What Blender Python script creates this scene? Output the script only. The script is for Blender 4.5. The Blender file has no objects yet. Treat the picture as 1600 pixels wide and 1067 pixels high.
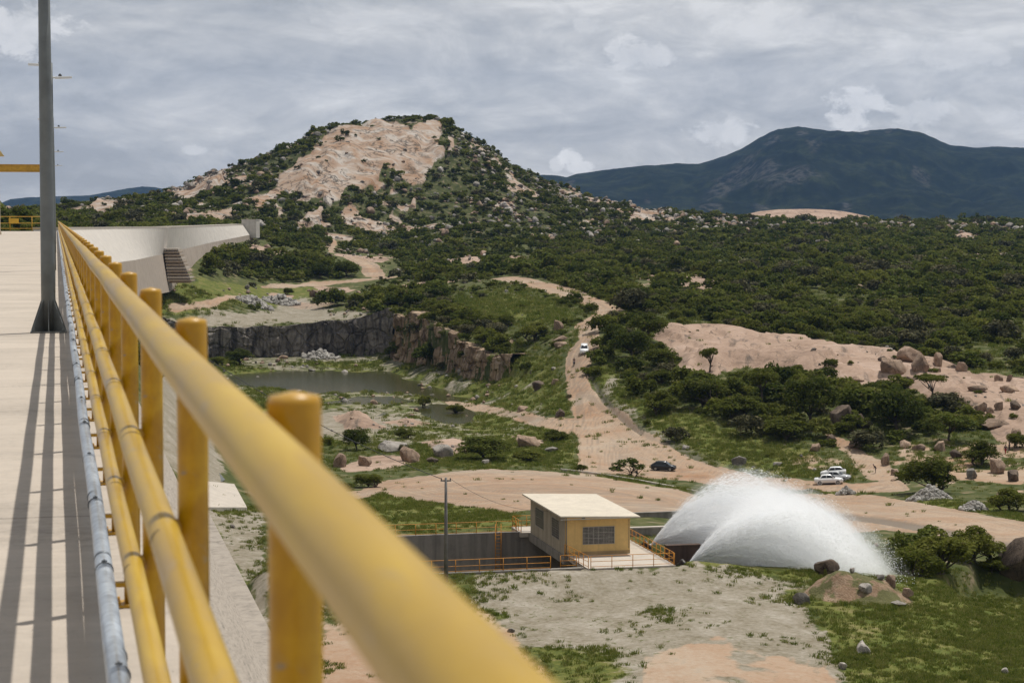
import bpy, bmesh, math, random
import numpy as np
from mathutils import Vector, Matrix

SC = bpy.context.scene
COL = SC.collection
R = math.radians
random.seed(7)
RNG = np.random.default_rng(11)

# ------------------------------------------------------------------ camera
F = 3111.0                       # focal length in photo pixels (70 mm on a 36 mm frame)
HOR = 343.0                      # row of the horizon in the photo
PT = math.atan((533.5 - HOR) / F)
CP, SP = math.cos(PT), math.sin(PT)
cam_d = bpy.data.cameras.new('camera')
cam = bpy.data.objects.new('camera', cam_d)
COL.objects.link(cam)
cam.rotation_euler = (R(90) - PT, 0, 0)
cam_d.lens = F / 1600 * 36
cam_d.sensor_width = 36
cam_d.clip_start = 0.05
cam_d.clip_end = 60000
cam_d.dof.use_dof = True
cam_d.dof.focus_distance = 120
cam_d.dof.aperture_fstop = 9.0
SC.camera = cam


def at(px, py, Y):
    """photo pixel + distance ahead -> point of the place"""
    xc = (px - 800) / F
    yc = (533.5 - py) / F
    t = Y / (CP + yc * SP)
    return Vector((xc * t, Y, (-SP + yc * CP) * t))


def at_z(px, py, z):
    xc = (px - 800) / F
    yc = (533.5 - py) / F
    t = z / (-SP + yc * CP)
    return Vector((xc * t, (CP + yc * SP) * t, z))


def proj(X, Y, Z):
    d = Y * CP - Z * SP
    return 800 + F * X / d, 533.5 - F * (Y * SP + Z * CP) / d


# dam frame: r points downstream, d along the crest away from the camera
VPX = 88.0
TH = math.atan((800 - VPX) / F * CP)
RV = Vector((math.cos(TH), math.sin(TH), 0))
DV = Vector((-math.sin(TH), math.cos(TH), 0))
DAM_ROT = TH                       # rotation about z that maps x->r, y->d
DECK = -1.5


def rd(a, t, z=0.0):
    return RV * a + DV * t + Vector((0, 0, z))


# ------------------------------------------------------------------ tagging
def tag(o, label=None, cat=None, group=None, kind=None):
    if label: o['label'] = label
    if cat: o['category'] = cat
    if group: o['group'] = group
    if kind: o['kind'] = kind
    return o


def empty(name, loc=(0, 0, 0), rz=0.0):
    o = bpy.data.objects.new(name, None)
    o.empty_display_size = 0.2
    o.location = loc
    o.rotation_euler = (0, 0, rz)
    COL.objects.link(o)
    return o


def link(name, me, material=None, parent=None):
    o = bpy.data.objects.new(name, me)
    COL.objects.link(o)
    if material is not None and not me.materials:
        for m in (material if isinstance(material, (list, tuple)) else [material]):
            me.materials.append(m)
    if parent is not None:
        o.parent = parent
    return o


def copy_tree(o, parent=None, kids=None):
    c = o.copy()
    COL.objects.link(c)
    c.parent = parent
    for ch in list(o.children):
        copy_tree(ch, c)
    return c


def np_mesh(name, V, Q, smooth=True, T=None):
    """mesh from numpy quads Q (n,4) and / or triangles T (m,3)"""
    me = bpy.data.meshes.new(name)
    V = np.asarray(V, dtype=np.float32)
    nq = 0 if Q is None else len(Q)
    nt = 0 if T is None else len(T)
    me.vertices.add(len(V))
    me.vertices.foreach_set('co', V.ravel())
    loops = []
    if nq: loops.append(np.asarray(Q, dtype=np.int32).ravel())
    if nt: loops.append(np.asarray(T, dtype=np.int32).ravel())
    L = np.concatenate(loops)
    me.loops.add(len(L))
    me.loops.foreach_set('vertex_index', L)
    st = np.concatenate([np.arange(nq) * 4, nq * 4 + np.arange(nt) * 3]).astype(np.int32)
    me.polygons.add(nq + nt)
    me.polygons.foreach_set('loop_start', st)
    me.polygons.foreach_set('use_smooth', np.full(nq + nt, smooth))
    me.update(calc_edges=True)
    me.validate()
    return me


class MB:
    """collects boxes, bars and tubes and links them as ONE mesh object"""
    def __init__(self):
        self.bm = bmesh.new()

    def poly(self, pts, smooth=False):
        vs = [self.bm.verts.new(p) for p in pts]
        f = self.bm.faces.new(vs)
        f.smooth = smooth
        return f

    def box(self, lo, hi, M=None):
        x0, y0, z0 = lo; x1, y1, z1 = hi
        P = [Vector(p) for p in ((x0, y0, z0), (x1, y0, z0), (x1, y1, z0), (x0, y1, z0),
                                 (x0, y0, z1), (x1, y0, z1), (x1, y1, z1), (x0, y1, z1))]
        if M is not None: P = [M @ p for p in P]
        v = [self.bm.verts.new(p) for p in P]
        for q in ((3, 2, 1, 0), (4, 5, 6, 7), (0, 1, 5, 4), (1, 2, 6, 5), (2, 3, 7, 6), (3, 0, 4, 7)):
            self.bm.faces.new([v[i] for i in q])
        return self

    def prism(self, base, vec):
        """closed prism from polygon base extruded by vec"""
        vec = Vector(vec)
        a = [self.bm.verts.new(Vector(p)) for p in base]
        b = [self.bm.verts.new(Vector(p) + vec) for p in base]
        n = len(a)
        self.bm.faces.new(a[::-1]); self.bm.faces.new(b)
        for i in range(n):
            self.bm.faces.new([a[i], a[(i + 1) % n], b[(i + 1) % n], b[i]])
        return self

    def tube(self, pts, rad, n=10, caps=True, dome=0.0):
        """tube along a polyline; rad scalar or list"""
        pts = [Vector(p) for p in pts]
        m = len(pts)
        rads = list(rad) if hasattr(rad, '__len__') else [rad] * m
        rings = []
        prev = None
        for i, p in enumerate(pts):
            t = (pts[min(i + 1, m - 1)] - pts[max(i - 1, 0)]).normalized()
            if prev is None:
                up = Vector((0, 0, 1)) if abs(t.z) < 0.9 else Vector((1, 0, 0))
                nx = t.cross(up).normalized()
            else:
                nx = (prev - t * prev.dot(t))
                nx = nx.normalized() if nx.length > 1e-6 else t.orthogonal().normalized()
            prev = nx
            ny = t.cross(nx)
            rings.append([self.bm.verts.new(p + nx * (rads[i] * math.cos(2 * math.pi * k / n)) + ny * (rads[i] * math.sin(2 * math.pi * k / n))) for k in range(n)])
        for i in range(m - 1):
            for k in range(n):
                f = self.bm.faces.new([rings[i][k], rings[i][(k + 1) % n], rings[i + 1][(k + 1) % n], rings[i + 1][k]])
                f.smooth = True
        if caps:
            self.bm.faces.new(rings[0][::-1])
            if dome > 0:
                t = (pts[-1] - pts[-2]).normalized()
                c = self.bm.verts.new(pts[-1] + t * dome)
                for k in range(n):
                    f = self.bm.faces.new([rings[-1][k], rings[-1][(k + 1) % n], c]); f.smooth = True
            else:
                self.bm.faces.new(rings[-1])
        return self

    def build(self, name, material, parent=None, bevel=0.0, recalc=True):
        if recalc:
            bmesh.ops.recalc_face_normals(self.bm, faces=self.bm.faces[:])
        me = bpy.data.meshes.new(name)
        self.bm.to_mesh(me)
        self.bm.free()
        o = link(name, me, material, parent)
        if bevel > 0:
            md = o.modifiers.new('bevel', 'BEVEL')
            md.width = bevel; md.segments = 2; md.limit_method = 'ANGLE'
        return o


# ------------------------------------------------------------------ noise
def _hash(ix, iy, iz, seed):
    h = (ix.astype(np.int64) * 374761393 + iy.astype(np.int64) * 668265263 + iz.astype(np.int64) * 2147483647 + seed * 1274126177) & 0xffffffff
    h = ((h ^ (h >> 13)) * 1274126177) & 0xffffffff
    h = h ^ (h >> 16)
    return (h & 0xffffff) / float(0xffffff) * 2 - 1


def vnoise(x, y, z=None, seed=0):
    if z is None: z = np.zeros_like(x)
    x0 = np.floor(x); y0 = np.floor(y); z0 = np.floor(z)
    fx = x - x0; fy = y - y0; fz = z - z0
    fx = fx * fx * (3 - 2 * fx); fy = fy * fy * (3 - 2 * fy); fz = fz * fz * (3 - 2 * fz)
    r = 0
    for a in (0, 1):
        wx = fx if a else 1 - fx
        for b in (0, 1):
            wy = fy if b else 1 - fy
            for c in (0, 1):
                wz = fz if c else 1 - fz
                if c and not np.any(fz): continue
                r = r + wx * wy * wz * _hash(x0 + a, y0 + b, z0 + c, seed)
    return r


def fbm(x, y, z=None, octaves=4, seed=0, gain=0.5):
    r = 0; a = 1.0; s = 0
    for k in range(octaves):
        f = 2.03 ** k
        r = r + a * vnoise(x * f + 17.3 * k, y * f - 9.1 * k, None if z is None else z * f, seed + k)
        s += a; a *= gain
    return r / s


def sstep(a, b, x):
    t = np.clip((x - a) / (b - a), 0, 1)
    return t * t * (3 - 2 * t)


# ------------------------------------------------------------------ materials
def new_mat(name):
    m = bpy.data.materials.new(name)
    m.use_nodes = True
    nt = m.node_tree
    return m, nt, nt.nodes['Principled BSDF']


class N:
    """small node-graph helper"""
    def __init__(self, nt): self.nt = nt
    def add(self, typ, **kw):
        n = self.nt.nodes.new(typ)
        for k, v in kw.items():
            if k in n.inputs: n.inputs[k].default_value = v
            else: setattr(n, k, v)
        return n
    def L(self, a, b): self.nt.links.new(a, b)
    def noise(self, vec, scale, detail=4, rough=0.55, dist=0.0):
        n = self.add('ShaderNodeTexNoise', Scale=scale, Detail=detail, Roughness=rough, Distortion=dist)
        if vec is not None: self.L(vec, n.inputs['Vector'])
        return n.outputs['Fac']
    def ramp(self, fac, stops, interp='LINEAR'):
        n = self.add('ShaderNodeValToRGB')
        n.color_ramp.interpolation = interp
        el = n.color_ramp.elements
        while len(el) < len(stops): el.new(0.5)
        for e, (p, c) in zip(el, stops):
            e.position = p
            e.color = (c, c, c, 1) if not hasattr(c, '__len__') else (*c, 1)
        self.L(fac, n.inputs['Fac'])
        return n.outputs['Color']
    def mix(self, fac, a, b, mode='MIX'):
        n = self.add('ShaderNodeMix', data_type='RGBA', blend_type=mode)
        for s, v in ((0, fac), (6, a), (7, b)):
            if hasattr(v, 'is_output'): self.L(v, n.inputs[s])
            elif s == 0: n.inputs[0].default_value = v
            else: n.inputs[s].default_value = (*v, 1)
        return n.outputs[2]
    def math(self, op, a, b=0.0, c=None):
        n = self.add('ShaderNodeMath', operation=op)
        for i, v in enumerate((a, b, c)):
            if v is None: continue
            if hasattr(v, 'is_output'): self.L(v, n.inputs[i])
            else: n.inputs[i].default_value = v
        return n.outputs[0]
    def mapr(self, v, a, b, c=0.0, d=1.0):
        n = self.add('ShaderNodeMapRange')
        self.L(v, n.inputs[0])
        for i, q in enumerate((a, b, c, d)): n.inputs[i + 1].default_value = q
        return n.outputs[0]
    def scale(self, vec, s):
        n = self.add('ShaderNodeMapping')
        n.inputs['Scale'].default_value = s
        self.L(vec, n.inputs['Vector'])
        return n.outputs[0]
    def coord(self, w='Object'):
        return self.add('ShaderNodeTexCoord').outputs[w]
    def bump(self, h, dist, strength, bsdf):
        n = self.add('ShaderNodeBump')
        n.inputs['Distance'].default_value = dist
        n.inputs['Strength'].default_value = strength
        self.L(h, n.inputs['Height'])
        self.L(n.outputs[0], bsdf.inputs['Normal'])


MATS = {}


def flat_mat(name, c, rough=0.6, metal=0.0, spec=0.5, var=0.15, scale=3.0, bump=0.0):
    """plain coloured material with a little dirt so that nothing is uniform"""
    if name in MATS: return MATS[name]
    m, nt, b = new_mat(name)
    g = N(nt)
    co = g.coord('Object')
    n = g.noise(co, scale, 5, 0.6)
    dark = tuple(x * (1 - var * 1.6) for x in c); lite = tuple(min(1, x * (1 + var)) for x in c)
    g.L(g.ramp(n, [(0.3, dark), (0.55, c), (0.75, lite)]), b.inputs['Base Color'])
    b.inputs['Roughness'].default_value = rough
    b.inputs['Metallic'].default_value = metal
    b.inputs['Specular IOR Level'].default_value = spec
    if bump: g.bump(g.noise(co, scale * 6, 4), bump, 0.6, b)
    MATS[name] = m
    return m
# ------------------------------------------------------------------ terrain heights
def pz(px, py, z): return tuple(at_z(px, py, z))
def py_(px, py, Y): return tuple(at(px, py, Y))

def rdp(a, t, z): return tuple(rd(a, t, z))


COMMON = [
    # dam foot, gravel lot
    pz(420, 1030, -32.2), pz(380, 900, -32.4), pz(345, 800, -32.6), pz(600, 1060, -32.0), pz(1100, 1067, -32.0), pz(1600, 1067, -33.5),
    pz(900, 960, -32.0), pz(1250, 960, -32.0), pz(1600, 960, -34.2), pz(700, 920, -32.0), pz(1060, 900, -31.7), pz(920, 900, -31.7), pz(1200, 908, -31.9),
    pz(800, 905, -31.9), pz(1450, 930, -32.6), pz(1700, 1000, -34.5), pz(-300, 1067, -32.0), pz(200, 900, -32.4), pz(2000, 1067, -34),
    pz(560, 880, -32.2), pz(480, 960, -32.2),
    # behind the channel, pad
    pz(620, 815, -31.2), pz(800, 805, -31.2), pz(560, 830, -31.6), pz(480, 850, -32.2), pz(700, 795, -32.9), py_(600, 790, 232), py_(650, 748, 285), py_(760, 733, 300), py_(900, 760, 262), py_(1000, 790, 232),
    py_(1060, 800, 222), py_(1080, 768, 268), py_(540, 775, 250), py_(450, 760, 262), py_(350, 745, 262),
    # the far road on the right
    py_(1210, 790, 255), py_(1300, 778, 276), py_(1400, 790, 262), py_(1500, 810, 236), py_(1600, 832, 222), py_(1300, 815, 236), py_(1400, 822, 226), py_(1600, 870, 205), py_(1750, 860, 205),
    # cars, junction, road up the valley
    py_(1297, 758, 305), py_(1200, 748, 312), py_(1037, 737, 315), py_(930, 725, 320), py_(900, 665, 365), py_(960, 665, 362), py_(885, 600, 400),
    py_(940, 605, 398), py_(913, 552, 420), py_(920, 510, 458), py_(970, 492, 488), py_(880, 462, 555), py_(780, 436, 640),
    # right side
    py_(1000, 450, 640), py_(1200, 450, 640), py_(1500, 450, 640), py_(1600, 500, 500), py_(1300, 500, 510), py_(1100, 510, 485), py_(1000, 560, 420),
    py_(1050, 620, 376), py_(1100, 690, 338), py_(1200, 560, 420), py_(1350, 570, 405), py_(1450, 600, 385), py_(1580, 640, 355), py_(1500, 690, 328),
    py_(1400, 680, 335), py_(1300, 680, 332), py_(1250, 640, 352), py_(1370, 735, 312), py_(1500, 760, 285), py_(1600, 740, 300), py_(1700, 600, 385), py_(1800, 450, 640),
    py_(1250, 705, 326), py_(1150, 705, 330),
    # plain
    py_(600, 390, 950), py_(900, 380, 1000), py_(1300, 380, 1000), py_(1600, 390, 950), py_(1000, 358, 1500), py_(1400, 357, 1500), py_(1700, 357, 1500), py_(600, 358, 1500),
    py_(1000, 420, 760), py_(1400, 420, 760), py_(720, 420, 760), py_(1600, 420, 760), py_(200, 355, 1500), py_(-200, 355, 1500), py_(2100, 357, 1500), py_(2100, 450, 640), py_(2100, 700, 310),
]
UP = COMMON + [
    py_(450, 505, 575), py_(330, 500, 590), py_(600, 500, 577), py_(612, 489, 566), py_(650, 497, 536), py_(700, 522, 500), py_(745, 553, 474),
    py_(790, 590, 457), py_(835, 612, 430), py_(850, 640, 400), py_(700, 460, 600), py_(800, 500, 500), py_(820, 545, 460), py_(860, 575, 428), py_(740, 490, 530),
    py_(450, 490, 640), py_(350, 455, 645), py_(400, 440, 692), py_(540, 440, 710), py_(610, 430, 730), py_(560, 405, 820), py_(520, 380, 925), py_(400, 400, 745), py_(326, 386, 688), py_(391, 370, 785),
    py_(330, 412, 680), py_(262, 444, 612), py_(225, 448, 472), py_(330, 446, 615), py_(120, 356, 900), py_(300, 360, 950), py_(40, 352, 430), py_(400, 372, 930), py_(60, 351, 700),
    py_(-200, 352, 500), py_(830, 665, 362), rdp(-25, 150, -14), rdp(-12, 60, -30), rdp(-30, 250, -8), rdp(-60, 330, -3), rdp(14, 230, -30.5), rdp(14, 300, -24),
    pz(560, 690, -39.5), pz(620, 722, -38.8), pz(820, 690, -38.6), pz(400, 700, -38.5), pz(300, 650, -38), pz(260, 560, -38), pz(700, 690, -38.9),
    py_(780, 715, 330), py_(240, 500, 540),
]
PITC = COMMON + [
    pz(350, 600, -40), pz(500, 590, -40), pz(650, 590, -40), pz(450, 640, -39.9), pz(600, 660, -39.8), pz(700, 612, -40), pz(770, 615, -39.9), pz(330, 562, -40), pz(450, 556, -40), pz(600, 555, -40),
    pz(800, 640, -39.6), pz(560, 690, -39.5), pz(620, 722, -38.8), pz(820, 690, -38.6), pz(400, 700, -38.5), pz(300, 650, -38.5), pz(260, 570, -39.5), pz(850, 655, -39), pz(700, 690, -38.9), py_(780, 715, 330), py_(850, 665, 362),
]


class RBF:
    def __init__(self, pts, c=0.10):
        P = np.array(pts, float)
        self.q = np.stack([P[:, 0] / P[:, 1] * 4, np.log(P[:, 1])], 1)
        self.c = c
        n = len(P)
        A = np.zeros((n + 3, n + 3))
        A[:n, :n] = self.k(self.q[:, None, :], self.q[None]) - np.eye(n) * 0.02
        A[:n, n] = 1; A[:n, n + 1:] = self.q
        A[n, :n] = 1; A[n + 1:, :n] = self.q.T
        self.w = np.linalg.solve(A, np.concatenate([P[:, 2], [0, 0, 0]]))
    def k(self, a, b):
        return np.sqrt(((a - b) ** 2).sum(-1) + self.c ** 2)
    def __call__(self, X, Y):
        u = (X / Y * 4).ravel(); l = np.log(Y).ravel()
        r = np.full(u.shape, self.w[len(self.q)]) + self.w[-2] * u + self.w[-1] * l
        for i, (a, b) in enumerate(self.q):
            r += self.w[i] * np.sqrt((u - a) ** 2 + (l - b) ** 2 + self.c ** 2)
        return r.reshape(X.shape)


RUP, RPIT = RBF(UP), RBF(PITC)

NU, NY = 1000, 840
U = np.linspace(-0.40, 0.40, NU)
YL = np.exp(np.linspace(math.log(60), math.log(1500), NY))
UU, YY = np.meshgrid(U, YL)
XX = UU * YY
KX, KY = F, 900.0                       # "picture-sized" plan coordinates: across, and log distance


def plan(X, Y): return np.stack([np.asarray(X) / np.asarray(Y) * KX, np.log(np.asarray(Y)) * KY], -1)


GP = plan(XX, YY)


def sdist(poly, P):
    """signed distance of plan points P (...,2) to polygon (n,2); positive inside"""
    x = P[..., 0]; y = P[..., 1]
    ins = np.zeros(x.shape, bool)
    d2 = np.full(x.shape, 1e12)
    n = len(poly)
    for i in range(n):
        ax, ay = poly[i]; bx, by = poly[(i + 1) % n]
        dx, dy = bx - ax, by - ay
        L = dx * dx + dy * dy + 1e-9
        t = np.clip(((x - ax) * dx + (y - ay) * dy) / L, 0, 1)
        d2 = np.minimum(d2, (x - ax - t * dx) ** 2 + (y - ay - t * dy) ** 2)
        c = (ay > y) != (by > y)
        if abs(dy) > 1e-9:
            ins ^= c & (x < ax + (y - ay) / dy * dx)
    return np.where(ins, 1, -1) * np.sqrt(d2)


def sdist_box(poly, pad=60):
    """signed distance on the terrain grid, computed only round the polygon"""
    poly = np.asarray(poly)
    x0, y0 = poly.min(0) - pad; x1, y1 = poly.max(0) + pad
    out = np.full(XX.shape, -1e3)
    j0 = max(0, np.searchsorted(U * KX, x0)); j1 = min(NU, np.searchsorted(U * KX, x1) + 1)
    ly = np.log(YL) * KY
    i0 = max(0, np.searchsorted(ly, y0)); i1 = min(NY, np.searchsorted(ly, y1) + 1)
    if j1 > j0 and i1 > i0:
        out[i0:i1, j0:j1] = sdist(poly, GP[i0:i1, j0:j1])
    return out


# the quarried pit: its far and right-hand edges are cliffs
PIT_EDGE = [pz(*q, -40) for q in ((230, 566), (330, 561), (390, 559), (450, 557), (520, 556), (570, 556), (604, 557), (614, 563), (632, 570), (650, 576), (676, 584), (700, 592), (730, 601), (760, 608), (795, 615), (828, 624))]
PIT_POLY = np.array([plan(p[0], p[1]) for p in PIT_EDGE] + [plan(*pz(*q, -39.5)[:2]) for q in ((850, 640), (850, 668), (800, 690), (600, 700), (380, 700), (220, 640))])

zu = RUP(XX, YY)
zp = RPIT(XX, YY)
pit_sd = sdist_box(PIT_POLY, 80)
pm = sstep(-6, -1, pit_sd)

# ---- the rocky hill
SIL = np.array([(-200, 341), (0, 333), (60, 331), (100, 327), (140, 320), (200, 309), (245, 301), (290, 297), (330, 280), (365, 268), (400, 256), (450, 236), (480, 220), (510, 207), (550, 202), (590, 197), (625, 194), (650, 193),
                (690, 195), (706, 201), (722, 208), (745, 224), (770, 238), (800, 258), (830, 274), (860, 287), (900, 301), (930, 311), (965, 322), (1000, 331), (1040, 334), (1090, 338), (1150, 343), (1240, 350), (2200, 358)], float)


def hill_lift(X, Y, base):
    u = X / Y
    px = 800 + F * u * CP          # close enough for the silhouette
    sy = np.interp(px, SIL[:, 0], SIL[:, 1])
    Yr = np.interp(px, [-200, 100, 300, 640, 900, 1100, 2000], [980, 1000, 1080, 1200, 1230, 1260, 1300])
    Yb = np.interp(px, [-200, 100, 300, 420, 640, 900, 1100, 2000], [800, 800, 850, 860, 880, 960, 1060, 1150])
    zr = (HOR - sy) / F * Yr
    t = np.clip((Y - Yb) / (Yr - Yb), 0, 1)
    face = np.interp(px, [300, 450, 620, 720, 800], [0, 1, 1, 0.6, 0])
    pr = (1 - face) * np.power(t, 1.15) + face * (0.30 * t + 0.70 * sstep(0.25, 0.93, t))
    pr = np.where(Y > Yr, 1 - 0.9 * sstep(0, 1, np.clip((Y - Yr) / 260, 0, 1)), pr)
    return np.maximum(0, zr - base) * pr, t


zl, hill_t = hill_lift(XX, YY, zu)
hn = fbm(XX / 42, YY / 42, octaves=5, seed=5)
rug = sstep(2, 14, zl)
Z0 = zu * (1 - pm) + zp * pm
Z0 = Z0 + zl

# ---- coverage polygons, traced on the ground
def hit_many(pts, G=None):
    """first meeting of the view rays with the noise-free ground"""
    out = []
    Ys = np.exp(np.linspace(math.log(62), math.log(1495), 3000))
    for px, py in pts:
        a = at(px, py, 1.0)
        X = a.x * Ys; Zr = a.z * Ys
        Zg = bil(Z0 if G is None else G, X, Ys)
        s = np.nonzero(Zr <= Zg)[0]
        i = s[0] if len(s) else int(np.argmin(Zr - Zg))
        if 0 < i and len(s):
            d0 = Zr[i - 1] - Zg[i - 1]; d1 = Zr[i] - Zg[i]
            f = d0 / (d0 - d1) if d0 != d1 else 0
            y = Ys[i - 1] + f * (Ys[i] - Ys[i - 1])
        else:
            y = Ys[i]
        out.append((a.x * y, y))
    return np.array(out)


def bil(G, X, Y):
    fu = np.clip((X / Y - U[0]) / (U[1] - U[0]), 0, NU - 1.001)
    fy = np.clip((np.log(Y) - math.log(YL[0])) / (math.log(YL[1]) - math.log(YL[0])), 0, NY - 1.001)
    j = fu.astype(int); i = fy.astype(int)
    a = fu - j; b = fy - i
    return (G[i, j] * (1 - a) + G[i, j + 1] * a) * (1 - b) + (G[i + 1, j] * (1 - a) + G[i + 1, j + 1] * a) * b


def ground(px, py):
    """point of the finished ground seen at a photo pixel"""
    x, y = hit_many([(px, py)], ZG)[0]
    return Vector((x, y, float(bil(ZG, np.array([x]), np.array([y]))[0])))


def zat(x, y): return float(bil(ZG, np.array([float(x)]), np.array([float(y)]))[0])


ROADS = [
    # valley road down to the parking place
    [(765, 437), (800, 432), (850, 440), (900, 452), (950, 475), (983, 490), (975, 499), (945, 505), (935, 515), (941, 535), (932, 555), (920, 570), (918, 590), (930, 610), (952, 630), (978, 648), (1005, 672), (1045, 694), (1085, 716),
     (1130, 731), (1200, 744), (1275, 750), (1330, 755), (1380, 752), (1400, 745), (1420, 765), (1340, 770), (1280, 766), (1190, 765), (1080, 752), (1000, 745), (905, 742), (903, 715), (906, 690), (893, 640), (884, 600), (880, 570), (888, 550), (903, 532), (900, 510), (922, 497), (930, 488), (905, 475), (870, 462), (820, 448)],
    # branch into the pit
    [(905, 655), (860, 652), (800, 640), (760, 633), (720, 627), (690, 624), (700, 631), (760, 645), (800, 655), (840, 668), (885, 678), (910, 680)],
    # upper bends near the hill
    [(535, 402), (560, 403), (585, 412), (600, 425), (602, 433), (570, 433), (565, 420), (550, 410)],
    [(512, 372), (524, 372), (528, 382), (518, 390), (528, 398), (512, 396)],
    [(420, 442), (480, 440), (560, 434), (620, 432), (560, 440), (480, 446), (400, 450)],
    [(262, 476), (330, 470), (385, 462), (400, 460), (385, 468), (330, 478), (262, 486)],
    [(380, 396), (430, 392), (470, 396), (430, 398)],
    # path under the rocks on the right
    [(1290, 676), (1312, 684), (1340, 700), (1372, 716), (1400, 738), (1405, 752), (1360, 752), (1342, 735), (1330, 715), (1300, 695)],
    [(1535, 690), (1570, 700), (1560, 720), (1535, 715)],
    # broad road to the right of the spray
    [(1150, 775), (1210, 770), (1300, 772), (1360, 774), (1430, 784), (1500, 797), (1600, 816), (1700, 835), (1700, 870), (1600, 852), (1520, 846), (1440, 832), (1380, 828), (1300, 835), (1200, 830), (1150, 800)],
    # pad behind the valve house
    [(470, 775), (560, 765), (600, 752), (690, 737), (760, 731), (870, 737), (960, 748), (1060, 765), (1110, 780), (1160, 790), (1160, 812), (1080, 808), (1000, 803), (940, 800), (860, 796), (800, 800), (700, 790), (640, 782), (600, 772), (560, 780), (480, 790)],
]
PINK = [
    # pink earth in the gravel lot and along its left side
    [(1040, 1010), (1100, 990), (1180, 1010), (1260, 1030), (1320, 1067), (1330, 1100), (1000, 1100), (1010, 1040)],
    [(500, 960), (560, 985), (620, 1000), (720, 950), (770, 955), (800, 1000), (850, 1067), (860, 1110), (480, 1110), (490, 1000)],
    [(1385, 700), (1460, 690), (1530, 700), (1610, 690), (1620, 770), (1545, 778), (1500, 762), (1440, 735)],
    [(1250, 705), (1300, 715), (1335, 740), (1300, 742), (1240, 725)],
    [(1000, 690), (1060, 700), (1100, 725), (1060, 735), (1010, 715)],
    [(1560, 965), (1620, 970), (1620, 1000), (1580, 985)],
]
ROCKS = [
    [(1035, 515), (1100, 512), (1130, 516), (1180, 526), (1235, 530), (1290, 532), (1320, 545), (1370, 550), (1410, 555), (1470, 560), (1520, 580), (1600, 590), (1640, 600), (1640, 690), (1560, 690), (1520, 650), (1480, 632), (1440, 620), (1400, 605), (1350, 606), (1300, 592), (1220, 582), (1150, 580), (1120, 588), (1090, 582), (1065, 588), (1060, 570), (1045, 545), (1020, 525)],
    [(1000, 435), (1060, 432), (1110, 440), (1165, 455), (1140, 460), (1080, 452), (1030, 442)],
    [(680, 411), (740, 408), (770, 413), (740, 418), (690, 418)],
    [(665, 378), (710, 378), (735, 384), (700, 384)],
    [(1310, 450), (1340, 448), (1365, 454), (1330, 458)],
    [(1480, 372), (1500, 366), (1530, 368), (1535, 378), (1490, 378)],
    [(980, 345), (1000, 332), (1030, 328), (1045, 340), (1020, 348)],
    # rocks round the pool in front
    [(530, 728), (570, 712), (630, 712), (660, 720), (600, 733), (540, 737)],
    [(660, 690), (720, 686), (730, 705), (690, 716)],
    [(590, 660), (650, 655), (680, 662), (640, 668)],
    [(800, 682), (850, 690), (840, 700), (805, 692)],
    [(520, 650), (580, 655), (600, 668), (540, 672)],
]
HILLROCKS = [
    [(405, 320), (420, 296), (440, 275), (458, 256), (480, 238), (505, 215), (540, 203), (575, 197), (612, 193), (630, 197), (642, 208), (650, 200), (668, 196), (688, 197), (694, 212), (690, 228), (700, 240), (694, 252), (684, 250), (668, 268), (664, 288), (650, 286), (635, 280), (615, 262), (600, 268), (590, 285), (560, 293), (545, 300), (535, 316), (510, 318), (490, 298), (462, 296), (448, 302), (425, 300)],
    [(398, 335), (402, 312), (415, 305), (412, 330)],
    [(550, 362), (558, 340), (580, 338), (600, 355), (590, 362)],
    [(470, 358), (480, 338), (500, 335), (496, 355)],
    [(130, 332), (150, 320), (190, 314), (215, 312), (190, 322), (150, 335)],
    [(270, 305), (300, 296), (345, 282), (350, 288), (310, 302), (275, 310)],
    [(280, 345), (320, 332), (360, 325), (380, 330), (350, 345), (300, 352)],
    [(980, 346), (990, 332), (1020, 327), (1030, 338), (1010, 348)],
    [(590, 190), (620, 184), (628, 190), (600, 196)],
    [(625, 318), (650, 308), (655, 325), (635, 325)],
    [(700, 218), (712, 222), (706, 250), (694, 258)],
]
GRAVEL = [
    [(720, 940), (760, 915), (830, 903), (900, 902), (1060, 898), (1180, 903), (1270, 915), (1265, 955), (1290, 1000), (1325, 1067), (1340, 1110), (860, 1110), (800, 1010), (760, 965)],
    [(560, 770), (620, 748), (700, 738), (780, 734), (850, 738), (780, 742), (690, 748), (620, 760), (580, 778)],
    [(1000, 640), (960, 635), (940, 610), (950, 600), (975, 640), (1010, 668), (1040, 690), (1020, 690)],
    [(330, 800), (410, 800), (420, 1000), (380, 900)],
    [(235, 560), (270, 560), (330, 640), (350, 760), (330, 800), (240, 700)],
    [(255, 497), (330, 492), (420, 484), (470, 470), (500, 480), (560, 488), (600, 492), (600, 505), (450, 506), (330, 512), (255, 512)],
    [(1210, 792), (1290, 795), (1340, 805), (1440, 815), (1540, 840), (1500, 840), (1400, 824), (1290, 812), (1210, 810)],
    [(430, 655), (520, 645), (640, 650), (660, 665), (560, 680), (440, 685)],
]
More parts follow.
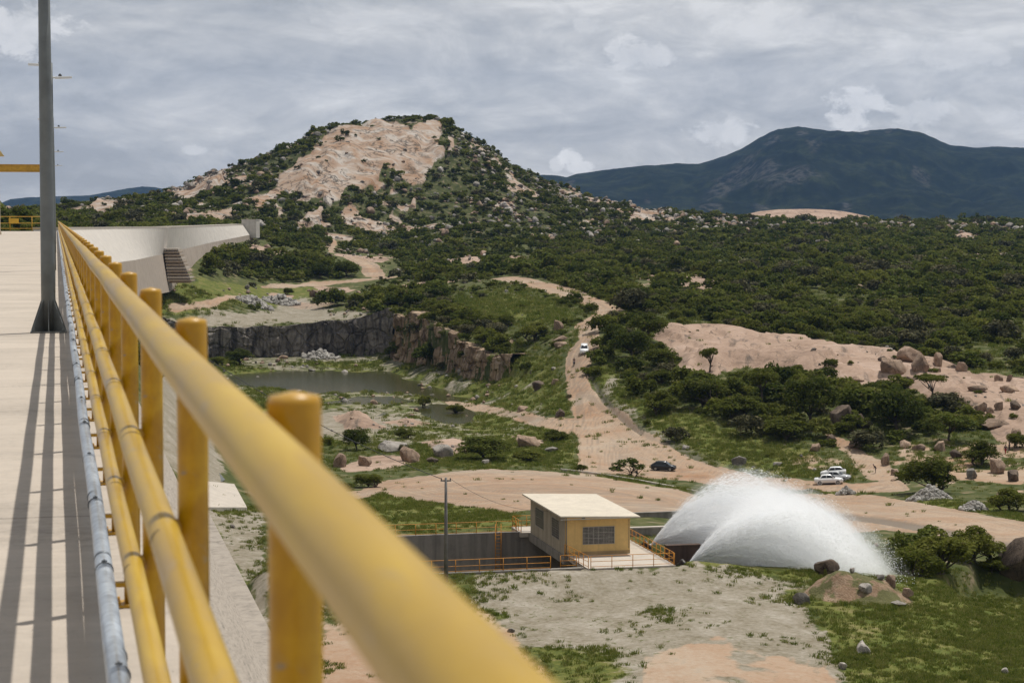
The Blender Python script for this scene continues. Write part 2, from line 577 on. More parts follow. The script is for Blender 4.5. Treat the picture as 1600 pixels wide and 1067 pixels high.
GRASS = [
    [(1270, 915), (1300, 900), (1400, 890), (1620, 900), (1640, 1110), (1340, 1110), (1300, 1020), (1270, 970)],
    [(330, 795), (410, 790), (410, 850), (340, 830)],
    [(560, 780), (600, 765), (680, 775), (720, 790), (800, 800), (800, 830), (600, 830), (540, 810)],
    [(700, 905), (800, 893), (900, 890), (1060, 880), (1250, 888), (1300, 900), (1260, 916), (1060, 902), (900, 902), (760, 925)],
    [(245, 448), (420, 442), (500, 445), (470, 470), (400, 480), (250, 492)],
    [(940, 570), (960, 600), (1000, 620), (1060, 650), (1100, 650), (1130, 680), (1200, 690), (1290, 715), (1335, 740), (1330, 752), (1280, 748), (1200, 740), (1120, 725), (1060, 695), (1000, 655), (940, 610)],
    [(620, 640), (700, 640), (800, 655), (890, 685), (900, 725), (760, 728), (650, 730), (660, 690), (560, 680)],
    [(720, 470), (820, 462), (900, 490), (890, 510), (800, 500), (740, 495)],
    [(800, 540), (870, 560), (880, 610), (890, 650), (850, 650), (800, 625), (780, 580)],
    [(900, 738), (990, 742), (1080, 765), (1090, 772), (1000, 758), (900, 744)],
    [(1080, 690), (1140, 670), (1240, 700), (1300, 730), (1260, 745), (1160, 735)],
    [(1210, 765), (1320, 768), (1330, 774), (1220, 780)],
    [(1430, 775), (1500, 782), (1600, 805), (1600, 815), (1500, 797), (1430, 786)],
    [(350, 575), (450, 580), (560, 570), (640, 580), (560, 600), (400, 610), (350, 605)],
    [(450, 615), (560, 612), (640, 618), (700, 630), (620, 640), (500, 635)],
    [(0, 350), (80, 351), (80, 358), (0, 358)],
    [(100, 350), (200, 352), (300, 345), (400, 350), (400, 356), (110, 358)],
]
wob = fbm(GP[..., 0] / 26, GP[..., 1] / 26, octaves=4, seed=21) * 8 + fbm(GP[..., 0] / 7, GP[..., 1] / 7, octaves=2, seed=22) * 2.5


def cover(polys, soft=3.0, wobble=1.0):
    m = np.full(XX.shape, -1e3)
    for p in polys:
        h = hit_many(p)
        m = np.maximum(m, sdist_box(plan(h[:, 0], h[:, 1]), 40))
    return sstep(-soft, soft, m + wob * wobble), m


c_road, sd_road = cover(ROADS, 4, 0.8)
c_pink, sd_pink = cover(PINK, 26, 3.0)
c_rock, sd_rock = cover(ROCKS, 3, 1.2)
c_hrock, sd_hrock = cover(HILLROCKS, 2, 1.3)
c_grav, sd_grav = cover(GRAVEL, 20, 2.6)
c_grass, sd_grass = cover(GRASS, 12, 2.4)
c_grass_near, _ = cover(GRASS[:4], 42, 4.0)
c_grass = np.where(YY < 205, np.maximum(c_grass_near, c_grass * 0.0), c_grass)
hill_m = sstep(1.5, 4, zl)
pitfloor = sstep(-2, 4, pit_sd)
n_big = fbm(XX / 60, YY / 60, octaves=4, seed=31)
n_mid = fbm(XX / 14, YY / 14, octaves=4, seed=32)
n_small = fbm(XX / 3.2, YY / 3.2, octaves=3, seed=33)
# bare rock streaks over the hill and pinkish patches over the plain
streak = fbm(XX / 16, YY / 30, octaves=4, seed=41)
hr_extra = hill_m * sstep(0.16, 0.30, streak) * 0.9
plain_patch = sstep(0.24, 0.36, fbm(XX / 30, YY / 45, octaves=4, seed=43)) * sstep(560, 700, YY) * (1 - hill_m) * (1 - c_road)
c_rock = np.maximum(c_rock, np.maximum(c_hrock, hr_extra))
c_rock = np.maximum(c_rock, plain_patch * 0.8)
lot_m = sstep(300, 262, YY)
lot_green = sstep(-0.05, 0.35, n_mid + n_small * 0.4) * sstep(205, 195, YY)
c_grass = np.maximum(c_grass, lot_green * 0.62 * (1 - c_pink))
c_grav = c_grav * (1 - 0.8 * lot_green * sstep(205, 195, YY) * sstep(-0.2, 0.3, n_big + n_mid))
c_grass = np.maximum(c_grass, pitfloor * sstep(-0.12, 0.2, n_mid) * 0.9) * (1 - c_road)
c_grav = np.maximum(c_grav, pitfloor * sstep(-0.2, 0.1, -n_mid) * 0.5) * (1 - c_road * 0.7)

c_bare = np.maximum(c_road, c_pink * sstep(-0.45, 0.05, n_mid + 0.5 * n_small))
ZG = Z0 + (1 - 0.75 * np.maximum(c_road, c_grav * lot_m)) * (n_mid * 0.35 + n_small * 0.12) * (1 - 0.5 * pitfloor) * np.clip(YY / 250, 0.5, 1) \
    + n_big * 0.6 * (1 - pitfloor) * sstep(250, 400, YY) * (1 - hill_m) \
    + rug * (hn * 5.5 * (1 - 0.65 * np.clip(c_hrock, 0, 1)) + fbm(XX / 12, YY / 12, octaves=4, seed=6) * 1.6 * (1 - 0.85 * np.clip(c_hrock, 0, 1)))
# ribs and ledges on the bare hill face
rib = np.abs(fbm(XX / 16 + n_big, YY / 70, octaves=2, seed=44))
led = np.abs(fbm(XX / 60, ZG / 9, octaves=2, seed=45))
ZG += c_hrock * hill_m * (rib * 6.0 - led * 3.0 - 0.4)
# low outcrop swells, broken into ledges
tq = fbm(XX / 15, YY / 24, octaves=4, seed=47) * 3.2
terr = np.floor(tq) + sstep(0.0, 0.16, tq - np.floor(tq))
ZG += sstep(-4, 22, sd_rock) * (1 - hill_m) * (1.2 + 0.9 * fbm(XX / 11, YY / 16, octaves=3, seed=46) + 0.9 * terr) * sstep(300, 380, YY)
# pools in the pit and tailwater under the spray
WATER_PIT = -41.08
for q, dz in (([(330, 582), (420, 577), (500, 578), (560, 580), (610, 573), (650, 579), (700, 595), (760, 611), (778, 618), (740, 625), (690, 623), (640, 613), (560, 610), (480, 614), (420, 606), (340, 598)], 1.5),
              ([(480, 622), (560, 616), (620, 620), (640, 627), (560, 630), (500, 630)], 0.9),
              ([(560, 648), (600, 640), (612, 644), (590, 652)], 0.9), ([(540, 636), (580, 634), (580, 638), (545, 640)], 0.8)):
    h = hit_many(q)
    ZG -= sstep(-6, 10, sdist_box(plan(h[:, 0], h[:, 1]), 40) + wob * 0.8) * dz * np.clip(0.95 + 0.9 * fbm(XX / 12, YY / 20, octaves=4, seed=131), 0.25, 1.5)

# wheel ruts that run along the roads, the wet track on the right, the washed-out gully in the valley road
rut = sstep(0.10, 0.34, np.abs(fbm(sd_road / 3.4 + n_mid * 1.3, YY / 70 + XX / 90, octaves=3, seed=121)))
STAIN = c_road * (1 - rut) * (0.30 + 0.25 * sstep(-0.3, 0.3, n_big))
for q, a_, dz in (([(1200, 792), (1290, 797), (1360, 806), (1440, 818), (1530, 838), (1600, 850), (1600, 857), (1520, 846), (1430, 827), (1350, 815), (1280, 805), (1200, 801)], 0.95, 0.25),
                  ([(918, 585), (926, 600), (938, 622), (955, 643), (972, 658), (1002, 680), (1006, 675), (976, 653), (960, 638), (944, 618), (932, 597), (924, 583)], 0.95, 0.9),
                  ([(1040, 676), (1080, 700), (1125, 722), (1120, 730), (1070, 712), (1030, 690)], 0.6, 0.2),
                  ([(940, 600), (962, 632), (1000, 662), (1030, 690), (1012, 688), (975, 660), (950, 630)], 0.55, 0.0)):
    h = hit_many(q)
    m_ = sstep(-2.5, 2.5, sdist_box(plan(h[:, 0], h[:, 1]), 30) + wob * 0.35)
    STAIN = np.maximum(STAIN, m_ * a_)
    ZG -= m_ * dz
STAIN = np.clip(STAIN, 0, 1)
# ------------------------------------------------------------------ excavations that belong to built things
def dam_coords(X, Y):
    return X * RV.x + Y * RV.y, X * DV.x + Y * DV.y


def carve(a0, a1, t0, t1, z, soft=0.6):
    """lower the ground inside a rectangle in dam coordinates"""
    global ZG
    A, T = dam_coords(XX, YY)
    m = sstep(-soft, 0, A - a0) * sstep(-soft, 0, a1 - A) * sstep(-soft, 0, T - t0) * sstep(-soft, 0, t1 - T)
    ZG = ZG * (1 - m) + np.minimum(ZG, z) * m


def ground_mat():
    m, nt, b = new_mat('ground')
    g = N(nt)
    co = g.coord('Object')
    a1 = g.add('ShaderNodeVertexColor', layer_name='cover')
    a2 = g.add('ShaderNodeVertexColor', layer_name='cover2')
    s1 = g.add('ShaderNodeSeparateColor'); g.L(a1.outputs[0], s1.inputs[0])
    s2 = g.add('ShaderNodeSeparateColor'); g.L(a2.outputs[0], s2.inputs[0])
    road, rock, grass = s1.outputs[0], s1.outputs[1], s1.outputs[2]
    grav, far, stain = s2.outputs[0], s2.outputs[1], s2.outputs[2]
    nf = g.noise(co, 2.2, 6, 0.65)
    nm = g.noise(co, 0.35, 6, 0.62, 0.4)
    nb = g.noise(co, 0.045, 5, 0.6, 0.6)
    nx = g.noise(co, 0.16, 6, 0.68, 0.8)
    # base: dry scrub soil with weeds
    soil = g.ramp(nm, [(0.34, (0.042, 0.053, 0.013)), (0.48, (0.066, 0.077, 0.022)), (0.58, (0.105, 0.105, 0.040)), (0.68, (0.23, 0.18, 0.115))])
    soil = g.mix(g.math('MULTIPLY', far, 0.8), soil, g.ramp(nm, [(0.35, (0.030, 0.038, 0.012)), (0.55, (0.060, 0.066, 0.022)), (0.68, (0.17, 0.135, 0.085))]))
    # grass: two greens plus yellow dry patches
    gr = g.ramp(g.math('ADD', g.math('MULTIPLY', nm, 0.6), g.math('MULTIPLY', nf, 0.4)), [(0.34, (0.055, 0.072, 0.014)), (0.45, (0.088, 0.108, 0.020)), (0.54, (0.135, 0.138, 0.034)), (0.62, (0.20, 0.172, 0.075)), (0.71, (0.30, 0.245, 0.15))])
    gv = g.ramp(g.math('ADD', g.math('MULTIPLY', nm, 0.5), g.math('MULTIPLY', nf, 0.5)), [(0.32, (0.135, 0.11, 0.068)), (0.45, (0.225, 0.195, 0.143)), (0.55, (0.285, 0.252, 0.20)), (0.68, (0.38, 0.345, 0.29))])
    rd_ = g.ramp(g.math('ADD', g.math('MULTIPLY', nb, 0.40), g.math('ADD', g.math('MULTIPLY', nx, 0.35), g.math('MULTIPLY', nf, 0.25))), [(0.36, (0.29, 0.165, 0.092)), (0.44, (0.345, 0.225, 0.145)), (0.51, (0.37, 0.265, 0.185)), (0.58, (0.40, 0.31, 0.23)), (0.66, (0.33, 0.28, 0.22))])
    rk = g.ramp(g.math('ADD', g.math('MULTIPLY', nb, 0.5), g.math('ADD', g.math('MULTIPLY', nm, 0.3), g.math('MULTIPLY', nf, 0.2))), [(0.30, (0.085, 0.06, 0.045)), (0.40, (0.24, 0.165, 0.12)), (0.50, (0.36, 0.255, 0.19)), (0.60, (0.42, 0.31, 0.245)), (0.74, (0.48, 0.41, 0.35))])
    # dark lichen and water streaks on the rock, cracks
    strk = g.noise(g.scale(co, (0.35, 0.08, 0.07)), 1.0, 5, 0.65, 0.8)
    rk = g.mix(g.mapr(strk, 0.56, 0.68, 0.0, 0.75), rk, (0.085, 0.072, 0.06))
    crk = g.add('ShaderNodeTexVoronoi', feature='DISTANCE_TO_EDGE', Scale=0.16)
    wv = g.add('ShaderNodeVectorMath', operation='ADD')
    nn = g.add('ShaderNodeTexNoise', Scale=0.3, Detail=4)
    g.L(co, nn.inputs['Vector'])
    vs = g.add('ShaderNodeVectorMath', operation='SCALE'); vs.inputs['Scale'].default_value = 5.0
    g.L(nn.outputs['Color'], vs.inputs[0])
    g.L(co, wv.inputs[0]); g.L(vs.outputs[0], wv.inputs[1])
    g.L(wv.outputs[0], crk.inputs['Vector'])
    crack = g.mapr(crk.outputs['Distance'], 0.0, 0.035, 1.0, 0.0)
    rk = g.mix(g.math('MULTIPLY', crack, g.mapr(nm, 0.45, 0.6, 0.0, 0.8)), rk, (0.06, 0.05, 0.035))

    hs = g.noise(g.scale(co, (0.085, 0.085, 0.05)), 1.0, 5, 0.6, 0.8)
    hcol = g.ramp(g.math('ADD', g.math('MULTIPLY', hs, 0.85), g.math('MULTIPLY', nm, 0.15)), [(0.36, (0.27, 0.165, 0.10)), (0.44, (0.32, 0.225, 0.16)), (0.52, (0.355, 0.275, 0.215)), (0.60, (0.41, 0.365, 0.32))])
    seam = g.noise(g.scale(co, (0.15, 0.15, 0.028)), 1.0, 5, 0.58, 0.35)
    seam = g.math('ABSOLUTE', g.math('SUBTRACT', seam, 0.5))
    hcol = g.mix(g.math('MULTIPLY', g.mapr(seam, 0.006, 0.04, 0.9, 0.0), g.mapr(nb, 0.42, 0.55)), hcol, (0.055, 0.045, 0.035))
    hcol = g.mix(g.mapr(g.noise(co, 0.12, 6, 0.7), 0.57, 0.66, 0.0, 0.5), hcol, (0.075, 0.065, 0.05))
    rk = g.mix(far, rk, hcol)

    def edge(mask, n, k):      # noisy threshold of a soft mask
        return g.mapr(g.math('ADD', mask, g.math('MULTIPLY', g.math('SUBTRACT', n, 0.5), k)), 0.38, 0.62)
    mixn = g.math('ADD', g.math('MULTIPLY', nm, 0.6), g.math('MULTIPLY', nf, 0.4))
    c = g.mix(edge(grass, mixn, 1.5), soil, gr)
    c = g.mix(edge(grav, g.math('ADD', g.math('MULTIPLY', nm, 0.6), g.math('MULTIPLY', nf, 0.4)), 1.6), c, gv)
    c = g.mix(edge(rock, nf, 0.9), c, rk)
    c = g.mix(edge(road, mixn, 1.1), c, rd_)
    # sparse tufts over bare ground
    tuft = g.math('MULTIPLY', g.mapr(g.noise(co, 1.3, 6, 0.75, 0.3), 0.575, 0.64), g.mapr(nb, 0.36, 0.54, 0.0, 0.9))
    c = g.mix(g.math('MULTIPLY', tuft, g.math('MULTIPLY', g.mapr(rock, 0.2, 0.6, 1.0, 0.25), g.mapr(road, 0.3, 0.8, 1.0, 0.35))), c, (0.085, 0.095, 0.022))
    c = g.mix(g.math('MULTIPLY', stain, 0.85), c, (0.155, 0.135, 0.11))
    g.L(c, b.inputs['Base Color'])
    b.inputs['Roughness'].default_value = 0.95
    b.inputs['Specular IOR Level'].default_value = 0.15
    h = g.math('ADD', g.math('MULTIPLY', nf, 0.10), g.math('MULTIPLY', nm, 0.5))
    g.bump(g.math('MULTIPLY', h, g.math('SUBTRACT', 1.0, g.math('MULTIPLY', g.math('MULTIPLY', far, rock), 0.75))), 0.7, 0.55, b)
    return m


GROUND = ground_mat()


def terrain_objects():
    V = np.stack([XX, YY, ZG], -1).reshape(-1, 3)
    idx = np.arange(NY * NU).reshape(NY, NU)
    Q = np.stack([idx[:-1, :-1], idx[:-1, 1:], idx[1:, 1:], idx[1:, :-1]], -1).reshape(-1, 4)
    cls = np.zeros(XX.shape, int)
    cls[(c_grav > 0.5) & (YY < 200)] = 3
    cls[hill_m > 0.5] = 4
    cls[(c_rock > 0.5) & (hill_m <= 0.5) & (YY < 560)] = 2
    cls[(c_rock > 0.5) & (c_hrock > 0.4) & (hill_m > 0.5)] = 5
    cls[c_road > 0.5] = 1
    fc = cls[:-1, :-1].reshape(-1)
    c1 = np.stack([c_bare, c_rock, c_grass, np.ones_like(c_road)], -1).reshape(-1, 4)
    c2 = np.stack([c_grav, hill_m, STAIN, np.ones_like(c_road)], -1).reshape(-1, 4)
    for k, name in ((0, 'ground'), (1, 'dirt_road'), (2, 'rock_outcrop'), (3, 'gravel_ground'), (4, 'hill'), (5, 'hill_rock_face')):
        q = Q[fc == k]
        if not len(q): continue
        used, inv = np.unique(q, return_inverse=True)
        me = np_mesh(name, V[used], inv.reshape(-1, 4))
        for an, arr in (('cover', c1), ('cover2', c2)):
            at_ = me.color_attributes.new(an, 'FLOAT_COLOR', 'POINT')
            at_.data.foreach_set('color', arr[used].astype(np.float32).ravel())
        tag(link(name, me, GROUND), kind='structure')


def far_sheet():
    """the same ground carried on to the horizon and out to the sides"""
    me_parts = []
    u = np.concatenate([np.linspace(-1.0, -0.4, 20), np.linspace(-0.4, 0.4, 321)[1:-1], np.linspace(0.4, 1.0, 20)])
    y = np.exp(np.linspace(math.log(1500), math.log(9800), 70))
    A, B = np.meshgrid(u, y)
    X = A * B
    zedge = np.interp(np.clip(u, U[0], U[-1]), U, ZG[-1])
    zf = -8.0 + 1.0 * sstep(3000, 20000, B)
    k = sstep(1500, 2400, B)
    Zf = zedge[None] * (1 - k) + zf * k + fbm(X / 300, B / 300, octaves=4, seed=71) * 5 * sstep(1500, 2200, B) * sstep(9000, 4000, B)
    Zf -= 0.004
    sheets = [(X, B, Zf)]
    for s in (-1, 1):
        u2 = np.linspace(0.4, 1.0, 24) * s
        y2 = YL[::8]
        if y2[-1] != YL[-1]: y2 = np.append(y2, YL[-1])
        A2, B2 = np.meshgrid(u2, y2)
        e = np.interp(np.log(y2), np.log(YL), ZG[:, -1 if s > 0 else 0])
        Z2 = e[:, None] * np.ones_like(A2) + fbm(A2 * B2 / 60, B2 / 60, octaves=3, seed=72) * np.clip((np.abs(A2) - 0.4) * 6, 0, 1.5)
        sheets.append((A2 * B2, B2, Z2))
    Vs, Qs, o = [], [], 0
    for X, Y, Z in sheets:
        h, w_ = X.shape
        i = np.arange(h * w_).reshape(h, w_) + o
        Vs.append(np.stack([X, Y, Z], -1).reshape(-1, 3))
        Qs.append(np.stack([i[:-1, :-1], i[:-1, 1:], i[1:, 1:], i[1:, :-1]], -1).reshape(-1, 4))
        o += h * w_
    me = np_mesh('plain', np.concatenate(Vs), np.concatenate(Qs))
    m, nt, b = new_mat('far_plain')
    g = N(nt)
    co = g.coord('Object')
    n = g.noise(g.scale(co, (1, 1, 1)), 0.02, 6, 0.65)
    g.L(g.ramp(n, [(0.35, (0.022, 0.032, 0.011)), (0.5, (0.034, 0.046, 0.016)), (0.62, (0.055, 0.065, 0.026)), (0.72, (0.16, 0.13, 0.08))]), b.inputs['Base Color'])
    b.inputs['Roughness'].default_value = 1.0
    b.inputs['Specular IOR Level'].default_value = 0.05
    tag(link('plain', me, m), kind='structure')


def mountain(name, sil, Yb, Yr, Yend, seed, gully=0.20, rocks=()):
    sil = np.array(sil, float)
    x = np.linspace(sil[0, 0], sil[-1, 0], 700)
    t = np.linspace(0, 1.5, 130)
    PX, T = np.meshgrid(x, t)
    Y = np.where(T <= 1, Yb + (Yr - Yb) * T, Yr + (Yend - Yr) * (T - 1) * 2)
    u = (PX - 800) / F / CP
    X = u * Y
    zr = (HOR - np.interp(PX, sil[:, 0], sil[:, 1])) / F * Yr
    z0 = -12.0
    pr = np.where(T <= 1, 0.55 * T + 0.45 * sstep(0, 1, T), 1 - sstep(1, 1.5, T))
    amp = (zr - z0)
    g1 = fbm(X / 420, Y / 900, octaves=6, seed=seed)
    g2 = 1 - np.abs(fbm(X / 260, Y / 520, octaves=5, seed=seed + 9)) * 2
    tt = np.clip(T, 0, 1)
    Z = z0 + amp * pr + amp * gully * (g1 * 1.2 + (g2 - 0.6) * 0.9) * np.sin(np.pi * np.clip(tt, 0, 1)) ** 0.8 + amp * 0.012 * fbm(X / 25, Y / 25, octaves=3, seed=seed + 3) * sstep(0, 0.1, tt) 
    h, w_ = X.shape
    i = np.arange(h * w_).reshape(h, w_)
    me = np_mesh(name, np.stack([X, Y, Z], -1).reshape(-1, 3), np.stack([i[:-1, :-1], i[:-1, 1:], i[1:, 1:], i[1:, :-1]], -1).reshape(-1, 4))
    # bare granite patches
    rm = np.zeros(X.shape)
    for (cx, ct, rx, rt) in rocks:
        d = 1 - np.sqrt(((PX - cx) / rx) ** 2 + ((T - ct) / rt) ** 2)
        rm = np.maximum(rm, sstep(0, 0.5, d + 0.9 * fbm(X / 60, Y / 60, octaves=4, seed=seed + 20)))
    a = me.color_attributes.new('cover', 'FLOAT_COLOR', 'POINT')
    a.data.foreach_set('color', np.stack([rm, rm, rm, np.ones_like(rm)], -1).astype(np.float32).ravel())
    return me


def mountain_mat():
    m, nt, b = new_mat('mountain_forest')
    g = N(nt)
    co = g.coord('Object')
    rk = g.add('ShaderNodeVertexColor', layer_name='cover').outputs[0]
    n = g.noise(co, 0.012, 7, 0.68)
    n2 = g.noise(co, 0.05, 5, 0.7)
    c = g.ramp(g.math('ADD', g.math('MULTIPLY', n, 0.6), g.math('MULTIPLY', n2, 0.4)), [(0.36, (0.002, 0.004, 0.002)), (0.5, (0.008, 0.012, 0.005)), (0.62, (0.026, 0.032, 0.013))])  # forest tones darkened: the cloud shadow over the mountain is put into the colour
    pale = g.math('MULTIPLY', rk, g.mapr(n2, 0.42, 0.58))
    c = g.mix(g.math('MULTIPLY', pale, 0.6), c, (0.085, 0.078, 0.07))
    g.L(c, b.inputs['Base Color'])
    b.inputs['Roughness'].default_value = 1.0
    b.inputs['Specular IOR Level'].default_value = 0.05
    return m


def mountains():
    mm = mountain_mat()
    me = mountain('mountain', [(780, 330), (830, 277), (850, 274), (870, 275), (885, 278), (900, 272), (940, 267), (1000, 260), (1060, 256), (1090, 257), (1130, 245), (1160, 232), (1185, 215), (1213, 203), (1245, 199), (1290, 205), (1340, 208),
                               (1365, 204), (1400, 203), (1440, 211), (1480, 228), (1520, 232), (1560, 230), (1620, 232), (1800, 248), (2100, 290), (2500, 335)], 4300, 6000, 7500, 51,
                  rocks=[(1145, .62, 40, .12), (1180, .5, 30, .08), (1125, .42, 25, .08), (1110, .3, 30, .08), (1190, .28, 16, .05), (1268, .62, 12, .05), (1436, .55, 16, .05), (1205, .9, 14, .06), (1250, .93, 10, .05), (1345, .9, 12, .06), (1385, .93, 6, .06), (975, .45, 8, .05), (1010, .55, 6, .05), (1320, .22, 12, .03), (1400, .12, 8, .03), (1010, .12, 14, .06), (890, .8, 8, .1), (1230, .4, 50, .05)])
    tag(link('mountain', me, mm), kind='structure')
    me = mountain('mountain', [(-500, 335), (-100, 330), (0, 320), (20, 312), (45, 309), (75, 308), (100, 307), (140, 306), (165, 302), (195, 296), (225, 292), (245, 293), (270, 298), (340, 304), (420, 318), (520, 338)], 6500, 8200, 9500, 61, rocks=[(100, .9, 14, .05)])
    tag(link('mountain', me, mm), kind='structure')
    me = mountain('forest_ridge', [(-600, 338), (-100, 327), (0, 325), (60, 326), (140, 327), (250, 330), (400, 340)], 2600, 3400, 4200, 66)
    tag(link('ridge_hills', me, mm), kind='structure')
    # the bald granite dome on the plain
    me = mountain('rock_dome', [(1130, 345), (1150, 340), (1165, 335), (1185, 330.5), (1215, 327.5), (1260, 326.5), (1300, 328.5), (1325, 332), (1350, 337), (1375, 343), (1390, 347)], 1560, 1700, 1800, 68, gully=0.02)
    me.color_attributes.remove(me.color_attributes['cover'])
    for an, v in (('cover', (0, 1, 0, 1)), ('cover2', (0, 0, 0, 1))):
        a = me.color_attributes.new(an, 'FLOAT_COLOR', 'POINT')
        a.data.foreach_set('color', np.tile(np.array(v, np.float32), len(me.vertices)))
    tag(link('rock_dome', me, GROUND), kind='structure')


def cliff(name, edge, ztop_fn, seed, mat_, nh=70, nw=420, amp=1.6):
    """near-vertical rock wall standing on the line `edge`, thick enough to close against the ground behind"""
    P = np.array([(p[0], p[1]) for p in edge])
    L = np.concatenate([[0], np.cumsum(np.linalg.norm(np.diff(P, axis=0), axis=1))])
    s = np.linspace(0, L[-1], nw)
    X = np.interp(s, L, P[:, 0]); Y = np.interp(s, L, P[:, 1])
    k = np.ones(9) / 9
    Xs = np.convolve(np.pad(X, 4, 'edge'), k, 'valid'); Ys = np.convolve(np.pad(Y, 4, 'edge'), k, 'valid')
    dx, dy = np.gradient(Xs), np.gradient(Ys)
    ln = np.hypot(dx, dy); nx, ny = -dy / ln, dx / ln          # away from the pit
    zt = ztop_fn(Xs + nx * 4.5, Ys + ny * 4.5)
    h = np.linspace(0, 1, nh)
    S, H = np.meshgrid(s, h)
    Zb = -41.2
    Z = Zb + (zt[None] - Zb) * np.minimum(H / 0.9, 1)
    # big joints, small ledges; the last rows turn over onto the ground behind
    cellx = np.floor(S / 3.1 + fbm(S / 9, Z / 12, octaves=2, seed=seed + 2) * 1.2); cellz = np.floor(Z / 2.7 + fbm(S / 8, Z / 30, octaves=2, seed=seed + 3))
    blocks = _hash(cellx, cellz, cellx * 0, seed) * 0.7 + _hash(cellx, cellx * 0, cellx * 0, seed + 1) * 0.9
    joint = np.abs(fbm(S / 5.5, Z / 40, octaves=4, seed=seed)) * 2.6 + blocks * 0.9
    ledge = fbm(S / 14, Z / 2.6, octaves=4, seed=seed + 4)
    back = 0.10 * (Z - Zb) + joint * amp * 0.55 - ledge * 0.5 * amp
    over = np.clip((H - 0.9) / 0.1, 0, 1)
    back = back + over * 4.5
    Z = Z + (fbm(S / 3, H * 6, octaves=3, seed=seed + 7) * 0.5 + fbm(S / 11, S * 0, octaves=3, seed=seed + 8) * 1.3 * H) * np.minimum(H * 4, 1) - over * 0.5
    X3 = Xs[None] + nx[None] * (back - 0.8); Y3 = Ys[None] + ny[None] * (back - 0.8)
    i = np.arange(nh * nw).reshape(nh, nw)
    me = np_mesh(name, np.stack([X3, Y3, Z], -1).reshape(-1, 3), np.stack([i[:-1, :-1], i[:-1, 1:], i[1:, 1:], i[1:, :-1]], -1).reshape(-1, 4))
    return tag(link(name, me, mat_), kind='structure')


def cliff_mat(name, cols, streak_col, amt):
    m, nt, b = new_mat(name)
    g = N(nt)
    co = g.coord('Object')
    n = g.noise(co, 0.22, 6, 0.65, 0.5)
    f = g.noise(co, 1.6, 5, 0.65)
    c = g.ramp(g.math('ADD', g.math('MULTIPLY', n, 0.65), g.math('MULTIPLY', f, 0.35)), [(0.34, cols[0]), (0.48, cols[1]), (0.62, cols[2])])
    st = g.noise(g.scale(co, (0.30, 0.30, 0.05)), 1.0, 6, 0.68, 1.2)
    c = g.mix(g.mapr(st, 0.47, 0.62, 0.0, amt), c, streak_col)
    g.L(c, b.inputs['Base Color'])
    b.inputs['Roughness'].default_value = 0.9
    b.inputs['Specular IOR Level'].default_value = 0.25
    blk = g.add('ShaderNodeTexVoronoi', feature='DISTANCE_TO_EDGE', Scale=1.0)
    g.L(g.scale(co, (0.30, 0.30, 0.22)), blk.inputs['Vector'])
    g.bump(g.math('ADD', g.math('ADD', g.math('MULTIPLY', n, 0.8), g.math('MULTIPLY', f, 0.3)), g.mapr(blk.outputs['Distance'], 0.0, 0.12, 0.0, 0.8)), 1.2, 0.9, b)
    return m


def water_mat(name, col, rough):
    m, nt, b = new_mat(name)
    g = N(nt)
    co = g.coord('Object')
    b.inputs['Base Color'].default_value = (*col, 1)
    b.inputs['Roughness'].default_value = rough
    b.inputs['IOR'].default_value = 1.33
    b.inputs['Specular IOR Level'].default_value = 0.32
    g.bump(g.noise(g.scale(co, (0.8, 0.5, 1)), 1.2, 3), 0.02, 0.3, b)
    return m
# stilling channel beside the valve house, tail pool under the spray, hollow on the far right
H0 = at(883, 868, 180.0)                         # front left foot of the valve house
PLAT = H0.z
A0, T0 = dam_coords(np.array([H0.x]), np.array([H0.y])); A0 = float(A0[0]); T0 = float(T0[0])
CH_T0, CH_T1 = T0 - 6.0, T0 + 14.3               # channel, along the crest direction
CH_A0, CH_A1 = 24.5, A0 + 9.5                    # from the dam foot to the outlet
CH_Z = PLAT - 8.5
# made ground: level with the channel rim, falling off towards the lot; it runs on as a grassy bank in front of the spray
A_G_, T_G_ = dam_coords(XX, YY)
bank = PLAT - 0.10 - 0.9 * sstep(A0 + 9, A0 + 19, A_G_) - 1.9 * sstep(CH_T0 - 0.9, CH_T0 - 13, T_G_) + 0.12 * n_mid
bm_ = sstep(15, 18, A_G_) * sstep(A0 + 30, A0 + 18, A_G_) * sstep(CH_T0 - 14, CH_T0 - 8, T_G_) * sstep(T0 + 3, T0 - 0.5, T_G_)
ZG = np.where(bank > ZG, ZG * (1 - bm_) + bank * bm_, ZG)
carve(CH_A0, CH_A1, CH_T0, CH_T1, CH_Z - 0.5, 0.5)
carve(CH_A1, CH_A1 + 25, T0 - 2.6, T0 + 13.0, PLAT - 4.6, 1.6)
# dark hollow under the leaning rock on the far right
h = hit_many([(1470, 905), (1530, 880), (1600, 890), (1680, 900), (1680, 945), (1600, 950), (1520, 945)])
ZG -= 2.4 * sstep(-8, 14, sdist_box(plan(h[:, 0], h[:, 1]), 40))

terrain_objects()
far_sheet()
mountains()
granite = cliff_mat('cliff_granite', [(0.16, 0.11, 0.07), (0.36, 0.25, 0.165), (0.48, 0.37, 0.27)], (0.12, 0.08, 0.05), 0.6)
basalt = cliff_mat('cliff_dark', [(0.075, 0.062, 0.052), (0.19, 0.165, 0.14), (0.32, 0.285, 0.25)], (0.035, 0.029, 0.024), 0.8)
ztop = lambda x, y: bil(zu, x, y) + fbm(x / 9, y / 9, octaves=3, seed=88) * 0.8
cliff('quarry_cliff', PIT_EDGE[:8], ztop, 81, basalt, nw=500, amp=1.0)
cliff('rock_cliff', PIT_EDGE[7:-1], ztop, 83, granite, nw=460, amp=1.5)
WM = water_mat('pond_water', (0.045, 0.045, 0.014), 0.16)
mb = MB()
mb.poly([pz(*q, WATER_PIT) for q in ((200, 575), (330, 566), (600, 562), (700, 590), (830, 612), (850, 650), (700, 680), (300, 690))])
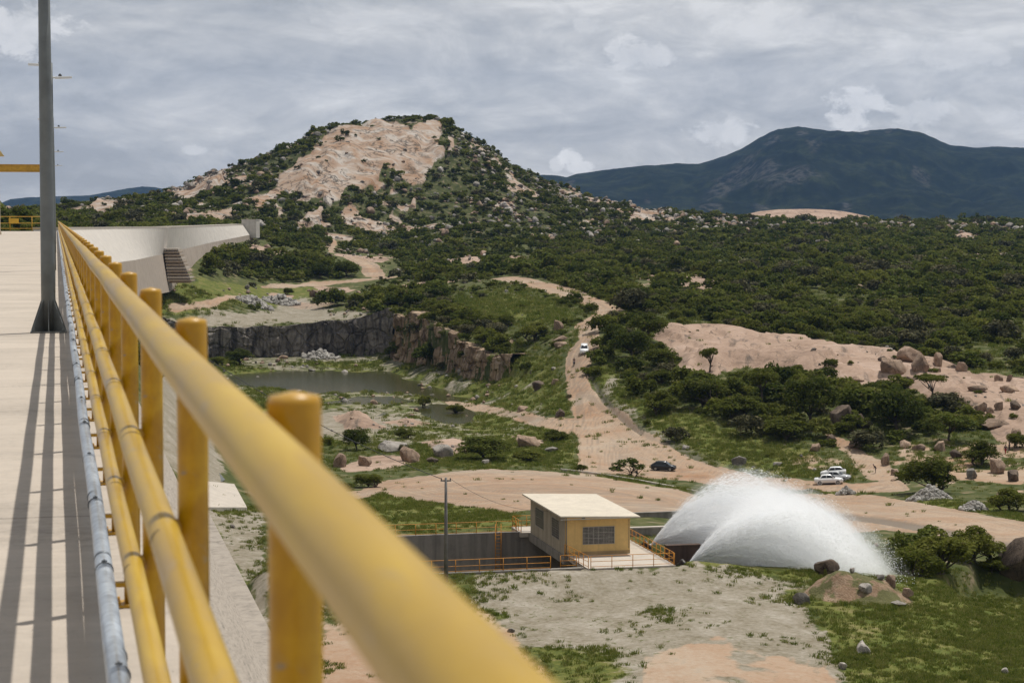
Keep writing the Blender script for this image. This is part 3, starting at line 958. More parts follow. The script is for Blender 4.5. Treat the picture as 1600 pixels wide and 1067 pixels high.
tag(mb.build('pool_water', WM), kind='structure')
# ------------------------------------------------------------------ materials of the built things
def concrete_mat(name, c, joints=None, stain=0.5, rough=0.85, streak=0.0, fine=9.0):
    m, nt, b = new_mat(name)
    g = N(nt)
    co = g.coord('Object')
    n = g.noise(co, 0.55, 6, 0.65, 0.3)
    f = g.noise(co, fine, 5, 0.7)
    k = g.math('ADD', g.math('MULTIPLY', n, 0.6), g.math('MULTIPLY', f, 0.4))
    lo = tuple(x * (1 - stain * 0.55) for x in c); hi = tuple(min(1, x * 1.16) for x in c)
    col = g.ramp(k, [(0.30, lo), (0.46, c), (0.66, hi)])
    if streak:
        st = g.noise(g.scale(co, (0.9, 0.9, 0.06)), 1.0, 5, 0.65)
        col = g.mix(g.mapr(st, 0.46, 0.66, 0.0, streak), col, tuple(x * 0.30 for x in c))
    if joints:
        # transverse joints every `joints` metres (grooves filled with dirt) with a ragged edge, and a few cracks
        sp = g.add('ShaderNodeSeparateXYZ'); g.L(co, sp.inputs[0])
        y = g.math('ADD', sp.outputs[1], g.math('MULTIPLY', g.math('SUBTRACT', g.noise(co, 3.5, 4, 0.7), 0.5), 0.10))
        fr = g.math('ABSOLUTE', g.math('SUBTRACT', g.math('FRACT', g.math('DIVIDE', g.math('SUBTRACT', y, 10.26 - joints / 2), joints)), 0.5))
        line = g.math('MULTIPLY', g.mapr(fr, 0.0, 0.022 / joints, 1.0, 0.0), g.mapr(n, 0.3, 0.5, 0.35, 1.0))
        col = g.mix(line, col, (0.05, 0.045, 0.04))
        spk = g.noise(co, 26.0, 3, 0.6)
        pit = g.math('MULTIPLY', g.mapr(spk, 0.68, 0.72), g.mapr(n, 0.40, 0.60))
        col = g.mix(g.math('MULTIPLY', pit, 0.8), col, (0.10, 0.085, 0.07))
        broad = g.noise(g.scale(co, (0.5, 1.6, 1.0)), 0.7, 6, 0.7, 0.8)
        col = g.mix(g.mapr(broad, 0.36, 0.58, 0.30, 0.0), col, tuple(x * 0.55 for x in c))
        scuff = g.mapr(g.noise(g.scale(co, (1.0, 2.6, 1.0)), 2.2, 6, 0.72, 0.6), 0.60, 0.72, 0.0, 0.55)
        col = g.mix(scuff, col, tuple(x * 0.45 for x in c))
    g.L(col, b.inputs['Base Color'])
    b.inputs['Roughness'].default_value = rough
    b.inputs['Specular IOR Level'].default_value = 0.3
    g.bump(k, 0.03, 0.5, b)
    MATS[name] = m
    return m


def yellow_paint(name, tones, bleach, amt):
    m, nt, b = new_mat(name)
    g = N(nt)
    co = g.coord('Object')
    n = g.noise(g.scale(co, (9, 1.2, 9)), 1.0, 5, 0.6, 0.4)
    f = g.noise(co, 60, 3, 0.6)
    big = g.noise(g.scale(co, (5, 0.9, 5)), 1.0, 4, 0.6)
    c = g.ramp(n, [(0.30, tones[0]), (0.46, tones[1]), (0.58, tones[2]), (0.72, tones[3])])
    # chalky sun-bleached bloom on upward faces, worn right through in places
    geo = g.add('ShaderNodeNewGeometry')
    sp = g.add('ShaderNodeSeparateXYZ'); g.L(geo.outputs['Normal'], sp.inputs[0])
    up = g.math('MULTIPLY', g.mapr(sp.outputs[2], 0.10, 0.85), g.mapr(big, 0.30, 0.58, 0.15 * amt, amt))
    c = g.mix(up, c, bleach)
    scf = g.mapr(g.noise(g.scale(co, (11, 5, 11)), 1.0, 6, 0.7, 0.8), 0.575, 0.68, 0.0, 0.7)
    c = g.mix(scf, c, (0.33, 0.235, 0.11))
    chip = g.math('MULTIPLY', g.mapr(g.noise(co, 16, 4, 0.65), 0.69, 0.73), 0.75)
    c = g.mix(chip, c, (0.24, 0.20, 0.15))
    c = g.mix(g.mapr(f, 0.64, 0.75, 0.0, 0.3), c, (0.22, 0.13, 0.04))
    g.L(c, b.inputs['Base Color'])
    g.L(g.mapr(n, 0.3, 0.7, 0.30, 0.46), b.inputs['Roughness'])
    b.inputs['Specular IOR Level'].default_value = 0.4
    g.bump(f, 0.002, 0.35, b)
    return m


def galv(name='galvanised_steel', c=(0.30, 0.325, 0.345), rough=0.42):
    m, nt, b = new_mat(name)
    g = N(nt)
    co = g.coord('Object')
    v = g.add('ShaderNodeTexVoronoi', Scale=28.0)
    g.L(co, v.inputs['Vector'])
    n = g.noise(g.scale(co, (5, 1, 2)), 1.5, 5, 0.65)
    k = g.math('ADD', g.math('MULTIPLY', v.outputs['Color'], 0.25), g.math('MULTIPLY', n, 0.75))
    g.L(g.ramp(k, [(0.25, tuple(x * 0.55 for x in c)), (0.5, c), (0.75, tuple(x * 1.45 for x in c))]), b.inputs['Base Color'])
    b.inputs['Metallic'].default_value = 0.65
    g.L(g.mapr(n, 0.3, 0.7, rough - 0.08, rough + 0.16), b.inputs['Roughness'])
    MATS[name] = m
    return m


YEL = yellow_paint('post_yellow_paint', [(0.34, 0.165, 0.002), (0.42, 0.215, 0.003), (0.48, 0.26, 0.005), (0.54, 0.31, 0.012)], (0.62, 0.40, 0.13), 0.7)
YELR = yellow_paint('rail_yellow_paint', [(0.27, 0.145, 0.003), (0.36, 0.21, 0.004), (0.43, 0.26, 0.007), (0.50, 0.33, 0.025)], (0.50, 0.35, 0.10), 0.25)
GALV = galv(c=(0.40, 0.435, 0.47), rough=0.34)
DARKRING = flat_mat('weld_ring', (0.13, 0.085, 0.04), 0.7, var=0.3, scale=20)
CDECK = concrete_mat('deck_concrete', (0.455, 0.395, 0.33), joints=8.15, stain=0.75, fine=14)
CFACE = concrete_mat('rolled_concrete', (0.33, 0.29, 0.245), stain=0.9, streak=0.35, fine=1.6)
CSPILL = concrete_mat('spillway_concrete', (0.52, 0.48, 0.43), stain=0.22, streak=0.18, fine=0.8)
CSPILLD = concrete_mat('stained_concrete', (0.33, 0.265, 0.20), stain=0.4, streak=0.25, fine=0.8)
CGREY = concrete_mat('grey_concrete', (0.25, 0.228, 0.20), stain=0.5, streak=0.5, fine=3)
CLIGHT = concrete_mat('light_concrete', (0.46, 0.41, 0.35), stain=0.35, fine=4)

# ------------------------------------------------------------------ dam
dam = tag(empty('concrete_dam', (0, 0, 0), TH), 'long concrete dam with flat beige walkway deck along its top', 'dam')
mb = MB()
T_END = 262.0
mb.box((-9, -6, DECK - 0.35), (0.46, T_END, DECK))
mb.build('deck', CDECK, dam)
mb = MB()
# downstream face in rolled-concrete lifts, then the toe slab
prof = [(-9, -1.852), (0.36, -1.852), (0.36, -4.2)]
zz, aa = -4.2, 0.36
while zz > -30.9:
    prof += [(aa + 0.34, zz), (aa + 0.34, zz - 0.7)]
    aa += 0.34; zz -= 0.7
prof += [(15.6, zz), (15.6, -34), (-9, -34)]
P3 = [Vector((a, -6, z)) for a, z in prof]
mb.prism(P3, (0, T_END + 6 - 0.003, 0))
mb.build('downstream_face', CFACE, dam)

# ------------------------------------------------------------------ guard railing of the deck
A_P, S_P, R_P = 0.27, 1.83, 0.032
A_R = 0.204
rail = tag(empty('guard_railing', rd(A_P, 0, DECK), TH), 'long yellow pipe railing with round posts beside the walkway deck', 'railing')
RH = [(DECK + 1.5 - 0.246, 0.0345, 'top_rail'), (1.5 - 0.640, 0.0325, 'middle_rail'), (1.5 - 1.018, 0.030, 'bottom_rail')]
RH = [(1.5 - 0.246, 0.0345, 'top_rail'), (1.5 - 0.640, 0.0325, 'middle_rail'), (1.5 - 1.018, 0.030, 'bottom_rail')]
mb = MB()
hp = 1.5 - 0.203
mb.tube([(0, 0, 0.012), (0, 0, hp - 0.012), (0, 0, hp - 0.004)], [R_P, R_P, R_P * 0.93], 24, dome=0.006)
for z, r, nm in RH:                      # welded stub between post and rail
    mb.tube([(0, 0, z), (A_R - A_P, 0, z)], 0.020, 12)
post_me = mb.build('post', YEL, rail).data
p0 = rail.children[0]
p0.location = (0, 2.333, 0)
mb = MB()
mb.box((-0.075, -0.06, 0.002), (0.065, 0.06, 0.012))
for bx in (-0.055, 0.048):
    for by in (-0.042, 0.042): mb.tube([(bx, by, 0.012), (bx, by, 0.028)], 0.009, 6)
plate0 = mb.build('base_plate', YEL, p0)
posts = [p0]
nP = int((T_END - 3) / S_P)
for k in list(range(-3, 0)) + list(range(1, 97)):
    c = p0.copy(); COL.objects.link(c); c.parent = rail; c.location = (0, 2.333 + k * S_P, 0)
    posts.append(c)
    if k < 40:
        q = plate0.copy(); COL.objects.link(q); q.parent = c
mb = MB()
for k in range(97, nP):
    t = 2.333 + k * S_P
    if t > T_END - 1: break
    mb.tube([(0, t, 0), (0, t, hp)], R_P, 8)
tag(mb.build('far_posts', YEL, rail), kind='stuff')
for z, r, nm in RH:
    mb = MB()
    pts = [(A_R - A_P + 0.0015 * math.sin(t * 1.7 + z * 9), t, z + 0.002 * math.sin(t * 0.9 + z * 5)) for t in np.concatenate([np.arange(-4, 30, 0.45), np.arange(30, T_END - 1, 3.0)])]
    mb.tube(pts, r, 40)
    o = mb.build(nm, YELR, rail)
    if nm != 'top_rail':
        mb = MB(); mb.tube([(0, -0.008, 0), (0, 0.008, 0)], r + 0.0012, 32, caps=False)
        w0 = mb.build('weld_ring', DARKRING, o)
        w0.location = (A_R - A_P, 2.333 - 2 * S_P - 0.21, z)
        for k in range(-1, 34):
            c = w0.copy(); COL.objects.link(c); c.parent = o; c.location = (A_R - A_P, 2.333 + k * S_P - 0.21, z)

# grey conduit strapped along the foot of the railing
A_G = 0.163
con = tag(empty('conduit_pipe', rd(A_G, 0, DECK), TH), 'galvanised grey conduit pipe strapped low along the yellow railing', 'pipe')
zc = 0.142
mb = MB()
pts = [(0.004 * math.sin(t * 0.8), t, zc + 0.004 * math.sin(t * 1.3)) for t in np.concatenate([np.arange(-3, 40, 0.6), np.arange(40, T_END - 2, 4.0)])]
mb.tube(pts, 0.0345, 28)
mb.build('pipe', GALV, con)
GDARK = galv('coupling_steel', (0.17, 0.18, 0.19), 0.5)
mb = MB(); mb.tube([(0, -0.005, 0), (0, 0.005, 0)], 0.0362, 24); mb.box((-0.004, -0.008, 0.034), (0.004, 0.008, 0.046)); mb.box((-0.011, -0.004, 0.037), (0.011, 0.004, 0.042))
s0 = mb.build('strap', GDARK, con)
mb = MB(); mb.tube([(0, -0.014, 0), (0, 0.014, 0)], 0.0352, 24)
c0 = mb.build('coupling', galv('coupling_zinc', (0.22, 0.24, 0.26), 0.45), con)
mb = MB(); mb.box((0.0, -0.02, -0.062), (0.085, 0.02, -0.045))
b0_ = mb.build('bracket', YEL, con)
for k in range(-1, 40):
    t = 2.333 + k * S_P - 0.02
    for src, dt in ((s0, 0), (c0, 0.262), (b0_, 0)):
        c = src if k == -1 else src.copy()
        if k > -1: COL.objects.link(c); c.parent = con
        c.location = (0, t + dt, zc)

# ------------------------------------------------------------------ lamp posts on the deck
LEDW = flat_mat('lamp_white', (0.62, 0.62, 0.60), 0.5)
POLEG = flat_mat('pole_grey_paint', (0.145, 0.155, 0.152), 0.48, metal=0.25, var=0.22, scale=2.0)


def lamp_post(first):
    root = empty('lamp_post', (0, 0, 0), TH)
    mb = MB()
    H = 6.05
    mb.tube([(0, 0, 0.02), (0, 0, 0.9), (0, 0, 3.0), (0, 0, H)], [0.096, 0.093, 0.084, 0.070], 36)
    mb.build('pole', POLEG, root)
    if first:
        mb = MB()
        mb.box((-0.235, -0.235, 0.003), (0.235, 0.235, 0.022))
        for bx in (-0.19, 0.19):
            for by in (-0.19, 0.19):
                mb.tube([(bx, by, 0.022), (bx, by, 0.075)], 0.017, 8); mb.tube([(bx, by, 0.022), (bx, by, 0.042)], 0.030, 6)
        mb.build('base_plate', POLEG, root)
        for k in range(8):
            a = k * math.pi / 4
            M = Matrix.Rotation(a, 4, 'Z')
            L = 0.225 if k % 2 == 0 else 0.30
            mb = MB()
            mb.prism([M @ Vector((0.085, -0.006, 0.0225)), M @ Vector((L, -0.006, 0.0225)), M @ Vector((L, -0.006, 0.045)), M @ Vector((0.092, -0.006, 0.44)), M @ Vector((0.085, -0.006, 0.44))], M @ Vector((0, 0.012, 0)))
            mb.build('gusset', POLEG, root)
    for s, z in ((1, 5.62), (-1, 5.98)):
        mb = MB()
        mb.tube([(s * 0.05, 0, z), (s * 0.16, 0, z + 0.005)], 0.028, 10)
        mb.prism([(s * 0.14, -0.13, z - 0.03), (s * 0.62, -0.10, z - 0.012), (s * 0.62, 0.10, z - 0.012), (s * 0.14, 0.13, z - 0.03)], (0, 0, 0.055))
        arm = mb.build('lamp_head', LEDW, root, bevel=0.012)
        mb = MB()
        mb.box((s * 0.28 - 0.05, -0.05, z + 0.0445), (s * 0.28 + 0.05, 0.05, z + 0.085))
        mb.tube([(s * 0.28, 0, z + 0.085), (s * 0.28, 0, z + 0.115)], 0.026, 10)
        mb.build('sensor', flat_mat('dark_plastic', (0.04, 0.04, 0.045), 0.5), arm)
    return root


LT = [27.2, 59.9, 92.4, 125.2, 157.6]
LBL = ['tall grey steel lamp post with bolted flared foot on the deck', 'slim grey lamp post, next behind the big near pole, two white lamp heads',
       'thin grey lamp post third in the line behind the near pole, lamp head showing', 'thin grey lamp post fourth in the line behind the near pole, tiny lamp head',
       'thinnest grey lamp post farthest in the line, faint lamp head beside near pole']
A_L = -0.118
for i, t in enumerate(LT):
    o = lamp_post(i == 0)
    o.location = rd(A_L, t, DECK)
    tag(o, LBL[i], 'lamp post', 'lamp posts in a line along the dam deck')

# ------------------------------------------------------------------ hoist frame and end railing at the far end of the deck
CREAM = flat_mat('cream_paint', (0.62, 0.53, 0.40), 0.7)
YELD = flat_mat('yellow_steel', (0.55, 0.30, 0.02), 0.5, var=0.2)
tg = 205.0
hf = tag(empty('hoist_frame', rd(-5.9, tg, DECK), TH), 'cream portal frame with yellow crossbeam standing across the far deck', 'hoist frame')
mb = MB(); mb.box((-0.45, -0.45, 0.003), (0.45, 0.45, 6.2)); mb.box((-0.55, -0.55, 0.003), (0.55, 0.55, 0.3)); mb.build('column', CREAM, hf)
mb = MB(); mb.box((4.55, -0.3, 0.003), (5.0, 0.3, 5.997)); mb.build('column', CREAM, hf)
mb = MB(); mb.box((-2.0, -0.20, 6.2), (5.2, 0.20, 6.25)); mb.box((-2.0, -0.20, 6.92), (5.2, 0.20, 6.97)); mb.box((-2.0, -0.06, 6.25), (5.2, 0.06, 6.92)); mb.build('crossbeam', YELD, hf)
mb = MB(); mb.prism([(-1.6, -0.6, 7.75), (0.95, -0.6, 7.75), (0.35, -0.6, 8.6), (-1.6, -0.6, 8.6)], (0, 1.2, 0)); mb.box((-0.5, -0.25, 6.97), (-0.1, 0.25, 7.75)); mb.build('hoist_hood', flat_mat('pale_yellow_paint', (0.62, 0.45, 0.17), 0.6), hf)


def handrail(name, pts, h, spacing, mat_, label, group=None, rails=(1.0, 0.66, 0.33), r=0.03, post_off=0.0, cat='railing'):
    """railing along a world polyline: each post a part, each run of rail a part"""
    pts = [Vector(p) for p in pts]
    root = tag(empty(name, pts[0]), label, cat, group)
    o = pts[0]
    tot = 0
    pl = []
    for a, b in zip(pts[:-1], pts[1:]):
        n = max(1, round((b - a).length / spacing))
        for k in range(n): pl.append(a.lerp(b, k / n))
    pl.append(pts[-1])
    mb = MB(); mb.tube([(0, 0, -0.15), (0, 0, h)], r * 1.15, 8)
    first = mb.build('post', mat_, root)
    for i, p in enumerate(pl):
        if i == 0: c = first
        else:
            c = first.copy(); COL.objects.link(c); c.parent = root
        c.location = p - o
    for f in rails:
        mb = MB()
        mb.tube([p - o + Vector((0, 0, h * f)) for p in pl], r * (1.0 if f == 1.0 else 0.8), 8)
        mb.build('rail', mat_, root)
    return root


fr = handrail('end_railing', [rd(-14, T_END + 0.8, DECK), rd(-0.3, T_END + 0.8, DECK)], 1.85, 2.9, YELD, 'yellow three-bar railing across the far end of the deck', rails=(1.0, 0.55, 0.18), r=0.045)
pl_ = rd(-5.3, T_END + 0.62, DECK + 1.3)
mb = MB(); M = Matrix.Rotation(TH, 4, 'Z')
mb.box((-0.62, -0.02, -0.33), (0.62, 0.02, 0.33))
s_ = mb.build('warning_sign', flat_mat('sign_yellow', (0.62, 0.36, 0.02), 0.5))
s_.location = pl_; s_.rotation_euler = (0, 0, TH)
tag(s_, 'small yellow sign plate fixed to the far end railing', 'sign')

# ------------------------------------------------------------------ spillway beyond the deck
sp = tag(empty('spillway', at(262, 441, 620)), 'pale curved concrete spillway wall beyond the end of the railing', 'spillway')
so_ = sp.location.copy()
SEC = [((92, 359.5, 345), (118, 380, 343), (140, 416, 341), (140, 472, 338)),
       ((180, 358, 470), (203, 376, 468), (214, 406, 466), (225, 464, 463)),
       ((262, 356.5, 610), (262, 374, 608), (254, 397, 606), (266, 456, 603))]


def bez(p0, p1, p2, n):
    return [p0 * (1 - t) ** 2 + p1 * 2 * t * (1 - t) + p2 * t * t for t in np.linspace(0, 1, n)]


def ruled(name, A, B, mat_, nu, nv, back=(0, 0, 0), parent=None):
    """sheet between polylines A and B (lists of Vectors, resampled), closed at the back with real thickness"""
    def res(P, n):
        P = [Vector(p) for p in P]
        L = [0]
        for a, b in zip(P[:-1], P[1:]): L.append(L[-1] + (b - a).length)
        return [P[0].lerp(P[0], 0) if False else Vector([np.interp(s, L, [p[i] for p in P]) for i in range(3)]) for s in np.linspace(0, L[-1], n)]
    A, B = res(A, nu), res(B, nu)
    mb = MB()
    g1 = [[mb.bm.verts.new(a.lerp(b, t) - so_) for t in np.linspace(0, 1, nv)] for a, b in zip(A, B)]
    bk = Vector(back)
    g2 = [[mb.bm.verts.new(a.lerp(b, t) + bk - so_) for t in (0, 1)] for a, b in zip(A, B)]
    for i in range(nu - 1):
        for j in range(nv - 1):
            mb.bm.faces.new([g1[i][j], g1[i + 1][j], g1[i + 1][j + 1], g1[i][j + 1]])
        mb.bm.faces.new([g1[i][0], g2[i][0], g2[i + 1][0], g1[i + 1][0]])
        mb.bm.faces.new([g1[i][-1], g1[i + 1][-1], g2[i + 1][1], g2[i][1]])
        mb.bm.faces.new([g2[i][0], g2[i][1], g2[i + 1][1], g2[i + 1][0]])
    for gi, gj in ((g1[0], g2[0]), (g1[-1], g2[-1])):
        mb.bm.faces.new(gi + gj[::-1])
    return mb.build(name, mat_, parent)


crest = [at(*s[0]) for s in SEC] + [at(320, 354.5, 705), at(381, 352.0, 800)]
mid1 = [at(*s[1]) for s in SEC] + [at(322, 361, 704), at(384, 358, 799)]
mid = [at(*s[2]) for s in SEC] + [at(326, 380, 702), at(391, 367, 798)]
base = [at(*s[3]) for s in SEC] + [at(330, 402, 700), at(392, 388, 797)]
ruled('chute_face', crest, mid, CSPILL, 60, 8, (-4.5, 0, 0), sp)
mb = MB()
for a, b in zip(crest[:-1], crest[1:]):
    u_ = Vector((1.0, 0, 0)); a = a - so_ + Vector((0, 0, 0.01)); b = b - so_ + Vector((0, 0, 0.01))
    mb.prism([a + u_ * 0.03, b + u_ * 0.03, b - u_ * 4.6, a - u_ * 4.6], (0, 0, 0.45))
mb.build('crest_slab', CLIGHT, sp)
CLOW = concrete_mat('wall_concrete', (0.36, 0.30, 0.245), stain=0.4, streak=0.3, fine=0.8)
ruled('lower_wall', mid, base, CLOW, 20, 4, (-4.5, 0.5, 0), sp)
pier = at(391, 366, 800)
mb = MB(); z1 = at(391, 344, 800).z
mb.box((-3.0, -2, -1.5), (2.9, 4, z1 - pier.z)); mb.box((-3.1, -2.1, z1 - pier.z), (3.0, 4.1, z1 - pier.z + 0.3))
o = mb.build('end_pier', CSPILL, sp); o.location = pier - so_; o.rotation_euler = (0, 0, -0.12)
st = tag(empty('concrete_steps', at(258, 441, 598)), 'stack of broad concrete steps at the foot of the spillway', 'steps')
for i in range(11):
    y0 = 388.5 + i * 4.9
    Yd = 606 - i * 0.9
    xl = 256 + i * 0.6; xr = 278 + i * 2.1
    a = at(xl, y0, Yd) - st.location; b = at(xr, y0, Yd) - st.location; dz = 4.9 / F * Yd
    mb = MB()
    mb.prism([a + Vector((0, 0, -0.45)), b + Vector((0, 0, -0.45)), b + Vector((0, 7, -0.45)), a + Vector((0, 7, -0.45))], (0, 0, 0.45))
    mb.prism([a + Vector((0.3, 1.1, -dz)), b + Vector((-1.0, 1.1, -dz)), b + Vector((-1.0, 6.9, -dz)), a + Vector((0.3, 6.9, -dz))], (0, 0, dz - 0.452))
    mb.build('step', CLIGHT if i % 3 == 0 else CSPILLD, st)
# ------------------------------------------------------------------ valve house, channel and outlet
ORG = flat_mat('orange_yellow_paint', (0.56, 0.23, 0.012), 0.5, var=0.2)
YWALL = concrete_mat('yellow_wall_paint', (0.66, 0.45, 0.18), stain=0.16, streak=0.22, fine=2.5)
ROOF = concrete_mat('roof_sheet', (0.55, 0.49, 0.40), stain=0.28, fine=2.2)
WDARK = flat_mat('window_dark', (0.045, 0.042, 0.04), 0.25)
WBAR = flat_mat('window_bar', (0.36, 0.34, 0.30), 0.6)
MH = Matrix.Rotation(TH, 4, 'Z')


def loc(px, py, z):
    """photo pixel on the plane z -> house axes"""
    v = at_z(px, py, z) - H0
    return Vector((v.dot(RV), v.dot(DV), 0))


def W(x, y, z=0.0): return H0 + RV * x + DV * y + Vector((0, 0, z))


house = tag(empty('valve_house', H0, TH), 'yellow valve house with pale lean-to roof and a barred front window', 'building')
WD, DP = 6.15, 13.6
zl0 = at(872, 806, 179.4).z - PLAT          # roof edge height, left
zr0 = at(1000, 806, 181.0).z - PLAT
HW = zl0 - 0.16
mb = MB()
t_ = 0.2
hr = HW - (zl0 - zr0) * 0.85
P = lambda x: HW + (hr - HW) * (x / WD)
wall_v = [(0, 0), (WD, 0), (WD, DP), (0, DP)]
bm = mb.bm
lo = [bm.verts.new((x, y, 0)) for x, y in wall_v]; hi_ = [bm.verts.new((x, y, P(x))) for x, y in wall_v]
for i in range(4):
    f = bm.faces.new([lo[i], lo[(i + 1) % 4], hi_[(i + 1) % 4], hi_[i]])
    f.material_index = 0 if i in (0, 1) else 1
bm.faces.new(hi_); bm.faces.new(lo[::-1])
CSIDE = concrete_mat('side_wall_concrete', (0.40, 0.345, 0.265), stain=0.4, streak=0.4, fine=3)
wall = mb.build('wall', [YWALL, CSIDE], house)
mb = MB()
rx0, rx1, ry0, ry1 = -0.62, WD + 0.75, -0.75, DP + 1.0
zlx = lambda x: P(x) + 0.02
mb.prism([(rx0, ry0, zlx(rx0)), (rx1, ry0, zlx(rx1)), (rx1, ry1, zlx(rx1)), (rx0, ry1, zlx(rx0))], (0, 0, 0.14))
roof = mb.build('roof', ROOF, house)
mb = MB(); mb.box((1.55, -0.30, HW - 0.22), (1.80, -0.003, HW - 0.08)); mb.box((1.62, -0.42, HW - 0.26), (1.74, -0.28, HW - 0.16)); mb.build('wall_light', WDARK, house)


mb = MB(); mb.tube([(0.10, -0.07, HW - 0.1), (0.10, -0.07, 0.02)], 0.045, 10); mb.tube([(WD - 0.12, -0.05, hr - 0.15), (WD - 0.12, -0.05, 0.5)], 0.025, 8); mb.build('downpipe', CGREY, house)
mb = MB(); mb.box((rx0, ry0 - 0.10, zlx(0) - 0.13), (rx1, ry0 - 0.004, zlx(WD) - 0.0)); mb.build('fascia', flat_mat('fascia_grey', (0.40, 0.36, 0.30), 0.8), house)
mb = MB(); mb.box((-0.004, -0.012, 0.0), (WD + 0.004, -0.003, 0.32)); mb.build('plinth', concrete_mat('dirty_plinth', (0.40, 0.28, 0.14), stain=0.5, streak=0.3, fine=4), house)


def win(x0, x1, z0, z1, face, nx, nz):
    """barred opening: dark recess, frame, bars; face 'front' or 'left'"""
    def q(u, v, w):            # u along wall, v up, w out of the wall
        return (u, -w, v) if face == 'front' else (-w, u, v)
    def bx(mb, u0, u1, v0, v1, w0, w1):
        a, b = q(u0, v0, w0), q(u1, v1, w1)
        mb.box([min(i, j) for i, j in zip(a, b)], [max(i, j) for i, j in zip(a, b)])
    mb = MB(); bx(mb, x0, x1, z0, z1, 0.003, 0.012)
    w = mb.build('window', WDARK, house)
    mb = MB()
    for u in (x0 - 0.05, x1): bx(mb, u, u + 0.05, z0 - 0.05, z1 + 0.05, 0.003, 0.05)
    for v in (z0 - 0.05, z1): bx(mb, x0, x1, v, v + 0.05, 0.003, 0.05)
    mb.build('frame', WBAR, w)
    mb = MB()
    for i in range(1, nx):
        u = x0 + (x1 - x0) * i / nx
        k = 0.022 if i % 4 == 0 else 0.009
        bx(mb, u - k, u + k, z0, z1, 0.014, 0.038)
    for i in range(1, nz):
        v = z0 + (z1 - z0) * i / nz
        k = 0.022 if i % 4 == 0 else 0.009
        bx(mb, x0, x1, v - k, v + k, 0.012, 0.034)
    mb.build('bars', WBAR, w)


wz0 = at(912, 850, 180.3).z - PLAT; wz1 = at(912, 824, 180.3).z - PLAT
wx0 = (912 - 883) / 105 * WD; wx1 = (962 - 883) / 105 * WD
win(wx0, wx1, wz0, wz1, 'front', 24, 12)
win(2.2, 4.9, HW * 0.32, HW * 0.80, 'left', 8, 8)
win(8.2, 11.4, HW * 0.32, HW * 0.80, 'left', 8, 8)
# slab the house stands on, with the platform in front, at the right-hand side and behind
cL = loc(918, 888, PLAT); cR = loc(1056, 883, PLAT)
fx0, fx1, fy = cL.x, cR.x, (cL.y + cR.y) / 2
mb = MB()
mb.box((-0.12, -0.003, -0.8), (WD + 0.05, DP + 0.3, -0.003))
mb.build('base_slab', CGREY, house)
mb = MB()
mb.box((fx0, fy, -0.45), (fx1, -0.006, -0.0))
mb.box((WD + 0.053, -0.006, -0.45), (fx1, DP + 0.3, -0.0))
mb.box((-0.95, DP + 0.303, -0.45), (fx1, DP + 4.2, -0.0))
mb.build('platform', CLIGHT, house)
mb = MB()
mb.box((fx0 + 0.3, CH_T0 - T0 + 1.0, -6.0), (fx1 - 0.3, -0.4, -0.452))
mb.box((WD - 0.5, 0.2, -8), (WD + 0.02, DP, -0.803))
mb.build('pier', CGREY, house)

# channel: two long walls, floor, cross wall
ch = tag(empty('stilling_channel', W(-8, CH_T0 - T0), TH), 'deep dark concrete channel running from the dam to the valve house', 'channel')
y0, y1 = 0.0, CH_T1 - CH_T0
xa, xb = CH_A0 - A0 + 8, CH_A1 - A0 + 8
mb = MB(); mb.box((xa, y1, -9), (xb, y1 + 0.5, 0.02)); mb.build('far_wall', CGREY, ch)
mb = MB(); mb.box((xa, -0.5, -9), (8 + fx0 - 0.2, 0, 0.0)); mb.build('near_wall', CGREY, ch)
mb = MB(); mb.box((xa, 0.003, -9), (xb, y1 - 0.003, -8.4)); mb.build('floor', CGREY, ch)
mb = MB(); mb.box((xb - 0.5, 0.003, -8.4), (xb, y1 - 0.003, -2.6)); mb.build('end_wall', CGREY, ch)
mb = MB()
lx = loc(786, 838, PLAT).x + 8
for s in (-0.28, 0.28): mb.tube([(lx + s, y1 - 0.12, -4.5), (lx + s, y1 - 0.12, 0.9)], 0.035, 6)
for k in range(14): mb.tube([(lx - 0.28, y1 - 0.12, -4.4 + k * 0.35), (lx + 0.28, y1 - 0.12, -4.4 + k * 0.35)], 0.025, 6)
o = mb.build('wall_ladder', ORG)
o.matrix_world = Matrix.Translation(W(-8, CH_T0 - T0)) @ MH
tag(o, 'orange steel ladder down the far channel wall', 'ladder')

GR = 'orange handrails around the valve house'
RS = (1.0, 0.55, 0.14)
yf = CH_T1 - T0 + 0.25
handrail('handrail', [W(loc(585, 838, PLAT).x, yf), W(-1.2, yf)], 1.1, 2.0, ORG, 'orange handrail on the far edge of the dark channel', GR, rails=(1.0, 0.5, 0.1))
yn = CH_T0 - T0 - 0.25
xn = loc(857, 886, PLAT).x
handrail('handrail', [W(loc(560, 900, PLAT).x, yn), W(xn, yn)], 1.1, 2.0, ORG, 'orange handrail along the near edge of the dark channel, grass before it', GR, rails=(1.0, 0.5, 0.1))
handrail('handrail', [W(-0.1, -0.25), W(fx0 + 0.08, fy + 0.1)], 1.1, 1.25, ORG, 'short orange handrail down the left side of the front platform', GR, rails=RS)
handrail('handrail', [W(fx0 + 0.3, fy + 0.08), W(fx1 - 0.08, fy + 0.08)], 1.1, 1.9, ORG, 'orange handrail across the front of the pale platform', GR, rails=RS)
handrail('handrail', [W(fx1 - 0.08, fy + 0.35), W(fx1 - 0.08, DP + 2.0)], 1.1, 1.3, ORG, 'orange handrail on the right side of the platform beside the spray', GR, rails=RS)
handrail('handrail', [W(loc(874, 884, PLAT).x, fy + 1.5, -0.05), W(loc(899, 883, PLAT).x, fy + 1.5, -0.05)], 1.05, 1.4, ORG, 'shortest orange handrail at the front left corner of the valve house', GR, rails=RS)
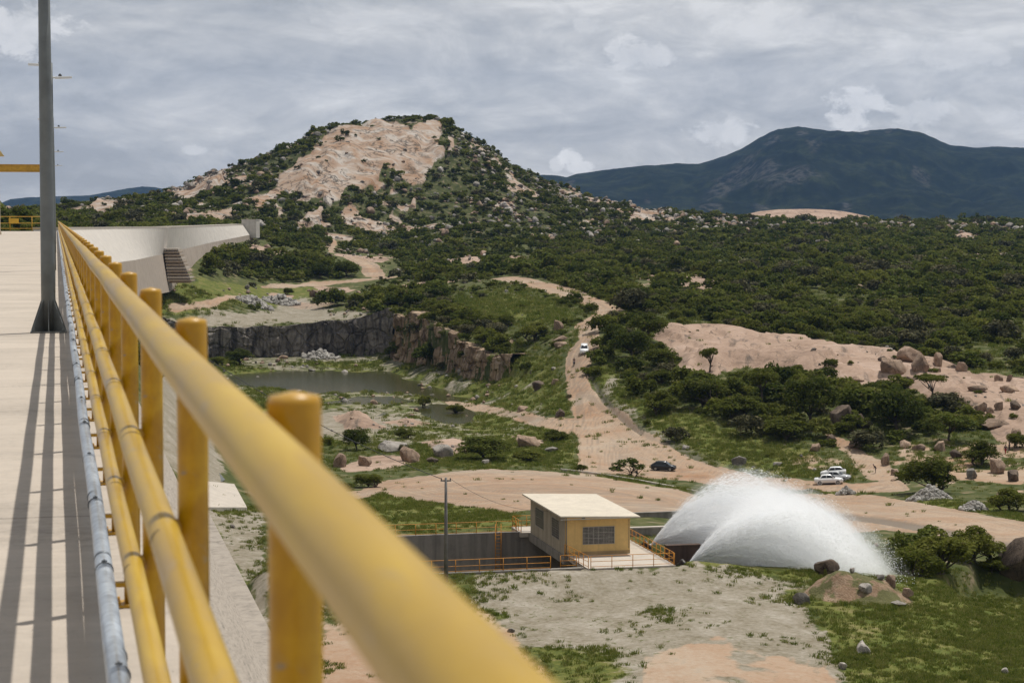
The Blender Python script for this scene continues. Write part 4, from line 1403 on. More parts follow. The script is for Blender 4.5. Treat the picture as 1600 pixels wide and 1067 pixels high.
handrail('handrail', [W(-0.85, DP + 0.4), W(-0.85, DP + 4.1)], 1.1, 1.25, ORG, 'orange handrail on the rear left platform behind the valve house', GR, rails=RS)
handrail('handrail', [W(-0.85, DP + 4.1), W(2.0, DP + 4.1)], 1.1, 1.4, ORG, 'orange handrail across the back of the rear platform', GR, rails=RS)

# walls round the outlet
def wall_box(px0, px1, ptop, Y0, h, thick, name, label, mat_, cap=True):
    a = at(px0, ptop, Y0)
    b = a + RV * ((px1 - px0) / F * Y0 * 1.02)
    o = empty(name, a, TH)
    L = (b - a).length
    mb = MB(); mb.box((0, 0, -h), (L, thick, -0.12)); mb.build('wall', mat_, o)
    mb = MB(); mb.box((-0.05, -0.06, -0.12), (L + 0.05, thick + 0.06, 0.0)); mb.build('coping', CLIGHT if cap else mat_, o)
    return tag(o, label, 'wall')


wall_box(985, 1085, 801, 214, 4.0, 0.4, 'retaining_wall', 'dark grey retaining wall behind the valve house, upper of two', CGREY, False)
wall_box(985, 1062, 824, 199, 4.0, 0.5, 'retaining_wall', 'lower retaining wall with light coping beside the spray', CGREY)
RUST = concrete_mat('rusty_concrete', (0.085, 0.055, 0.04), stain=0.6, streak=0.6, fine=3)
wall_box(1042, 1096, 852, 183.5, 5.0, 0.6, 'outlet_wall', 'dark rust-stained outlet wall between the two water jets', RUST, False)

# service pole and its wires
pb = at(697, 915, 168.0); pb.z = zat(pb.x, pb.y)
up = tag(empty('utility_pole', pb), 'slender grey concrete utility pole standing in front of the channel', 'utility pole')
ph = at(697, 746, pb.y).z - pb.z
mb = MB(); mb.tube([(0, 0, -0.5), (0, 0, ph * 0.5), (0, 0, ph)], [0.19, 0.15, 0.105], 12); mb.build('pole', flat_mat('weathered_pole', (0.17, 0.165, 0.155), 0.85, var=0.3, scale=1.0), up)
mb = MB(); mb.box((-0.45, -0.06, ph - 0.32), (0.45, 0.06, ph - 0.20)); mb.build('crossarm', flat_mat('weathered_pole', (0.17, 0.165, 0.155)), up)
for s in (-0.38, 0.0, 0.38):
    mb = MB(); mb.tube([(s, 0, ph - 0.20), (s, 0, ph - 0.12), (s, 0, ph - 0.02)], [0.03, 0.06, 0.035], 8); mb.build('insulator', flat_mat('insulator', (0.10, 0.08, 0.07), 0.3), up)
WIRE = flat_mat('cable_black', (0.03, 0.03, 0.032), 0.6)
pt = pb + Vector((0, 0, ph - 0.1))


def cable(a, b, sag, label, r=0.018):
    mb = MB()
    mb.tube([a.lerp(b, t) - Vector((0, 0, 4 * sag * t * (1 - t))) - a for t in np.linspace(0, 1, 24)], r, 6)
    o = mb.build('power_cable', WIRE); o.location = a
    return tag(o, label, 'cable')


cable(pt + Vector((-0.38, 0, 0)), rd(-0.4, 197, -2.0), 2.2, 'black cable from the utility pole up towards the dam', 0.03)
cable(pt + Vector((0.38, 0, 0)), W(-0.1, 6.0, HW - 0.3), 0.8, 'thin cable from the utility pole to the valve house wall', 0.014)

# low kerb beside the parking place
pts = [ground(*q) for q in ((876, 735), (930, 741), (985, 750), (1040, 760), (1090, 770))]
mb = MB()
for a, b in zip(pts[:-1], pts[1:]):
    d = (b - a).normalized(); n = Vector((-d.y, d.x, 0)) * 0.16
    mb.prism([a - n - pts[0] - Vector((0, 0, .3)), b - n - pts[0] - Vector((0, 0, .3)), b + n - pts[0] - Vector((0, 0, .3)), a + n - pts[0] - Vector((0, 0, .3))], (0, 0, 0.62))
o = mb.build('kerb', CLIGHT); o.location = pts[0]
tag(o, 'low pale concrete kerb between the grass strip and the dirt pad', 'kerb')

# slabs and basin at the foot of the dam
b0 = ground(345, 785)
mb = MB()
q = [ground(*k) - b0 for k in ((322, 797), (386, 797), (366, 760), (322, 756))]
mb.prism([k + Vector((0, 0, -0.4)) for k in q], (0, 0, 0.75))
o = mb.build('concrete_slab', CLIGHT); o.location = b0
tag(o, 'flat pale concrete slab on the ground at the dam foot', 'slab')
# ------------------------------------------------------------------ plants and rocks: one of each kind
def foliage_mat(name, dark, mid, lite, transl=0.44):
    m, nt, b = new_mat(name)
    g = N(nt)
    oi = g.add('ShaderNodeObjectInfo')
    at_ = g.add('ShaderNodeVertexColor', layer_name='tone')
    sc = g.add('ShaderNodeSeparateColor'); g.L(at_.outputs[0], sc.inputs[0])
    k = g.math('ADD', g.math('MULTIPLY', sc.outputs[0], 0.55), g.math('MULTIPLY', oi.outputs['Random'], 0.45))
    c = g.ramp(k, [(0.15, dark), (0.5, mid), (0.9, lite)])
    dry = g.mapr(sc.outputs[1], 0.93, 0.97)
    c = g.mix(g.math('MULTIPLY', dry, 0.7), c, (0.16, 0.13, 0.06))
    g.L(c, b.inputs['Base Color'])
    b.inputs['Roughness'].default_value = 0.7
    b.inputs['Specular IOR Level'].default_value = 0.06
    tr = nt.nodes.new('ShaderNodeBsdfTranslucent')
    g.L(c, tr.inputs['Color'])
    mx = nt.nodes.new('ShaderNodeMixShader'); mx.inputs[0].default_value = transl
    g.L(b.outputs[0], mx.inputs[1]); g.L(tr.outputs[0], mx.inputs[2])
    g.L(mx.outputs[0], nt.nodes['Material Output'].inputs['Surface'])
    return m


FOL = foliage_mat('foliage', (0.058, 0.068, 0.010), (0.110, 0.126, 0.018), (0.175, 0.180, 0.034))
FOLD = foliage_mat('dark_foliage', (0.037, 0.051, 0.008), (0.074, 0.092, 0.014), (0.122, 0.138, 0.024))
FOLB = foliage_mat('dry_foliage', (0.045, 0.046, 0.022), (0.085, 0.082, 0.038), (0.14, 0.125, 0.062), 0.2)
FOLL = foliage_mat('light_foliage', (0.055, 0.074, 0.011), (0.11, 0.132, 0.021), (0.18, 0.185, 0.042), 0.32)
GRASSM = foliage_mat('grass_blades', (0.078, 0.108, 0.016), (0.145, 0.178, 0.030), (0.28, 0.26, 0.09), 0.35)
BARK = flat_mat('bark', (0.09, 0.07, 0.052), 0.9, var=0.35, scale=2.0, bump=0.05)


def leaf_quads(P, Nn, size, rng):
    """one leaf-spray quad at every point, roughly facing Nn"""
    n = len(P)
    t = rng.normal(size=(n, 3)); t -= Nn * (t * Nn).sum(1, keepdims=True)
    t /= np.linalg.norm(t, axis=1, keepdims=True) + 1e-9
    b = np.cross(Nn, t)
    s = size * rng.uniform(0.55, 1.45, (n, 1))
    w = rng.uniform(0.35, 0.8, (n, 1))
    q = np.stack([P - t * s, P - b * s * w + t * s * 0.1, P + t * s, P + b * s * w - t * s * 0.1], 1)
    return q.reshape(-1, 3)


def tone_attr(me, tone, spot):
    a = me.color_attributes.new('tone', 'FLOAT_COLOR', 'POINT')
    c = np.zeros((len(me.vertices), 4), np.float32)
    c[:, 0] = tone; c[:, 1] = spot; c[:, 3] = 1
    a.data.foreach_set('color', c.ravel())


def crown_mesh(name, n, leaf, blobs, seed, fill=0.45, cut=None):
    """crown of leaf sprays spread over the shells of many small clumps (unit size: about 1 wide, base at z=0)"""
    rng = np.random.default_rng(seed)
    B = np.array(blobs, float)             # x y z rx ry rz
    wgt = (B[:, 3] * B[:, 4] + B[:, 3] * B[:, 5] + B[:, 4] * B[:, 5])
    k = rng.choice(len(B), n, p=wgt / wgt.sum())
    d = rng.normal(size=(n, 3)); d /= np.linalg.norm(d, axis=1, keepdims=True)
    low = (d[:, 2] < -0.35) & (rng.random(n) < 0.65)
    d[low, 2] *= -1
    rad = 1 - np.abs(rng.normal(0, fill * 0.5, (n, 1)))
    P = B[k, :3] + d * B[k, 3:6] * rad + rng.normal(0, 0.012, (n, 3))
    Nn = d * 0.75 + rng.normal(size=(n, 3)) * 0.55 + np.array([0, 0, 0.25])
    Nn /= np.linalg.norm(Nn, axis=1, keepdims=True)
    P[:, 2] = np.maximum(P[:, 2], 0.01)
    V = leaf_quads(P, Nn, leaf, rng)
    me = np_mesh(name, V, np.arange(len(V)).reshape(-1, 4), smooth=False)
    bt = rng.random(len(B))[k] * 0.6 + rng.random(n) * 0.4      # leaf age differs from bough to bough
    tone_attr(me, np.repeat(bt, 4), np.repeat(rng.random(n), 4))
    return me


def blob_set(seed, n, w=0.5, h=0.5, zc=0.5, r=(0.10, 0.22), flat=0.75, dome=True):
    rng = np.random.default_rng(seed)
    out = []
    while len(out) < n:
        a = rng.uniform(0, 2 * math.pi); q = math.sqrt(rng.uniform(0, 1)) * 0.82
        x, y = w * q * math.cos(a), w * q * math.sin(a)
        top = math.sqrt(max(0, 1 - q * q))
        z = zc + h * (top * rng.uniform(0.35, 1.0) - 0.15 if dome else rng.uniform(-1, 1) * top)
        rr = rng.uniform(*r)
        out.append((x, y, z, rr, rr * rng.uniform(0.8, 1.2), rr * flat))
    return out


def limb_mesh(name, blobs, seed, base_r=0.035, fork=0.22, stems=1, nl=9):
    rng = np.random.default_rng(seed)
    mb = MB()
    B = [b for b in blobs]
    rng.shuffle(B)
    for s in range(stems):
        ox, oy = (0, 0) if stems == 1 else rng.normal(0, 0.07, 2)
        f = Vector((ox * 2 + rng.normal(0, 0.03), oy * 2 + rng.normal(0, 0.03), fork * rng.uniform(0.8, 1.2)))
        p0 = Vector((ox, oy, -0.06))
        mid = p0.lerp(f, 0.5) + Vector((rng.normal(0, 0.015), rng.normal(0, 0.015), 0))
        mb.tube([p0, mid, f], [base_r * 1.25, base_r, base_r * 0.8], 8)
        for b in B[s * nl:(s + 1) * nl] if stems > 1 else B[:nl]:
            e = Vector(b[:3])
            m1 = f.lerp(e, 0.5) + Vector((rng.normal(0, 0.03), rng.normal(0, 0.03), 0.03))
            mb.tube([f - Vector((0, 0, 0.01)), m1, e], [base_r * 0.6, base_r * 0.38, base_r * 0.12], 6)
    me = bpy.data.meshes.new(name)
    bmesh.ops.recalc_face_normals(mb.bm, faces=mb.bm.faces[:])
    mb.bm.to_mesh(me); mb.bm.free()
    return me


TREES = {}
def tree_kind(key, blobs, n, leaf, mat_, seed, fork, base_r, stems=1, fill=0.45, nl=9):
    c = crown_mesh('crown', n, leaf, blobs, seed, fill); c.materials.append(mat_)
    t = limb_mesh('trunk', blobs, seed, base_r, fork, stems, nl); t.materials.append(BARK)
    TREES[key] = (c, t)


for i in range(2):
    tree_kind(('umbrella', i), blob_set(200 + i, 26, 0.47, 0.26, 0.66, (0.09, 0.17), 0.55), 4600, 0.024, FOL, 210 + i, 0.36, 0.026)
for i in range(3):
    tree_kind(('round', i), blob_set(220 + i, 40, 0.45, 0.58, 0.30, (0.10, 0.19), 0.85), 5600, 0.025, FOLD, 230 + i, 0.2, 0.03)
for i in range(3):
    tree_kind(('wide', i), blob_set(240 + i, 36, 0.47, 0.62, 0.20, (0.09, 0.18), 0.85), 4600, 0.027, FOL, 250 + i, 0.12, 0.026, 3, nl=6)
tree_kind(('light', 0), blob_set(260, 24, 0.47, 0.5, 0.36, (0.08, 0.16), 0.7), 2600, 0.028, FOLL, 261, 0.22, 0.022)
tree_kind(('sparse', 0), blob_set(264, 20, 0.48, 0.66, 0.22, (0.06, 0.13), 0.8), 1100, 0.036, FOLL, 265, 0.12, 0.018, 3, nl=6)
tree_kind(('small', 0), blob_set(266, 12, 0.45, 0.26, 0.68, (0.12, 0.2), 0.8), 1300, 0.045, FOL, 267, 0.4, 0.04)


def bush_mesh(name, n, leaf, seed, nb, mat_, h=0.55):
    me = crown_mesh(name, n, leaf, blob_set(seed, nb, 0.46, h, 0.14, (0.13, 0.24), 0.8), seed + 1, 0.4)
    me.materials.append(mat_)
    return me


BUSHES = [bush_mesh('bush', 900, 0.052, 300 + 7 * i, 14, (FOL, FOLD, FOL, FOLL, FOLB)[i], (0.55, 0.6, 0.5, 0.5, 0.62)[i]) for i in range(5)]
SCRUB = [bush_mesh('scrub_bush', 240, 0.085, 400 + 7 * i, 9, (FOL, FOLD, FOL, FOLL, FOLB, FOLL)[i], 0.55) for i in range(6)]


def tuft_mesh(name, n, seed, h, mat_):
    rng = np.random.default_rng(seed)
    V = []
    for k in range(n):
        a = rng.uniform(0, 6.283); r = rng.uniform(0, 0.4)
        x, y = r * math.cos(a), r * math.sin(a)
        b = rng.uniform(0, 6.283); lean = rng.uniform(0.1, 0.55); hh = h * rng.uniform(0.5, 1.1)
        dx, dy = math.cos(b) * lean * hh, math.sin(b) * lean * hh
        wx, wy = -math.sin(b) * 0.03, math.cos(b) * 0.03
        V += [(x - wx, y - wy, -0.03), (x + wx, y + wy, -0.03), (x + dx * 0.5 + wx * 0.8, y + dy * 0.5 + wy * 0.8, hh * 0.65), (x + dx, y + dy, hh)]
    me = np_mesh(name, np.array(V), np.arange(len(V)).reshape(-1, 4), smooth=False)
    tone_attr(me, np.repeat(rng.random(n), 4), np.repeat(rng.random(n) * 0.965, 4))
    me.materials.append(mat_)
    return me


TUFTS = [tuft_mesh('grass_tuft', 26, 500 + i, (0.45, 0.6, 0.35, 0.5)[i], GRASSM) for i in range(4)]


def rock_mat(name, cols):
    m, nt, b = new_mat(name)
    g = N(nt)
    co = g.coord('Object')
    oi = g.add('ShaderNodeObjectInfo')
    n = g.noise(co, 2.2, 6, 0.66, 0.4)
    f = g.noise(co, 11, 4, 0.7)
    c = g.ramp(g.math('ADD', g.math('MULTIPLY', n, 0.6), g.math('MULTIPLY', f, 0.4)), [(0.32, tuple(x * 0.35 for x in cols[0])), (0.45, cols[0]), (0.60, cols[1]), (0.75, cols[2])])
    st = g.noise(g.scale(co, (2.2, 2.2, 0.8)), 1.0, 2, 0.5)
    c = g.mix(g.mapr(st, 0.54, 0.66, 0.0, 0.5), c, tuple(x * 0.35 for x in cols[0]))
    ck = g.noise(co, 1.4, 6, 0.6, 1.5)
    c = g.mix(g.mapr(g.math('ABSOLUTE', g.math('SUBTRACT', ck, 0.5)), 0.0, 0.014, 0.9, 0.0), c, tuple(x * 0.12 for x in cols[0]))
    hsv = g.add('ShaderNodeHueSaturation')
    g.L(c, hsv.inputs['Color']); g.L(g.mapr(oi.outputs['Random'], 0, 1, 0.75, 1.2), hsv.inputs['Value'])
    g.L(hsv.outputs[0], b.inputs['Base Color'])
    b.inputs['Roughness'].default_value = 0.9
    b.inputs['Specular IOR Level'].default_value = 0.25
    g.bump(g.math('ADD', n, g.math('MULTIPLY', f, 0.4)), 0.12, 0.7, b)
    return m


ROCKP = rock_mat('pink_granite', [(0.26, 0.18, 0.125), (0.37, 0.27, 0.20), (0.47, 0.38, 0.31)])
ROCKG = rock_mat('grey_granite', [(0.19, 0.17, 0.145), (0.30, 0.275, 0.24), (0.42, 0.39, 0.35)])
ROCKW = rock_mat('pale_granite', [(0.31, 0.28, 0.245), (0.44, 0.40, 0.36), (0.55, 0.51, 0.47)])
ROCKD = rock_mat('dark_granite', [(0.10, 0.073, 0.054), (0.18, 0.135, 0.10), (0.30, 0.235, 0.18)])


def rock_mesh(name, seed, sub=4, cuts=15, rough=0.13):
    """boulder: unit ball cut by flat joint planes, then weathered; base at z=0, about 1 wide and 1 high"""
    rng = np.random.default_rng(seed)
    bm = bmesh.new()
    bmesh.ops.create_icosphere(bm, subdivisions=sub, radius=0.62)
    P = np.array([v.co[:] for v in bm.verts])
    for k in range(cuts):
        d = rng.normal(size=3); d /= np.linalg.norm(d)
        o = rng.uniform(0.30, 0.50)
        s = P @ d - o
        P -= np.where(s > 0, s * 0.93, 0)[:, None] * d
    nn = fbm(P[:, 0] * 3 + seed, P[:, 1] * 3, P[:, 2] * 3, octaves=4, seed=seed)
    P *= (1 + rough * nn)[:, None]
    P -= [(P[:, 0].min() + P[:, 0].max()) / 2, (P[:, 1].min() + P[:, 1].max()) / 2, 0]
    P[:, :2] /= max(np.ptp(P[:, 0]), np.ptp(P[:, 1]))
    P[:, 2] = (P[:, 2] - P[:, 2].min()) / np.ptp(P[:, 2])
    for v, p in zip(bm.verts, P): v.co = p
    me = bpy.data.meshes.new(name)
    for f in bm.faces: f.smooth = True
    bm.to_mesh(me); bm.free()
    me.set_sharp_from_angle(angle=R(38))
    return me


def rock_set(name, mat_, seeds, sub, **k):
    out = []
    for s in seeds:
        me = rock_mesh(name, s, sub, **k); me.materials.append(mat_); out.append(me)
    return out


RK = {'pink': rock_set('boulder', ROCKP, (1, 2, 3), 4), 'grey': rock_set('boulder', ROCKG, (4, 5, 6), 4), 'pale': rock_set('boulder', ROCKW, (7, 8, 9), 4), 'dark': rock_set('boulder', ROCKD, (10, 11, 12), 4),
      'block': rock_set('boulder', ROCKP, (13, 14), 4, cuts=26, rough=0.07), 'greyblock': rock_set('boulder', ROCKG, (15, 16), 4, cuts=26, rough=0.07)}
SMALLROCK = rock_set('stone', ROCKP, (21, 22), 2, cuts=7) + rock_set('stone', ROCKG, (23, 24), 2, cuts=7) + rock_set('stone', ROCKW, (25, 26), 2, cuts=7)


def instances(name, pts, scl, rotz, idx, protos):
    """ONE object that carries copies of the prototype meshes at the given points (for what nobody could count)"""
    pc = bpy.data.collections.new(name + '_kinds')
    for i, me in enumerate(protos):
        o = bpy.data.objects.new('%s_kind_%02d' % (name, i), me)
        pc.objects.link(o)
    me = bpy.data.meshes.new(name)
    n = len(pts)
    me.vertices.add(n)
    me.vertices.foreach_set('co', np.asarray(pts, np.float32).ravel())
    a = me.attributes.new('size', 'FLOAT_VECTOR', 'POINT'); a.data.foreach_set('vector', np.asarray(scl, np.float32).ravel())
    a = me.attributes.new('turn', 'FLOAT_VECTOR', 'POINT'); a.data.foreach_set('vector', np.stack([np.zeros(n), np.zeros(n), rotz], 1).astype(np.float32).ravel())
    a = me.attributes.new('kind_index', 'INT', 'POINT'); a.data.foreach_set('value', np.asarray(idx, np.int32))
    ng = bpy.data.node_groups.new(name, 'GeometryNodeTree')
    ng.interface.new_socket('Geometry', in_out='INPUT', socket_type='NodeSocketGeometry')
    ng.interface.new_socket('Geometry', in_out='OUTPUT', socket_type='NodeSocketGeometry')
    nd = ng.nodes
    gi, go = nd.new('NodeGroupInput'), nd.new('NodeGroupOutput')
    iop = nd.new('GeometryNodeInstanceOnPoints')
    ci = nd.new('GeometryNodeCollectionInfo')
    ci.inputs['Collection'].default_value = pc
    ci.inputs['Separate Children'].default_value = True
    ci.inputs['Reset Children'].default_value = True
    iop.inputs['Pick Instance'].default_value = True
    L = ng.links.new
    def attr(nm, dt):
        q = nd.new('GeometryNodeInputNamedAttribute'); q.data_type = dt; q.inputs['Name'].default_value = nm
        return q.outputs[0]
    L(gi.outputs[0], iop.inputs['Points'])
    L(ci.outputs[0], iop.inputs['Instance'])
    L(attr('kind_index', 'INT'), iop.inputs['Instance Index'])
    e2r = nd.new('FunctionNodeEulerToRotation')
    L(attr('turn', 'FLOAT_VECTOR'), e2r.inputs[0])
    L(e2r.outputs[0], iop.inputs['Rotation'])
    L(attr('size', 'FLOAT_VECTOR'), iop.inputs['Scale'])
    L(iop.outputs[0], go.inputs[0])
    o = link(name, me)
    md = o.modifiers.new('copies', 'NODES'); md.node_group = ng
    return o
# ------------------------------------------------------------------ boulders one can point at
ROCK_N = {}


def boulder(px, py, w, h, kind, label, rz=None, name='boulder', depth=0.9, group=None, tilt=0.0, lift=0.0):
    p = ground(px, py)
    i = ROCK_N.get(kind, 0); ROCK_N[kind] = i + 1
    me = RK[kind][i % len(RK[kind])]
    o = link(name, me)
    s = p.y / F
    hh = h * s * 1.36
    o.scale = (w * s * 0.92, w * s * depth, hh)
    o.rotation_euler = (tilt, 0, rz if rz is not None else (i * 2.4) % 6.28)
    # seat it on the lowest ground round its foot
    lo_ = min(zat(p.x + dx * w * s * 0.4, p.y + dy * w * s * 0.4) for dx in (-1, 0, 1) for dy in (-1, 0, 1))
    o.location = (p.x, p.y + w * s * depth * 0.3, min(p.z, lo_ + 0.25 * hh) - hh * 0.28 + lift * s)
    return tag(o, label, 'boulder', group)


R0 = [
    (1293, 900, 44, 26, 'dark', 'dark rounded boulder on the grassy bank just right of the white spray'),
    (1254, 944, 31, 19, 'greyblock', 'blocky grey-brown boulder alone on the edge of the gravel lot'),
    (1350, 1021, 27, 20, 'pale', 'pale boulder in the grass below the earth mound, largest white rock there'),
    (1318, 1045, 16, 10, 'pale', 'small white rock in the grass, lower left of the big pale boulder'),
    (1570, 1052, 16, 9, 'pale', 'small white stone in the grass at the lower right corner'),
    (873, 517, 17, 17, 'pink', 'round brown boulder perched above flat slabs left of the winding road'),
    (880, 532, 40, 14, 'block', 'flat cracked pink slab left of the road bend, under the round boulder'),
    (878, 541, 26, 11, 'block', 'lower pink block at the road edge beneath the cracked slab'),
    (797, 537, 28, 10, 'block', 'long flat pink slab in the bushes between cliff and road'),
    (1398, 586, 48, 28, 'pink', 'big wedge-shaped tan boulder, leftmost of the cluster on the outcrop'),
    (1425, 566, 50, 25, 'block', 'broad flat-topped tan boulder at the back of the outcrop cluster'),
    (1440, 580, 32, 28, 'block', 'mushroom-shaped tan boulder at the front of the outcrop cluster'),
    (1466, 573, 15, 23, 'block', 'upright pillar rock, right of the mushroom-shaped boulder'),
    (1465, 581, 19, 9, 'pink', 'low block at the foot of the upright pillar rock'),
    (1503, 580, 22, 15, 'pink', 'tan pointed boulder on the forest edge right of the pillar rock'),
    (1425, 596, 34, 14, 'pink', 'low split boulder in front of the big wedge-shaped boulder'),
    (1382, 565, 22, 9, 'dark', 'low brown rocks left of the flat-topped outcrop boulder'),
    (1562, 595, 16, 10, 'pink', 'small rounded boulder on the upper right of the outcrop, left one of two'),
    (1578, 595, 13, 10, 'pink', 'small rounded boulder on the upper right of the outcrop, right one of two'),
    (1510, 640, 34, 20, 'block', 'broad tan block at the left end of the boulder row on the outcrop'),
    (1534, 644, 24, 17, 'pink', 'rounded boulder second in the row on the outcrop'),
    (1548, 646, 15, 11, 'pink', 'smallest boulder in the middle of the row on the outcrop'),
    (1561, 641, 16, 14, 'pink', 'boulder right of the smallest one in the outcrop row'),
    (1588, 640, 22, 15, 'dark', 'brown boulder at the right end of the outcrop row'),
    (1318, 672, 46, 40, 'dark', 'large dark pointed boulder in the shade under the trees'),
    (1346, 668, 28, 22, 'dark', 'smaller brown boulder right of the large pointed one under the trees'),
    (1274, 705, 18, 13, 'pink', 'orange-brown rounded boulder at the top of the grass bank'),
    (1384, 727, 17, 20, 'block', 'leaning orange-brown block beside the sandy path'),
    (1488, 618, 30, 14, 'block', 'flat pink ledge block left of the boulder row on the outcrop'),
    (1530, 612, 34, 10, 'block', 'long low ledge above the boulder row on the outcrop'),
    (1580, 612, 40, 12, 'block', 'long low ledge at the right end above the outcrop boulder row'),
    (1500, 664, 46, 16, 'block', 'broad pink slab below the left end of the boulder row'),
    (1560, 668, 56, 14, 'block', 'broad pink slab below the right end of the boulder row'),
    (1590, 690, 30, 22, 'pink', 'rounded pink boulder at the right edge above a sandy patch'),
    (1470, 705, 20, 16, 'pink', 'orange-brown boulder between the yellow-green tree and a dark bush'),
    (1495, 716, 22, 14, 'dark', 'dark brown boulder in front of the yellow-green tree'),
    (1520, 748, 22, 16, 'grey', 'grey boulder under the rounded dark bush near the right edge'),
    (1585, 752, 26, 18, 'dark', 'dark split boulder right of the rounded pink one near the edge'),
    (1572, 776, 30, 12, 'pink', 'flat pink rock above the right-hand stone heap'),
    (1398, 742, 16, 10, 'pink', 'small tan rock at the left foot of the huge rounded bush'),
    (1338, 700, 26, 12, 'pink', 'tan rock on the upper edge of the sandy path'),
    (1300, 690, 20, 12, 'dark', 'brown rock at the head of the sandy path'),
    (1250, 572, 26, 8, 'block', 'thin flat slab lying on the bare outcrop'),
    (1340, 596, 30, 9, 'block', 'flat slab on the outcrop behind the dark round tree'),
    (1415, 700, 26, 12, 'pink', 'pink boulder in the shade at the foot of the dark round tree'),
    (1437, 704, 24, 10, 'pink', 'low pink slab right of the shaded pink boulder'),
    (1561, 740, 32, 24, 'pink', 'rounded pink boulder between the bushes near the right edge'),
    (1155, 727, 30, 15, 'grey', 'grey rock set in the green bank above the parking place'),
    (1072, 702, 14, 7, 'pale', 'small pale rock at the top of the green bank near the road'),
    (1215, 728, 16, 6, 'pale', 'flat white stone at the foot of the green bank'),
    (640, 722, 36, 24, 'pink', 'large pink flat-faced boulder by the pool in front of the pad'),
    (688, 715, 40, 20, 'pale', 'beige boulder right of the large pink one'),
    (676, 724, 22, 10, 'dark', 'small dark grey rock in front of the beige boulder'),
    (612, 706, 54, 18, 'pale', 'pale lichen-covered rock behind the large pink boulder'),
    (530, 730, 26, 22, 'pink', 'brown cracked rock at the waterline left of the pool rocks'),
    (570, 728, 24, 16, 'pink', 'rust-stained pink rock between the pool rocks'),
    (826, 700, 42, 20, 'pink', 'tilted pink slab above the dense dark bush'),
    (758, 726, 14, 8, 'pale', 'small white rock at the edge of the pad below the dense bush'),
    (862, 706, 28, 8, 'grey', 'flat grey slab in the grass left of the road junction'),
    (818, 641, 28, 9, 'pink', 'flat pink rock just above the branch track'),
    (842, 608, 28, 16, 'dark', 'rust-brown rock at the right end of the cliff'),
    (875, 652, 22, 14, 'dark', 'dark eroded rock beside the road above the branch track'),
    (868, 600, 18, 10, 'pink', 'small pink rock on the verge left of the road'),
    (492, 464, 20, 12, 'pink', 'brown rock at the left end of the broken ledge above the quarry'),
    (512, 466, 20, 15, 'block', 'square brown block on the ledge above the quarry, beside a bush'),
    (532, 465, 16, 14, 'grey', 'grey block at the right end of the broken ledge'),
    (560, 464, 10, 10, 'pink', 'small tan rock on the quarry slope'),
    (440, 558, 26, 8, 'grey', 'grey fallen rock at the foot of the dark quarry wall'),
    (720, 585, 12, 9, 'pale', 'white rock at the waterline under the brown cliff'),
    (1040, 640, 16, 8, 'pale', 'pale rock on the verge below the roadside bushes'),
    (1414, 428, 22, 14, 'grey', 'grey rock showing above the scrub near the middle of the plain'),
    (1300, 452, 14, 7, 'pink', 'pink rock in a clearing of the scrub plain'),
    (640, 322, 22, 9, 'pink', 'pale rock patch low on the hill below the cliff face'),
]
for q in R0: boulder(*q, group='boulders and rocks below the dam')
boulder(1592, 905, 92, 74, 'dark', 'huge brown rock face leaning over a dark hollow at the right edge', rz=2.0, depth=0.7, lift=-6)

# heaps of broken stone: every stone too small to tell apart
def heap(px, py, w, h, n, label, protos, seed, smax=0.5):
    rng = np.random.default_rng(seed)
    c = ground(px, py); s = c.y / F
    a, b, hz = w * s / 2, w * s * 0.32, h * s * 1.2
    V, T = [], []
    o = 0
    for k in range(n):
        r = math.sqrt(rng.random()); an = rng.uniform(0, 6.283)
        x, y = a * r * math.cos(an), b * r * math.sin(an)
        z = zat(c.x + x, c.y + y) - c.z + hz * (1 - r) * rng.uniform(0.75, 1.0)
        me = protos[rng.integers(len(protos))]
        co = np.empty(len(me.vertices) * 3, np.float32); me.vertices.foreach_get('co', co); co = co.reshape(-1, 3) - [0, 0, 0.5]
        q = rng.uniform(0.35, 1.0) * smax
        R3 = np.array(Matrix.Rotation(rng.uniform(0, 6.28), 3, rng.normal(size=3)))
        V.append((co * q * rng.uniform(0.7, 1.2, 3)) @ R3.T + [x, y, z])
        f = np.empty(len(me.polygons) * 3, np.int32); me.polygons.foreach_get('vertices', f)
        T.append(f.reshape(-1, 3) + o); o += len(co)
    me = np_mesh('stone_heap', np.concatenate(V), None, smooth=False, T=np.concatenate(T))
    ob = link('stone_heap', me, ROCKG2); ob.location = c
    return tag(ob, label, 'stone heap', kind='stuff')


def plain_rock(name, cols):
    m, nt, b = new_mat(name)
    g = N(nt)
    co = g.coord('Object')
    v = g.add('ShaderNodeTexVoronoi', Scale=1.6); g.L(co, v.inputs['Vector'])
    n = g.noise(co, 3, 5, 0.65)
    k = g.math('ADD', g.math('MULTIPLY', v.outputs['Color'], 0.5), g.math('MULTIPLY', n, 0.5))
    g.L(g.ramp(k, [(0.25, cols[0]), (0.5, cols[1]), (0.75, cols[2])]), b.inputs['Base Color'])
    b.inputs['Roughness'].default_value = 0.9
    return m


